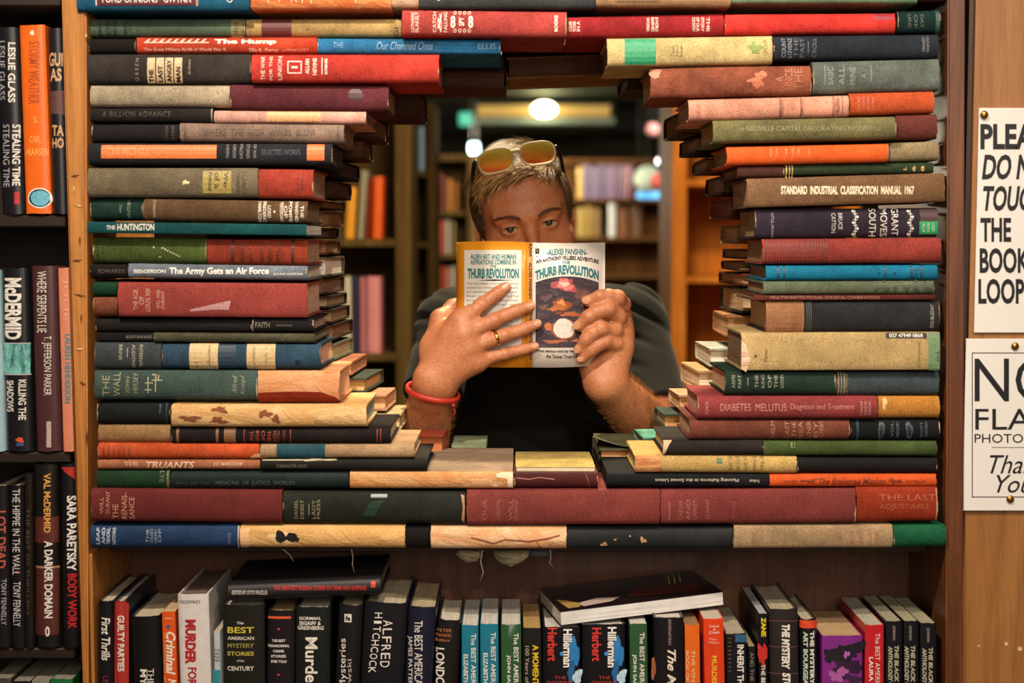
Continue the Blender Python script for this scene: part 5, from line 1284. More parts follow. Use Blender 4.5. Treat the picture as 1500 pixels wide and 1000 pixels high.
# far ceiling: fixture, bulb, beams
YL = 10.6
fx0, fx1 = P(690, 165, YL).x, P(902, 165, YL).x
fz = P(795, 182, YL).z
fr = empty('ceiling_light', ((fx0 + fx1) / 2, YL + .5, fz))
tag(fr, 'long pale ceiling light fixture with a glowing bulb above the man', 'ceiling light')
fo = cbox('housing', fx0, fx1, YL, YL + .9, fz, fz + .05, plain('8fa090', .5), .01, fr)
cbox('diffuser', fx0 + .04, fx1 - .04, YL - .012, YL - .001, fz + .055, fz + .135, glow('b89448', 0.55), .006, fr)
cbox('hood', fx0 + .01, fx1 - .01, YL + .002, YL + .9, fz + .0505, min(CEIL - .002, fz + .16), plain('2c342c', .7), .004, fr)
bm = bmesh.new(); bmesh.ops.create_uvsphere(bm, u_segments=24, v_segments=16, radius=.085)
for v in bm.verts: v.co.z *= .62
link_bm('bulb', bm, glow('fff0c4', 14), fr, True, loc=P(797, 160, YL - .14) - fr.location)
lamp('ceiling_fill', 'POINT', P(690, 238, 8.2), P(797, 300, YL), 60, (1.0, 0.86, 0.6), .08)  # added point light, away from the bulb, to brighten the far ceiling
lamp('ceiling_fill', 'POINT', P(672, 225, 8.0), P(797, 300, YL), 8, (0.85, 0.95, 0.8), .08)  # weak greenish fill added beside it for the same ceiling
for px, py, Yb, r, col, st, lb in ((966, 236, 8.2, .017, 'f4f4ff', 9, 'left small white bulb in the dark right of the man\'s head'), (977, 240, 8.2, .015, 'fff6e0', 9, 'right small white bulb in the dark right of the man\'s head')):
    bm = bmesh.new(); bmesh.ops.create_uvsphere(bm, u_segments=16, v_segments=12, radius=r)
    o = tag(link_bm('light_bulb', bm, glow(col, st), None, True, loc=P(px, py, Yb)), lb, 'light bulb')
    tube('cord', [(0, 0, r * .8), (0, 0, CEIL - P(px, py, Yb).z)], .006, plain('1a1a1a'), o)
def lamp_sign(x0, x1, y0, y1, Y, col, st, label, name='lit_sign'):
    a, b = P(x0, y1, Y), P(x1, y0, Y)
    o = box(name, a.x, b.x, Y, Y + .05, a.z, b.z, glow(col, st), None, .01)
    for px in (x0 + 3, x1 - 3): 
        q = P(px, y0, Y + .025) - o.location
        tube('hanging_rod', [q, (q.x, q.y, CEIL - .001 - o.location.z)], .003, plain('1a1a1a'), o)
    tag(o, label, 'sign'); return o
lamp_sign(933, 968, 280, 291, 8.35, '5aa8d8', 1.6, 'blue lit strip sign right of the man\'s head')
lamp_sign(687, 702, 208, 224, 8.3, '9cc8e0', 1.8, 'small blue-white lit sign above the man\'s hair on the left')
lamp_sign(672, 693, 164, 184, 9.6, '3aa890', 0.8, 'dim turquoise lit sign left of the ceiling fixture')
for px, py, r, Yo, col, lb in ((948, 262, .075, 8.2, 'a8b8ac', 'pale round paper lantern in the dark right of the man'), (965, 266, .045, 7.7, 'b04a4c', 'small red round ornament right of the pale lantern'), (956, 190, .035, 7.2, '9a6a70', 'dim pink round ornament under the ceiling')):
    bm = bmesh.new(); bmesh.ops.create_uvsphere(bm, u_segments=16, v_segments=12, radius=r)
    o = tag(link_bm('paper_lantern', bm, plain(col, .7), None, True, loc=P(px, py, Yo)), lb, 'ornament')
    tube('cord', [(0, 0, r * .95), (0, 0, CEIL - P(px, py, Yo).z)], .004, plain('1a1a1a'), o)
wb = plain('56604c', .7)
for i, (xa, xb, ya, yb) in enumerate(((-1.05, -0.93, 3.0, 12.8), (1.32, 1.42, 3.0, 12.8))):
    struct(box('trim_%d' % (i + 2), xa, xb, ya, yb, CEIL - .10, CEIL - .0005, wb if i == 0 else plain('4c4030', .7)))
struct(box('trim_4', -3.3, 3.1, 12.0, 12.2, CEIL - .16, CEIL - .0005, plain('20241f', .8)))

# ================================================================== the man
# distance-field modelling: tapered limbs blended smoothly, meshed as one skin
class Field:
    def __init__(s, lo, hi, h):
        s.lo, s.h = np.array(lo, float), h
        s.n = np.ceil((np.array(hi) - s.lo) / h).astype(int) + 1
        s.d = np.full(s.n, 0.5, np.float32)
        s.ax = [(s.lo[i] + h * np.arange(s.n[i])).astype(np.float32) for i in range(3)]
    def _sl(s, lo, hi, m):
        sl = []
        for i in range(3):
            a = int(max(0, math.floor((lo[i] - m - s.lo[i]) / s.h)))
            b = int(min(s.n[i], math.ceil((hi[i] + m - s.lo[i]) / s.h) + 1))
            if b <= a: return None
            sl.append(slice(a, b))
        return tuple(sl)
    def apply(s, f, lo, hi, k, mode='add', m=None):
        sl = s._sl(lo, hi, (k * 1.2 + 3 * s.h) if m is None else m)
        if sl is None: return
        X, Y, Z = s.ax[0][sl[0]][:, None, None], s.ax[1][sl[1]][None, :, None], s.ax[2][sl[2]][None, None, :]
        a, b = s.d[sl], f(X, Y, Z).astype(np.float32)
        if mode == 'sub':
            b = -b
            hh = np.maximum(k - np.abs(a - b), 0) / k if k > 0 else 0
            s.d[sl] = np.maximum(a, b) + hh * hh * k * 0.25
        else:
            hh = np.maximum(k - np.abs(a - b), 0) / k if k > 0 else 0
            s.d[sl] = np.minimum(a, b) - hh * hh * k * 0.25
    def cone(s, a, b, ra, rb, k=0.01, mode='add'):
        a, b = np.array(a, float), np.array(b, float)
        ab = b - a; L2 = max(float(ab @ ab), 1e-12)
        def f(X, Y, Z):
            t = np.clip(((X - a[0]) * ab[0] + (Y - a[1]) * ab[1] + (Z - a[2]) * ab[2]) / L2, 0, 1)
            return np.sqrt((X - a[0] - t * ab[0]) ** 2 + (Y - a[1] - t * ab[1]) ** 2 + (Z - a[2] - t * ab[2]) ** 2) - (ra + (rb - ra) * t)
        r = max(ra, rb)
        s.apply(f, np.minimum(a, b) - r, np.maximum(a, b) + r, k, mode)
    def ell(s, c, rad, k=0.01, mode='add', rot=None):
        c, rad = np.array(c, float), np.array(rad, float)
        R = np.array(rot) if rot is not None else None
        def f(X, Y, Z):
            x, y, z = X - c[0], Y - c[1], Z - c[2]
            if R is not None:
                x, y, z = (R[0, 0] * x + R[1, 0] * y + R[2, 0] * z, R[0, 1] * x + R[1, 1] * y + R[2, 1] * z, R[0, 2] * x + R[1, 2] * y + R[2, 2] * z)
            k0 = np.sqrt((x / rad[0]) ** 2 + (y / rad[1]) ** 2 + (z / rad[2]) ** 2)
            k1 = np.sqrt((x / rad[0] ** 2) ** 2 + (y / rad[1] ** 2) ** 2 + (z / rad[2] ** 2) ** 2) + 1e-9
            return k0 * (k0 - 1) / k1
        r = rad.max() if R is not None else rad
        s.apply(f, c - r, c + r, k, mode)
    def chain(s, pts, k=0.004):
        for (a, ra), (b, rb) in zip(pts[:-1], pts[1:]):
            s.cone(a, b, ra, rb, k)
    def mesh(s):
        """surface nets"""
        d = s.d; neg = d < 0
        c = np.zeros(np.array(d.shape) - 1, np.int8)
        offs = [(i, j, k) for i in (0, 1) for j in (0, 1) for k in (0, 1)]
        nx, ny, nz = c.shape
        for (i, j, k) in offs: c += neg[i:i + nx, j:j + ny, k:k + nz]
        act = np.argwhere((c > 0) & (c < 8))
        vid = np.full(c.shape, -1, np.int32)
        vid[act[:, 0], act[:, 1], act[:, 2]] = np.arange(len(act))
        val = {o: d[act[:, 0] + o[0], act[:, 1] + o[1], act[:, 2] + o[2]].astype(np.float64) for o in offs}
        acc = np.zeros((len(act), 3)); cnt = np.zeros(len(act))
        for a in range(3):
            for o in offs:
                if o[a]: continue
                q = list(o); q[a] = 1; q = tuple(q)
                va, vb = val[o], val[q]
                m = (va < 0) != (vb < 0)
                t = np.where(m, va / np.where(m, va - vb, 1), 0)
                p = np.array(o, float)[None, :].repeat(len(act), 0)
                p[:, a] = t
                acc[m] += p[m]; cnt[m] += 1
        V = s.lo + (act + acc / cnt[:, None]) * s.h
        F = []
        for a in range(3):
            u, w = (a + 1) % 3, (a + 2) % 3
            sl0 = [slice(1, -1)] * 3; sl0[a] = slice(0, -1)
            sl1 = [slice(1, -1)] * 3; sl1[a] = slice(1, None)
            e = np.argwhere(neg[tuple(sl0)] != neg[tuple(sl1)])
            e[:, u] += 1; e[:, w] += 1
            sg = neg[e[:, 0], e[:, 1], e[:, 2]]
            def cell(du, dw):
                q = e.copy(); q[:, u] -= du; q[:, w] -= dw
                return vid[q[:, 0], q[:, 1], q[:, 2]]
            quad = np.stack([cell(1, 1), cell(0, 1), cell(0, 0), cell(1, 0)], 1)
            quad[~sg] = quad[~sg][:, ::-1]
            quad = quad[(quad >= 0).all(1)]
            F.append(quad)
        return V, np.concatenate(F)

def np_mesh(name, V, F, mat, parent=None, smooth=True):
    me = bpy.data.meshes.new(name)
    me.vertices.add(len(V)); me.vertices.foreach_set('co', np.asarray(V, np.float32).ravel())
    me.loops.add(F.size); me.loops.foreach_set('vertex_index', np.asarray(F, np.int32).ravel())
    me.polygons.add(len(F)); me.polygons.foreach_set('loop_start', np.arange(0, F.size, F.shape[1], dtype=np.int32))
    me.update(calc_edges=True)
    if smooth: me.polygons.foreach_set('use_smooth', [True] * len(me.polygons))
    me.materials.append(mat)
    o = bpy.data.objects.new(name, me)
    COL.objects.link(o)
    if parent: o.parent = parent
    return o
def relax(V, F, it=2, lam=0.5):
    n = len(V)
    for _ in range(it):
        acc = np.zeros_like(V); cnt = np.zeros(n)
        for a, b in ((0, 1), (1, 2), (2, 3), (3, 0)):
            for p, q in ((a, b), (b, a)):
                for ax in range(3): acc[:, ax] += np.bincount(F[:, p], V[F[:, q], ax], n)
                cnt += np.bincount(F[:, p], minlength=n)
        V = V + lam * (acc / np.maximum(cnt, 1)[:, None] - V)
    return V

# ---- materials of the figure
def skin_mat():
    m, nt, b = new_mat('skin')
    v = coords(nt)
    f = ramp(nt, noise(nt, v, 38, 5, 0.6), 0.3, 0.7)
    col = mixrgb(nt, f, rgb('a06039'), rgb('b87a52'))
    f2 = ramp(nt, noise(nt, v, 300, 4, 0.65), 0.35, 0.75)
    col = mixrgb(nt, 0.28, col, mixrgb(nt, f2, rgb('9a4f38'), rgb('dca480')))
    nt.links.new(col, b.inputs['Base Color'])
    b.inputs['Roughness'].default_value = 0.47
    b.inputs['Specular IOR Level'].default_value = 0.42
    b.inputs['Subsurface Weight'].default_value = 0.12
    b.inputs['Subsurface Radius'].default_value = (0.008, 0.003, 0.0015)
    b.inputs['Subsurface Scale'].default_value = 1.0
    vo = node(nt, 'ShaderNodeTexVoronoi'); vo.inputs['Scale'].default_value = 520
    nt.links.new(v, vo.inputs['Vector'])
    mx = node(nt, 'ShaderNodeMath', operation='ADD')
    nt.links.new(vo.outputs['Distance'], mx.inputs[0]); nt.links.new(noise(nt, v, 130, 5, 0.7), mx.inputs[1])
    bump(nt, b, mx.outputs[0], 0.28, 0.0011)
    return m
SKIN = skin_mat()
def shirt_mat():
    m, nt, b = new_mat('shirt_cotton')
    v = coords(nt)
    f = noise(nt, v, 30, 4)
    col = mixrgb(nt, f, rgb('0a0b0a'), rgb('121410'))
    nt.links.new(col, b.inputs['Base Color'])
    b.inputs['Roughness'].default_value = 0.85
    b.inputs['Specular IOR Level'].default_value = 0.2
    b.inputs['Sheen Weight'].default_value = 0.08
    bump(nt, b, noise(nt, v, 900, 2), 0.2, 0.0006)
    return m
SHIRT = shirt_mat()
def hair_mat():
    m, nt, b = new_mat('hair')
    at = node(nt, 'ShaderNodeAttribute'); at.attribute_name = 'tone'
    nt.links.new(at.outputs['Color'], b.inputs['Base Color'])
    b.inputs['Roughness'].default_value = 0.42
    b.inputs['Specular IOR Level'].default_value = 0.45
    return m
HAIR = hair_mat()

man = empty('person', (0.03, 2.72, 0.0))
tag(man, 'man in a dark t-shirt holding an open paperback up to his nose', 'person')
MI = Matrix.Translation(-Vector(man.location))

def Q(px, py, Y): return np.array(P(px, py, Y))

# ---- arms, hands, torso
B = Field((-0.275, 2.085, 1.06), (0.37, 2.64, 1.455), 0.00185)
def hand(wrist_pts, fingers, thumb, k_palm=0.016):
    for f in fingers:
        B.chain([(Q(*p[:3]), p[3]) for p in f], 0.005)
    for f in fingers:
        m = f[0]
        for w in wrist_pts:
            B.cone(Q(*w[:3]), Q(*m[:3]), w[3], m[3] * 0.98, k_palm)
    B.chain([(Q(*p[:3]), p[3]) for p in thumb], 0.012)
# his right hand (left in the picture): laid over the back cover, fingers reaching to the spine
R_F = [[(676, 471, 2.126, .0125), (690, 459, 2.128, .0112), (706, 446, 2.134, .0103), (718, 437, 2.138, .0092), (729, 429, 2.1395, .0090), (741, 420.5, 2.1415, .0080)],
       [(680, 491, 2.120, .0128), (702, 479, 2.122, .0112), (724, 469, 2.128, .0106), (742, 461, 2.134, .0094), (757, 455, 2.1365, .0092), (776, 448.5, 2.1405, .0082)],
       [(687, 510, 2.121, .0120), (714, 499, 2.123, .0104), (739, 491, 2.129, .0099), (755, 486, 2.134, .0088), (769, 481, 2.1365, .0087), (786, 474.5, 2.140, .0077)],
       [(697, 530, 2.126, .0110), (719, 523, 2.129, .0092), (739, 518.5, 2.133, .0088), (753, 515, 2.137, .0078), (766, 512, 2.1385, .0077), (783, 507.5, 2.141, .0069)]]
hand([(631, 553, 2.126, .0160), (648, 559, 2.128, .0145)], R_F,
     [(637, 545, 2.138, .0190), (634, 510, 2.150, .0180), (645, 468, 2.166, .0135), (664, 451, 2.194, .0115), (692, 440, 2.203, .0100)])
B.cone(Q(652, 490, 2.146), Q(677, 476, 2.130), .013, .011, .02)
B.cone(Q(640, 525, 2.136), Q(660, 490, 2.134), .016, .014, .02)
EL_R, SH_R = Q(606, 705, 2.275), Q(656, 477, 2.50)
for w0, w1, r0, r1 in (((630, 560, 2.127), (597, 690, 2.262), .0215, .034), ((645, 563, 2.130), (618, 700, 2.275), .0190, .036), ((640, 566, 2.132), (607, 680, 2.255), .022, .042)):
    B.cone(Q(*w0), Q(*w1), r0, r1, .015)
B.cone(EL_R, SH_R, .036, .041, .02)
# his left hand (right in the picture): closed round the edge of the front cover
L_F = [[(907, 463, 2.197, .0125), (912, 446, 2.178, .0118), (905, 436.5, 2.160, .0116), (891, 433.5, 2.152, .0102), (879, 434.5, 2.1475, .0099), (861.5, 441, 2.1505, .0088)],
       [(908, 479, 2.188, .0130), (905, 464, 2.162, .0120), (890, 452.5, 2.1445, .0120), (874, 457, 2.1405, .0104), (862, 464, 2.1405, .0101), (848.5, 477, 2.1440, .0088)],
       [(910, 493, 2.184, .0124), (900, 484, 2.158, .0114), (880, 481.5, 2.1430, .0116), (868, 488, 2.1400, .0100), (859, 497, 2.1400, .0097), (849.5, 511, 2.1440, .0084)],
       [(909, 509, 2.180, .0114), (902, 503, 2.160, .0104), (886, 500, 2.1480, .0103), (875, 506, 2.1440, .0090), (866, 513, 2.1430, .0087), (853, 525.5, 2.1455, .0074)]]
hand([(882, 560, 2.172, .0165), (897, 555, 2.180, .0150)], L_F,
     [(880, 556, 2.178, .0200), (872, 535, 2.190, .0175), (860, 498, 2.204, .0130), (852, 470, 2.208, .0105), (848, 452, 2.208, .0088)])
B.cone(Q(866, 540, 2.180), Q(884, 566, 2.168), .0135, .018, .02)
EL_L, SH_L = Q(980, 658, 2.32), Q(930, 470, 2.50)
for w0, w1, r0, r1 in (((882, 565, 2.172), (965, 655, 2.31), .0210, .036), ((896, 558, 2.180), (985, 645, 2.32), .0185, .036), ((891, 562, 2.176), (968, 645, 2.30), .022, .043)):
    B.cone(Q(*w0), Q(*w1), r0, r1, .015)
B.cone(EL_L, SH_L, .036, .041, .02)
# torso and base of the neck
B.cone(SH_R + [.02, .01, 0], SH_L + [-.02, .01, 0], .05, .05, .03)
B.ell(Q(795, 560, 2.56), (.145, .085, .16), .04)
B.cone(Q(795, 640, 2.57), Q(795, 760, 2.62), .11, .10, .04)
NK0, NK1 = Q(786, 470, 2.52), Q(780, 395, 2.44)
B.cone(NK0, NK1, .056, .054, .03)
# tendons over the back of the right hand
for f, w in zip(R_F, ((642, 536), (645, 545), (648, 553), (652, 560))):
    m = f[0]
    B.cone(Q(m[0], m[1], m[2] - m[3] + .0022), Q(w[0] * .6 + m[0] * .4, w[1] * .6 + m[1] * .4, 2.1125), .0036, .0022, .005)
    B.ell(Q(m[0], m[1], m[2] - m[3] * .75), (.0062, .0050, .0062), .006)
for f in R_F + L_F:
    B.ell(Q(f[2][0], f[2][1], f[2][2] - f[2][3] * .55), (f[2][3] * .72, f[2][3] * .62, f[2][3] * .72), .005)
V1, F1 = B.mesh(); del B
V1 = relax(V1, F1, 2)

# ---- head, in its own axes: x to the picture's right, y to the back, z up; eyes at z = 0
HR = Matrix.Rotation(math.radians(4), 3, 'Z') @ Matrix.Rotation(math.radians(-10), 3, 'Y') @ Matrix.Rotation(math.radians(9), 3, 'X')
HO = P(776, 331, 2.315) - HR @ Vector((0, -0.082, 0))
HM = Matrix.Translation(HO) @ HR.to_4x4()
H = Field((-.105, -.135, -.20), (.105, .125, .14), 0.0014)
CR_C, CR_R = (0, .012, .027), (.0735, .094, .080)
H.ell(CR_C, CR_R, .01)
H.ell((0, -.028, -.030), (.064, .062, .092), .03)            # face
H.ell((0, -.050, -.092), (.034, .030, .026), .03)            # chin
H.ell((0, -.045, .045), (.060, .044, .046), .03)             # forehead
for sx in (-1, 1):
    H.ell((sx * .049, -.050, -.030), (.020, .022, .018), .022)      # cheekbone
    H.ell((sx * .052, .0, -.066), (.014, .03, .03), .03)           # jaw
    H.cone((sx * .010, -.089, .0175), (sx * .046, -.076, .0185), .0085, .0065, .016)   # brow ridge
for sx in (-1, 1):
    H.ell((sx * .031, -.101, -.002), (.019, .018, .0125), .013, 'sub')  # eye socket
H.cone((0, -.084, .010), (0, -.104, -.030), .0072, .0095, .012)    # bridge of the nose
H.ell((0, -.108, -.036), (.0095, .011, .009), .008)
for sx in (-1, 1):
    H.ell((sx * .012, -.099, -.039), (.0075, .010, .0075), .006)
    H.ell((sx * .0065, -.104, -.0455), (.0035, .006, .004), .003, 'sub')
EYE = [(-.0308, -.0765, 0), (.0308, -.0765, 0)]
for e in EYE:
    H.ell(e, (.0150, .0138, .0136), .005)                       # lids over the ball
for e in EYE:
    sx = -1 if e[0] < 0 else 1
    H.ell((e[0] - sx * .0005, -.0905, -.0008), (.0136, .0125, .0041), .0016, 'sub')
    H.ell((e[0] + sx * .0005, -.0935, .0082), (.0135, .0045, .0012), .003, 'sub')   # lid fold
H.ell((0, -.091, -.066), (.022, .010, .0045), .006); H.ell((0, -.090, -.074), (.019, .010, .005), .006)
H.cone((-.021, -.098, -.070), (.021, -.098, -.070), .0012, .0012, .003, 'sub')
for sx in (-1, 1):                                               # ears
    Re = np.array(Matrix.Rotation(sx * math.radians(22), 3, 'Z') @ Matrix.Rotation(math.radians(-12), 3, 'X'))
    H.ell((sx * .0755, .016, -.004), (.0055, .0165, .0285), .006, 'add', Re)
    H.ell((sx * .0815, .012, -.002), (.0045, .0095, .017), .003, 'sub', Re)
    H.ell((sx * .0755, .008, -.010), (.005, .005, .008), .004, 'add', Re)
nk = HM.inverted() @ Vector(NK0); nk2 = HM.inverted() @ Vector(NK1)
H.cone(nk2, nk, .053, .056, .03)
V2, F2 = H.mesh(); del H
V2 = relax(V2, F2, 1)
HMn = np.array(HM)
V2 = V2 @ HMn[:3, :3].T + HMn[:3, 3]
off = np.array(man.location)
body = np_mesh('body', np.concatenate([V1, V2]) - off, np.concatenate([F1, F2 + len(V1)]), SKIN, man)

# ---- eyes, lashes, brows
def eye_mat():
    m, nt, b = new_mat('eye')
    tc = node(nt, 'ShaderNodeTexCoord'); sp = node(nt, 'ShaderNodeSeparateXYZ'); cb = node(nt, 'ShaderNodeCombineXYZ')
    nt.links.new(tc.outputs['Object'], sp.inputs[0]); nt.links.new(sp.outputs[0], cb.inputs[0]); nt.links.new(sp.outputs[2], cb.inputs[1])
    ln = node(nt, 'ShaderNodeVectorMath', operation='LENGTH'); nt.links.new(cb.outputs[0], ln.inputs[0])
    ml = node(nt, 'ShaderNodeMath', operation='MULTIPLY'); ml.inputs[1].default_value = 100; nt.links.new(ln.outputs['Value'], ml.inputs[0])
    r = node(nt, 'ShaderNodeValToRGB'); r.color_ramp.interpolation = 'LINEAR'
    el = r.color_ramp.elements
    el[0].position = 0.24; el[0].color = rgb('0a0706'); el[1].position = 0.28; el[1].color = rgb('22130b')
    for p, c in ((0.55, '2e1a0e'), (0.60, '120b07'), (0.66, 'b09a8a')):
        e = el.new(p); e.color = rgb(c)
    nt.links.new(ml.outputs[0], r.inputs[0]); nt.links.new(r.outputs[0], b.inputs['Base Color'])
    b.inputs['Roughness'].default_value = 0.12; b.inputs['Coat Weight'].default_value = 0.6
    return m
EM = eye_mat()
gaze = cam.location
for e in EYE:
    c = HM @ Vector(e)
    bm = bmesh.new(); bmesh.ops.create_uvsphere(bm, u_segments=32, v_segments=24, radius=.01235)
    rot = (Vector(gaze) - c).to_track_quat('-Y', 'Z').to_euler()
    o = link_bm('eye', bm, EM, man, True, loc=c - man.location, rot=rot)
def H2W(p): return HM @ Vector(p) - man.location
LASH = plain('1c100a', .6)
for e in EYE:
    sx = -1 if e[0] < 0 else 1
    pts, pts2 = [], []
    for i in range(13):
        u = -1 + 2 * i / 12
        x = u * .0132
        z = .0043 * math.sqrt(max(0, 1 - u * u)) - .0008
        y = -math.sqrt(max(1e-6, .01395 ** 2 - min(x * x, .0137 ** 2) * .78 - z * z))
        pts.append(H2W((e[0] + x, e[1] + y + .0002, z + .0006)))
    tube('eyelash', pts, [.0002 + .0010 * math.sin(math.pi * min(1, max(0, i / 12))) for i in range(13)], LASH, man, 6)

def strands(name, items, mat, parent, tones):
    """items: list of (points, radius); three-sided tapered hairs in one mesh"""
    V, F, T = [], [], []
    for (pts, r), tone in zip(items, tones):
        n = len(pts); b0 = len(V)
        t = (pts[-1] - pts[0]).normalized() if (pts[-1] - pts[0]).length > 1e-6 else Vector((0, 0, 1))
        a = t.orthogonal().normalized(); w = t.cross(a)
        for i, p in enumerate(pts):
            rr = r * (1 - .75 * (i / (n - 1)) ** 2)
            for q in range(3):
                an = 2.094 * q
                V.append(p + (a * math.cos(an) + w * math.sin(an)) * rr)
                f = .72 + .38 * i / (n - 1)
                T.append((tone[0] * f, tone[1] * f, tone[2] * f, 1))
        for i in range(n - 1):
            for q in range(3):
                F.append((b0 + i * 3 + q, b0 + i * 3 + (q + 1) % 3, b0 + (i + 1) * 3 + (q + 1) % 3, b0 + (i + 1) * 3 + q))
    o = np_mesh(name, np.array([tuple(v) for v in V]), np.array(F), mat, parent)
    at = o.data.attributes.new('tone', 'FLOAT_COLOR', 'POINT')
    at.data.foreach_set('color', np.array(T, np.float32).ravel())
    return o
RND = random.Random(11)
def jit(c, a=.25):
    k = 1 + RND.uniform(-a, a)
    return tuple(x * k for x in c)
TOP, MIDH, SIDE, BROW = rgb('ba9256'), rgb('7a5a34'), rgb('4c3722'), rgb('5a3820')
# hair of the head
ZT = ([-.12, -.075, -.055, -.045, -.034, -.022, -.008, .004, .03, .06, .12], [.075, .071, .062, .041, .012, -.018, -.026, -.004, -.02, -.055, -.065])
items, tones = [], []
cc, cr = np.array(CR_C), np.array(CR_R)
fc_, fr_ = np.array((0, -.045, .045)), np.array((.060, .044, .046))
def out(p, h):
    """push a point to height h above the skull"""
    q = (np.array(p) - cc) / cr
    n = np.linalg.norm(q)
    p = cc + q / n * cr * (1 + h / .085) if n < 1 + h / .085 else np.array(p)
    q = (p - fc_) / fr_
    n = np.linalg.norm(q); k = 1 + (h * .8 + .0022) / .046
    return fc_ + q / n * fr_ * k if n < k and p[1] < -.02 else p
cnt = 0
while cnt < 11500:
    v = np.array([RND.gauss(0, 1) for _ in range(3)]); v /= np.linalg.norm(v)
    p = cc + v * cr
    if p[2] < np.interp(p[1], *ZT) + RND.uniform(-.003, .003) - .005 * max(0, min(1, (p[0] - .02) / .03)) * (p[1] < -.03): continue
    side = max(0.0, min(1.0, (abs(v[0]) - .55) / .25)) if p[2] < .085 else 0.0
    side = max(side, max(0, min(1, (.065 - p[2]) / .02)) if p[1] > -.04 else 0)
    back = max(0, min(1, (p[1] - .03) / .03))
    nrm = v / cr; nrm /= np.linalg.norm(nrm)
    tdir = np.array([-.78 + RND.uniform(-.25, .2), -.52 + RND.uniform(-.2, .2), .05])
    sdir = np.array([0, -.25 + RND.uniform(-.3, .3), -1.0])
    bdir = np.array([RND.uniform(-.3, .3), .5, -.8])
    d = tdir * (1 - side) + sdir * side
    d = d * (1 - back * (1 - side)) + bdir * back * (1 - side)
    nz = mnoise.noise_vector(Vector(p) * 55)
    d = d + np.array(nz) * (.55 - .3 * side)
    if v[0] > .25 and p[1] < -.03: d = d + np.array([.30, -.35, -.30]) * min(1, (v[0] - .25) / .3)
    d = d - nrm * (d @ nrm)
    d /= np.linalg.norm(d) + 1e-9
    L = (.046 + RND.uniform(-.012, .012)) * (1 - side) + (.019 + RND.uniform(-.005, .005)) * side
    if p[1] < -.045 and side < .5: L *= .8
    lift = (.62 + RND.uniform(-.15, .2)) * (1 - side) + .75 * side
    pts, q = [], out(p + nrm * .0002, .0)
    n = 6
    hmax = .015 * (1 - side) + .013 * side
    for i in range(n):
        pts.append(H2W(q))
        t = i / (n - 1)
        dd = d + nrm * lift * (1 - 1.45 * t) + np.array([0, 0, -.25 * t])
        q = q + dd / np.linalg.norm(dd) * L / (n - 1)
        q = out(q, min(hmax, .004 + .012 * t * (1 - side) + .010 * t * side))
    cnt += 1
    items.append((pts, .00055 + .0003 * RND.random()))
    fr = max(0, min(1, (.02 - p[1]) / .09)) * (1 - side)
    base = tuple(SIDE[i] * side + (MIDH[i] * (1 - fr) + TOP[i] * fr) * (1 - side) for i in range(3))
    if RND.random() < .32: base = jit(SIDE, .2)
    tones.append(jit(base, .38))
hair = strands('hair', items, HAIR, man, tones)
# scalp shade under the hair: a close cap of short dense hair
capV, capF, idx = [], [], {}
NU, NV = 64, 40
for j in range(NV + 1):
    th = math.pi * j / NV
    for i in range(NU):
        ph = 2 * math.pi * i / NU
        v = np.array([math.sin(th) * math.cos(ph), math.sin(th) * math.sin(ph), math.cos(th)])
        capV.append(cc + v * (cr + .0016))
for j in range(NV):
    for i in range(NU):
        q = [j * NU + i, j * NU + (i + 1) % NU, (j + 1) * NU + (i + 1) % NU, (j + 1) * NU + i]
        if all(capV[k][2] > np.interp(capV[k][1], *ZT) + .002 for k in q): capF.append(tuple(q))
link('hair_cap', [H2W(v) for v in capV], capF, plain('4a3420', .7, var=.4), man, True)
# brows
for sx in (-1, 1):
    items, tones = [], []
    for i in range(230):
        u = RND.random()
        x = .013 + .036 * u
        z = .0158 + .0062 * math.sin(min(1, u * 1.25) * math.pi * .62) + RND.gauss(0, .0015) * (1 - .6 * u)
        y = -.0995 + .27 * max(0, x - .012) + 6 * max(0, x - .030) ** 2
        p = Vector((sx * x, y, z))
        d = Vector((sx * 1.0, .25, .35 - .7 * u)).normalized()
        items.append(([H2W(p + d * .007 * t + Vector((0, -.0012 * math.sin(t * 2.6), 0))) for t in (0, .33, .66, 1)], .00042)); tones.append(jit(BROW, .3))
    strands('eyebrow', items, HAIR, man, tones)
# forearm hair catching the rear lamp
def arm_hair(a, b, r0, r1, n, seed, lo=0.12, hi=0.9):
    rd = random.Random(seed); its, tn = [], []
    a, b = Vector(a), Vector(b); ax = (b - a).normalized(); u = ax.orthogonal().normalized(); w = ax.cross(u)
    for _ in range(n):
        t = rd.uniform(lo, hi); an = rd.uniform(0, 6.283)
        nr = u * math.cos(an) + w * math.sin(an)
        if nr.y > .55: continue
        p = a.lerp(b, t) + nr * (r0 + (r1 - r0) * t) * .94
        d = (nr * .65 - ax * .6 + Vector((rd.uniform(-.3, .3), rd.uniform(-.3, .3), rd.uniform(-.3, .3)))).normalized()
        L = rd.uniform(.008, .014)
        its.append(([p - man.location, p + d * L * .55 - man.location, p + d * L - ax * .003 - man.location], .00022)); tn.append(jit(rgb('c08a48'), .3))
    strands('arm_hair', its, HAIR, man, tn)
arm_hair(Q(891, 560, 2.176), Q(972, 650, 2.31), .029, .045, 1500, 5)
arm_hair(Q(640, 564, 2.129), Q(606, 695, 2.265), .029, .043, 900, 6)
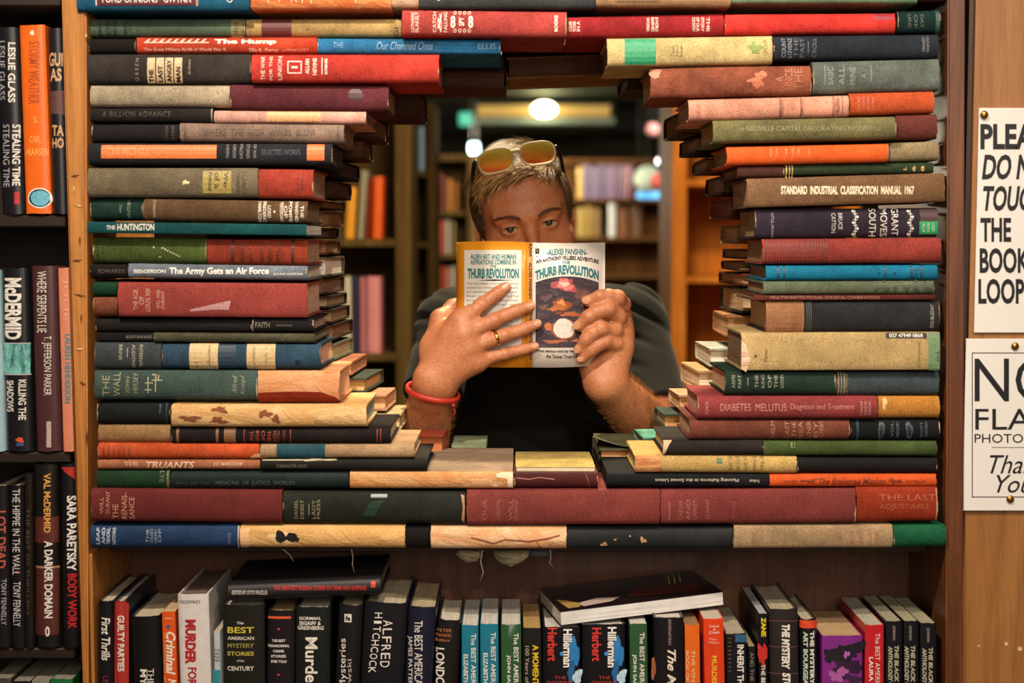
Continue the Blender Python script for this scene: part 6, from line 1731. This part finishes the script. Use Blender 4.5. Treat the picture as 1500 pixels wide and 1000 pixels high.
# nails of the fingers laid on the book
NAIL = plain('bd8464', .28, 0, .5, .06)
def nail(a, b, r, nrm, k=.2):
    a, b, nrm = Vector(a), Vector(b), Vector(nrm).normalized()
    ax = (b - a).normalized(); nrm = (nrm - ax * nrm.dot(ax)).normalized(); sd = ax.cross(nrm)
    c = b + ax * r * .10
    vs, fs = [], []
    n, m_ = 9, 7
    for i in range(n):
        for j in range(m_):
            u, v = -1 + 2 * i / (n - 1), -1 + 2 * j / (m_ - 1)
            su = u * math.sqrt(1 - v * v / 2); sv = v * math.sqrt(1 - u * u / 2)
            an = sv * .78
            p = c + ax * su * r * .74 + (nrm * math.cos(an) + sd * math.sin(an)) * (r * 1.035 - .10 * r * max(0, su) ** 2)
            vs.append(p - man.location)
    for i in range(n - 1):
        for j in range(m_ - 1): fs.append((i * m_ + j, (i + 1) * m_ + j, (i + 1) * m_ + j + 1, i * m_ + j + 1))
    link('fingernail', vs, fs, NAIL, man, True)
for f in R_F: nail(Q(*f[-2][:3]), Q(*f[-1][:3]), f[-1][3], (.18, -1, .28))
for f in L_F: nail(Q(*f[-2][:3]), Q(*f[-1][:3]), f[-1][3], (-.55, -1, .35))
# creases over the finger joints
CREASE = plain('8a4a30', .6)
for f in R_F:
    a, b = Vector(Q(*f[1][:3])), Vector(Q(*f[3][:3]))
    c, r = Vector(Q(*f[2][:3])), f[2][3]
    ax = (b - a).normalized(); nr = Vector((.12, -1, .3)); nr = (nr - ax * nr.dot(ax)).normalized(); sd = ax.cross(nr)
    for k in (-1, 0, 1):
        pts = []
        for i in range(9):
            an = (-1 + 2 * i / 8) * (.62 - .14 * abs(k))
            pts.append(c + ax * (.0024 * k + .0006 * math.cos(an * 3)) + (nr * math.cos(an) + sd * math.sin(an)) * r * 1.005 - man.location)
        tube('knuckle_crease', pts, [.00012 + .00034 * math.sin(math.pi * i / 8) for i in range(9)], CREASE, man, 5)
# wedding ring and wristband
def ring(name, c, axis, ra, rb, tube_r, mat, parent, flat_dir=None, n=40, taper=1.0):
    c, axis = Vector(c), Vector(axis).normalized()
    u = (Vector(flat_dir) - axis * Vector(flat_dir).dot(axis)).normalized() if flat_dir is not None else axis.orthogonal().normalized()
    w = axis.cross(u)
    vs, fs = [], []
    m_ = 10
    for i in range(n):
        a = 2 * math.pi * i / n
        d = u * math.cos(a) * ra + w * math.sin(a) * rb
        dn = d.normalized()
        for j in range(m_):
            b_ = 2 * math.pi * j / m_
            vs.append(c + d + dn * math.cos(b_) * tube_r + axis * math.sin(b_) * tube_r * taper - man.location)
    for i in range(n):
        for j in range(m_): fs.append((i * m_ + j, ((i + 1) % n) * m_ + j, ((i + 1) % n) * m_ + (j + 1) % m_, i * m_ + (j + 1) % m_))
    return link(name, vs, fs, mat, parent, True)
ra_, rb_ = Q(714, 499, 2.123), Q(739, 491, 2.129)
rg = ring('ring', ra_ * .5 + rb_ * .5 + np.array([0, -.0002, 0]), rb_ - ra_, .0108, .0108, .0011, plain('d8a848', .18, 1.0, var=.05), man, None, 40, 2.2)
rg['label'] = 'gold ring on the third finger'
wc = Q(634, 574, 2.141)
band = ring('wristband', wc, Q(605, 700, 2.27) - Q(640, 562, 2.129) + np.array([.012, -.10, .0]), .0385, .0335, .0030, plain('a82c1e', .45, var=.2), man, (1, 0, -.25), 48, 1.5)
band['label'] = 'red cord wristband'
bd = bmesh.new()
bmesh.ops.create_icosphere(bd, subdivisions=2, radius=.0042)
link_bm('clasp', bd, plain('6a2018', .4), band, True, loc=Vector(Q(664, 594, 2.118)) - man.location)
tube('cord_end', [Vector(Q(663, 594, 2.118)) - man.location, Vector(Q(667, 603, 2.117)) - man.location, Vector(Q(664, 612, 2.119)) - man.location], .0012, plain('8c2418', .6), band, 6)

# ---- t-shirt: a cloth shell with open sleeves, hem and neck
S = Field((-.30, 2.24, .92), (.40, 2.92, 1.45), .0036)
def shirt_solid(g):
    S.cone(SH_R + g(0), EL_R * .6 + SH_R * .4, .050, .050, .03)
    S.cone(SH_L + g(0), EL_L * .86 + SH_L * .14, .050, .051, .03)
z3 = lambda *_: np.zeros(3)
S.cone(SH_R + [.02, .012, .004], SH_L + [-.02, .012, .004], .050, .050, .04)
S.cone(NK0 + [0, .01, -.012], SH_R + [.01, 0, .0], .066, .056, .04)
S.cone(NK0 + [0, .01, -.012], SH_L + [-.01, 0, .0], .066, .056, .04)
S.ell(Q(795, 560, 2.57), (.165, .105, .18), .05)
S.cone(Q(795, 640, 2.58), (.04, 2.74, .98), .135, .13, .05)
S.cone(Q(740, 640, 2.58), (-.04, 2.74, .98), .11, .12, .05); S.cone(Q(850, 640, 2.58), (.12, 2.74, .98), .11, .12, .05)
shirt_solid(z3)
# folds, then hollow it out and cut the openings
X, Y_, Z = S.ax[0][:, None, None], S.ax[1][None, :, None], S.ax[2][None, None, :]
def fold(dirv, wl, ph): return np.sin((X * dirv[0] + Y_ * dirv[1] + Z * dirv[2]) * (6.283 / wl) + ph)
wob = .5 * np.sin(X * 47 + Z * 31) + .5 * np.sin(Y_ * 39 - X * 23 + 1.3)
fd = .0065 * np.maximum(0, np.sin((X * .45 + Y_ * .35 + Z * .85) * 125 + 1.2 * np.sin(X * 13 + Z * 7))) ** 2 * np.clip(.35 + .8 * np.sin(X * 16 - Z * 11 + 1), 0, 1)
S.d = np.where(S.d < .3, S.d + fd.astype(np.float32), S.d)
def plane_cut(pt, nrm, rad):
    nrm = np.array(nrm, float); nrm /= np.linalg.norm(nrm); pt = np.array(pt, float)
    hs = (X - pt[0]) * nrm[0] + (Y_ - pt[1]) * nrm[1] + (Z - pt[2]) * nrm[2]
    sph = np.sqrt((X - pt[0]) ** 2 + (Y_ - pt[1]) ** 2 + (Z - pt[2]) ** 2) - rad
    S.d = np.maximum(S.d, -np.maximum(-hs, sph)).astype(np.float32)
shell = np.maximum(S.d, -(S.d + .0085)).astype(np.float32)
S.d = shell
for e_, s_, t in ((EL_R, SH_R, .47), (EL_L, SH_L, .72)):
    plane_cut(s_ + (e_ - s_) * t, e_ - s_, .095)
plane_cut((.04, 2.74, .955), (0, 0, -1), .4)
nd = NK1 - NK0
plane_cut(NK0 + nd * .33 + [0, .012, 0], nd + np.array([0, -.035, 0]), .075)
V3, F3 = S.mesh(); del S, X, Y_, Z, wob, fd, shell
V3 = relax(V3, F3, 2)
np_mesh('t_shirt', V3 - off, F3, SHIRT, man)

# ---- trousers and shoes (below the case, never in view)
T = Field((-.22, 2.5, 0.0), (.30, 3.0, 1.03), .008)
T.cone((-.03, 2.74, .93), (.11, 2.74, .93), .135, .135, .05)
for sx in (-1, 1):
    T.cone((.04 + sx * .085, 2.75, .88), (.04 + sx * .095, 2.72, .50), .095, .070, .03); T.cone((.04 + sx * .095, 2.72, .50), (.04 + sx * .10, 2.78, .10), .068, .055, .03)
V4, F4 = T.mesh(); np_mesh('trousers', V4 - off, F4, plain('20262f', .85), man); del T
for sx in (-1, 1):
    T = Field((.04 + sx * .1 - .07, 2.55, -.01), (.04 + sx * .1 + .07, 2.9, .14), .005)
    T.cone((.04 + sx * .1, 2.80, .052), (.04 + sx * .105, 2.63, .036), .045, .034, .02); T.cone((.04 + sx * .1, 2.79, .06), (.04 + sx * .1, 2.78, .10), .042, .045, .02)
    T.d = np.maximum(T.d, (.002 - T.ax[2][None, None, :])).astype(np.float32)
    V5, F5 = T.mesh(); np_mesh('shoe', V5 - off, F5, plain('1a1614', .5), man); del T

# ================================================================== sunglasses pushed up into his hair
sgr = empty('sunglasses', P(757, 246, 2.33))
tag(sgr, 'sunglasses with cream frame and mirrored orange lenses pushed up on the man\'s hair', 'sunglasses')
si = Vector(sgr.location)
def lens_mat():
    m, nt, b = new_mat('mirror_lens')
    tc = node(nt, 'ShaderNodeTexCoord'); sp = node(nt, 'ShaderNodeSeparateXYZ'); nt.links.new(tc.outputs['Generated'], sp.inputs[0])
    r = node(nt, 'ShaderNodeValToRGB'); el = r.color_ramp.elements
    el[0].position = .12; el[0].color = rgb('e0642a'); el[1].position = .95; el[1].color = rgb('fff060')
    e = el.new(.5); e.color = rgb('f8b040')
    nt.links.new(sp.outputs[2], r.inputs[0]); nt.links.new(r.outputs[0], b.inputs['Base Color'])
    b.inputs['Metallic'].default_value = .2; b.inputs['Roughness'].default_value = .15
    b.inputs['Coat Weight'].default_value = .5
    return m
LM, FRM, FRD = lens_mat(), plain('d9c79a', .35, 0, .5, .05), plain('1a1512', .3)
# frame plane: tilted back on the crown
sg_c = P(757, 229, 2.308)
sx_ = Vector((math.cos(math.radians(10.5)), 0.06, math.sin(math.radians(10.5)))).normalized()
sz_ = Vector((-.16, .42, .88)); sz_ = (sz_ - sx_ * sz_.dot(sx_)).normalized()
sy_ = sz_.cross(sx_)          # towards the back
def SG(x, y, z): return sg_c + sx_ * x + sy_ * y + sz_ * z - si
def lens_outline(sx, n=36):
    pts = []
    for i in range(n):
        a = 2 * math.pi * i / n
        c, s_ = math.cos(a), math.sin(a)
        ex = abs(c) ** .62 * (1 if c > 0 else -1); ez = abs(s_) ** .62 * (1 if s_ > 0 else -1)
        x, z = ex * .0265, ez * .0190
        x *= (1.0 if z > 0 else 1 + z * 6)          # narrower foot
        z += .0012 * (x * sx / .0265)
        pts.append((x, z))
    return pts
for sx in (-1, 1):
    o = lens_outline(sx)
    cx = sx * .0335
    curve = lambda x: .010 * (abs(x) / .06) ** 2
    ring_pts = [SG(cx + x, curve(cx + x), z) for x, z in o]
    vs = [SG(cx, curve(cx) - .0015, 0)]
    fs = []
    for rr in (.5, 1.0):
        vs += [SG(cx + x * rr, curve(cx + x * rr) - .0015 * (1 - rr), z * rr) for x, z in o]
    n = len(o)
    for k in range(n):
        fs.append((0, 1 + k, 1 + (k + 1) % n)); fs.append((1 + k, 1 + n + k, 1 + n + (k + 1) % n, 1 + (k + 1) % n))
    link('lens', vs, fs, LM, sgr, True)
    vs, fs = [], []
    for k in range(n):
        x, z = o[k]
        for (rr, dy) in ((.97, -.0022), (1.07, -.0026), (1.11, .0), (1.07, .0026), (.97, .0022)):
            vs.append(SG(cx + x * rr, curve(cx + x * rr) + dy, z * (rr * 1.02)))
    for k in range(n):
        for j in range(5): fs.append((k * 5 + j, k * 5 + (j + 1) % 5, ((k + 1) % n) * 5 + (j + 1) % 5, ((k + 1) % n) * 5 + j))
    link('rim', vs, fs, FRM, sgr, True)
    tube('temple', [SG(sx * .062, .010, .010), SG(sx * .066, .016, .009), SG(sx * .071, .040, .004), SG(sx * .075, .085, -.012), SG(sx * .074, .115, -.03)], [.0042, .0042, .0032, .0028, .0030], FRD, sgr, 8)
tube('bridge', [SG(-.010, .0008, .007), SG(-.004, -.001, .0095), SG(.004, -.001, .0095), SG(.010, .0008, .007)], [.0026, .0024, .0024, .0026], FRM, sgr, 8)

# ================================================================== the paperback he reads
YB = 2.150
bk = empty('paperback', P(778, 538, YB))
tag(bk, 'open yellow-backed paperback with a white front cover held up by the man', 'book')
bi = Vector(bk.location)
def cov(x):
    """depth of the covers along x"""
    if x < 0:
        u = -x / .109
        return -.0055 * math.sin(math.pi * min(1, u)) + .022 * u ** 1.6 + (.006 * ((u - .9) / .1) ** 2 if u > .9 else 0)
    u = x / .109
    return -.0095 * math.sin(math.pi * min(1, u)) + .030 * u ** 2
XLc, XRc = P(668, 445, YB + .02).x - bi.x, P(886, 445, YB + .03).x - bi.x
xs = [XLc + (XRc - XLc) * i / 48 for i in range(49)]
def ztop(x): return P(778, 355, YB).z - bi.z - .0010 * math.sin(max(0, x) / .109 * 3) + (.0018 * math.sin(-x / .109 * 3.0) if x < 0 else 0)
def zbot(x): return P(778, 538, YB).z - bi.z + (.0012 * (x / .109) if x > 0 else 0) + (.005 * max(0, x / .109 - .55) * 0)
def cov_sheet(name, x0, x1, mat, dy=0.0, th=.0007, n=24):
    vs, fs = [], []
    X_ = [x0 + (x1 - x0) * i / n for i in range(n + 1)]
    for x in X_:
        for d_ in (dy, dy + th):
            for j in range(5):
                z = zbot(x) + (ztop(x) - zbot(x)) * j / 4
                vs.append((x, cov(x) + d_, z))
    def id_(i, s_, j): return (i * 2 + s_) * 5 + j
    for i in range(n):
        for j in range(4):
            fs.append((id_(i, 0, j), id_(i + 1, 0, j), id_(i + 1, 0, j + 1), id_(i, 0, j + 1)))
            fs.append((id_(i, 1, j), id_(i, 1, j + 1), id_(i + 1, 1, j + 1), id_(i + 1, 1, j)))
        fs.append((id_(i, 0, 4), id_(i + 1, 0, 4), id_(i + 1, 1, 4), id_(i, 1, 4)))
        fs.append((id_(i, 0, 0), id_(i, 1, 0), id_(i + 1, 1, 0), id_(i + 1, 0, 0)))
    for i in (0, n):
        for j in range(4): fs.append((id_(i, 0, j), id_(i, 0, j + 1), id_(i, 1, j + 1), id_(i, 1, j)))
    return link(name, vs, fs, mat, bk, True)
YEL, WHC = plain('d98c1e', .38, var=.06, coat=.2), plain('dcd4cc', .35, var=.04, coat=.2)
cov_sheet('back_cover', XLc, -.0065, YEL)
cov_sheet('spine', -.0065, .0015, plain('c8801c', .4, var=.08), n=4)
cov_sheet('front_cover', .0015, XRc, WHC)
pg = paper('c8a468')
for (a, b_, t0) in ((XLc + .002, -.004, .010), (.004, XRc - .001, .006)):
    o = cov_sheet('page_block', a, b_, pg, .0009, t0)
sf = Surf(bk, YB, (0, 0, 0), 0, xs, [cov(x) for x in xs])
class BookSurf(Surf):
    def local(s, px, py):
        """pixels of the photo -> the curved cover"""
        Y = YB
        for _ in range(3):
            q = P(px, py, Y) - bi
            Y = YB + cov(q.x)
        return P(px, py, Y) - bi
sf = BookSurf(bk, YB, (0, 0, 0), 0, xs, [cov(x) for x in xs])
TEAL = '1c7a80'
patch(sf, 680, 366, 764, 523, plain('d9d6cc', .4, var=.03), .0003, 'panel')
write(sf, 'ALIEN ART AND HUMAN', 689, 372, 756, 379.5, 0, TEAL, bold=.03, eps=.0005); write(sf, 'ASPIRATIONS COMBINE IN', 689, 380, 756, 387.5, 0, TEAL, bold=.03); write(sf, 'THE', 718, 388, 727, 392, 0, TEAL, bold=.03)
write(sf, 'THURB REVOLUTION', 685, 393, 760, 408, 0, TEAL, bold=.05)
stick(sf, 'rule', [(698, 410.2), (723, 409), (726, 409), (751, 410.2), (726, 411.4), (723, 411.4)], [(0, 1, 2, 3, 4, 5)], lambda u, v: (u, v), ink('1c1a1c'), .0005)
for i, w in enumerate(('The inscrutable, inscrutable Anthony', 'wanted an unlikely voyage of beasts', 'pornographers and a wandering eye', 'Beagle, mail-ways, crusade, and rival', 'his world, with Villiers and others', 'saucer ride to travel going in dream', 'on the trip.', '', 'Of course, once the inscription', 'peculiar red tricky revolution', 'and the most serious of others', 'until the clerks all went home.')):
    if w: write(sf, w, 684, 413.5 + 6.1 * i, 684 + 75 * min(1, len(w) / 34), 417.3 + 6.1 * i, 0, '4a4648')
for i, (w, a) in enumerate((('KIWI', 357), ('ALEXEI PANSHIN \u2022 THE THURB REVOLUTION', 384))): write(sf, w, 774.5, a, 779, a + (18 if i == 0 else 142), -90, '3a2410', bold=.03)
write(sf, '-ALEXEI PANSHIN-', 801, 364, 860, 373, 0, TEAL, bold=.03, arch=1.2)
write(sf, 'AN ANTHONY VILLIERS ADVENTURE', 785, 374.3, 877, 380.6, 0, '1d191c', bold=.04, arch=6)
write(sf, 'THE', 823, 382, 835, 386.6, 0, TEAL, bold=.03)
write(sf, 'THURB REVOLUTION', 784, 387.6, 877, 402, 0, TEAL, bold=.05, arch=9)
write(sf, 'ace', 784, 363, 790, 372, 0, '1d191c', bold=.05); write(sf, '95c', 785, 374, 789, 377, 0, '4a4648')
# pictured panel: a dark arch with a pink burst and warm forms (a plain stand-in)
N = 22
arc = [(784.5 + 92.5 * i / N, 404.5 + 9 * ((2 * i / N) - 1) ** 2) for i in range(N + 1)]
bot = [(877 - 92.5 * i / N, 509) for i in range(N + 1)]
fcs = [(i, i + 1, 2 * N - i, 2 * N + 1 - i) for i in range(N)]
stick(sf, 'picture', arc + bot, fcs, lambda u, v: (u, v), torn('3a3038', '4c4048', '241c24', 70), .0003)
for (cx, cy, rx, ry, c, sd) in ((827, 417, 15, 11, 'a84a4c', 1), (827, 417, 11, 7.5, 'd87a74', 2), (827, 416, 6, 4, 'f0b8a8', 3), (822, 446, 12, 10, '8a4424', 4), (818, 452, 14, 6, 'b0622c', 5), (822, 443, 7, 3, 'd88c48', 6), (820, 456, 9, 2.5, '5a2818', 7), (836, 460, 12, 4, 'a85830', 8), (852, 430, 10, 7, '6a4a44', 9), (856, 438, 6, 8, '8a5c50', 10), (800, 436, 8, 5, '5a4248', 11), (796, 450, 6, 4, '6a4c4c', 12), (826, 482, 19, 16, '8a4a34', 13), (803, 478, 5.5, 6, 'b86a38', 14), (812, 500, 14, 3, 'a05c3a', 16), (848, 498, 9, 3, 'b0664a', 17)):
    blot(sf, cx, cy, rx, ry, ink(c), .0004 + .00002 * sd, rough=.4 if sd not in (13, 14) else .06, seed=sd, name='picture')
blot(sf, 826, 481, 15.5, 14.5, ink('d8ccc2'), .0008, rough=.05, seed=15, name='picture')
write(sf, 'What devious mind lay behind', 785, 512, 848, 517.5, 0, '2a2426', bold=.03, arch=-1); write(sf, 'the Tanner Trust into it?', 800, 519.5, 854, 525, 0, '2a2426', bold=.03, arch=-1)
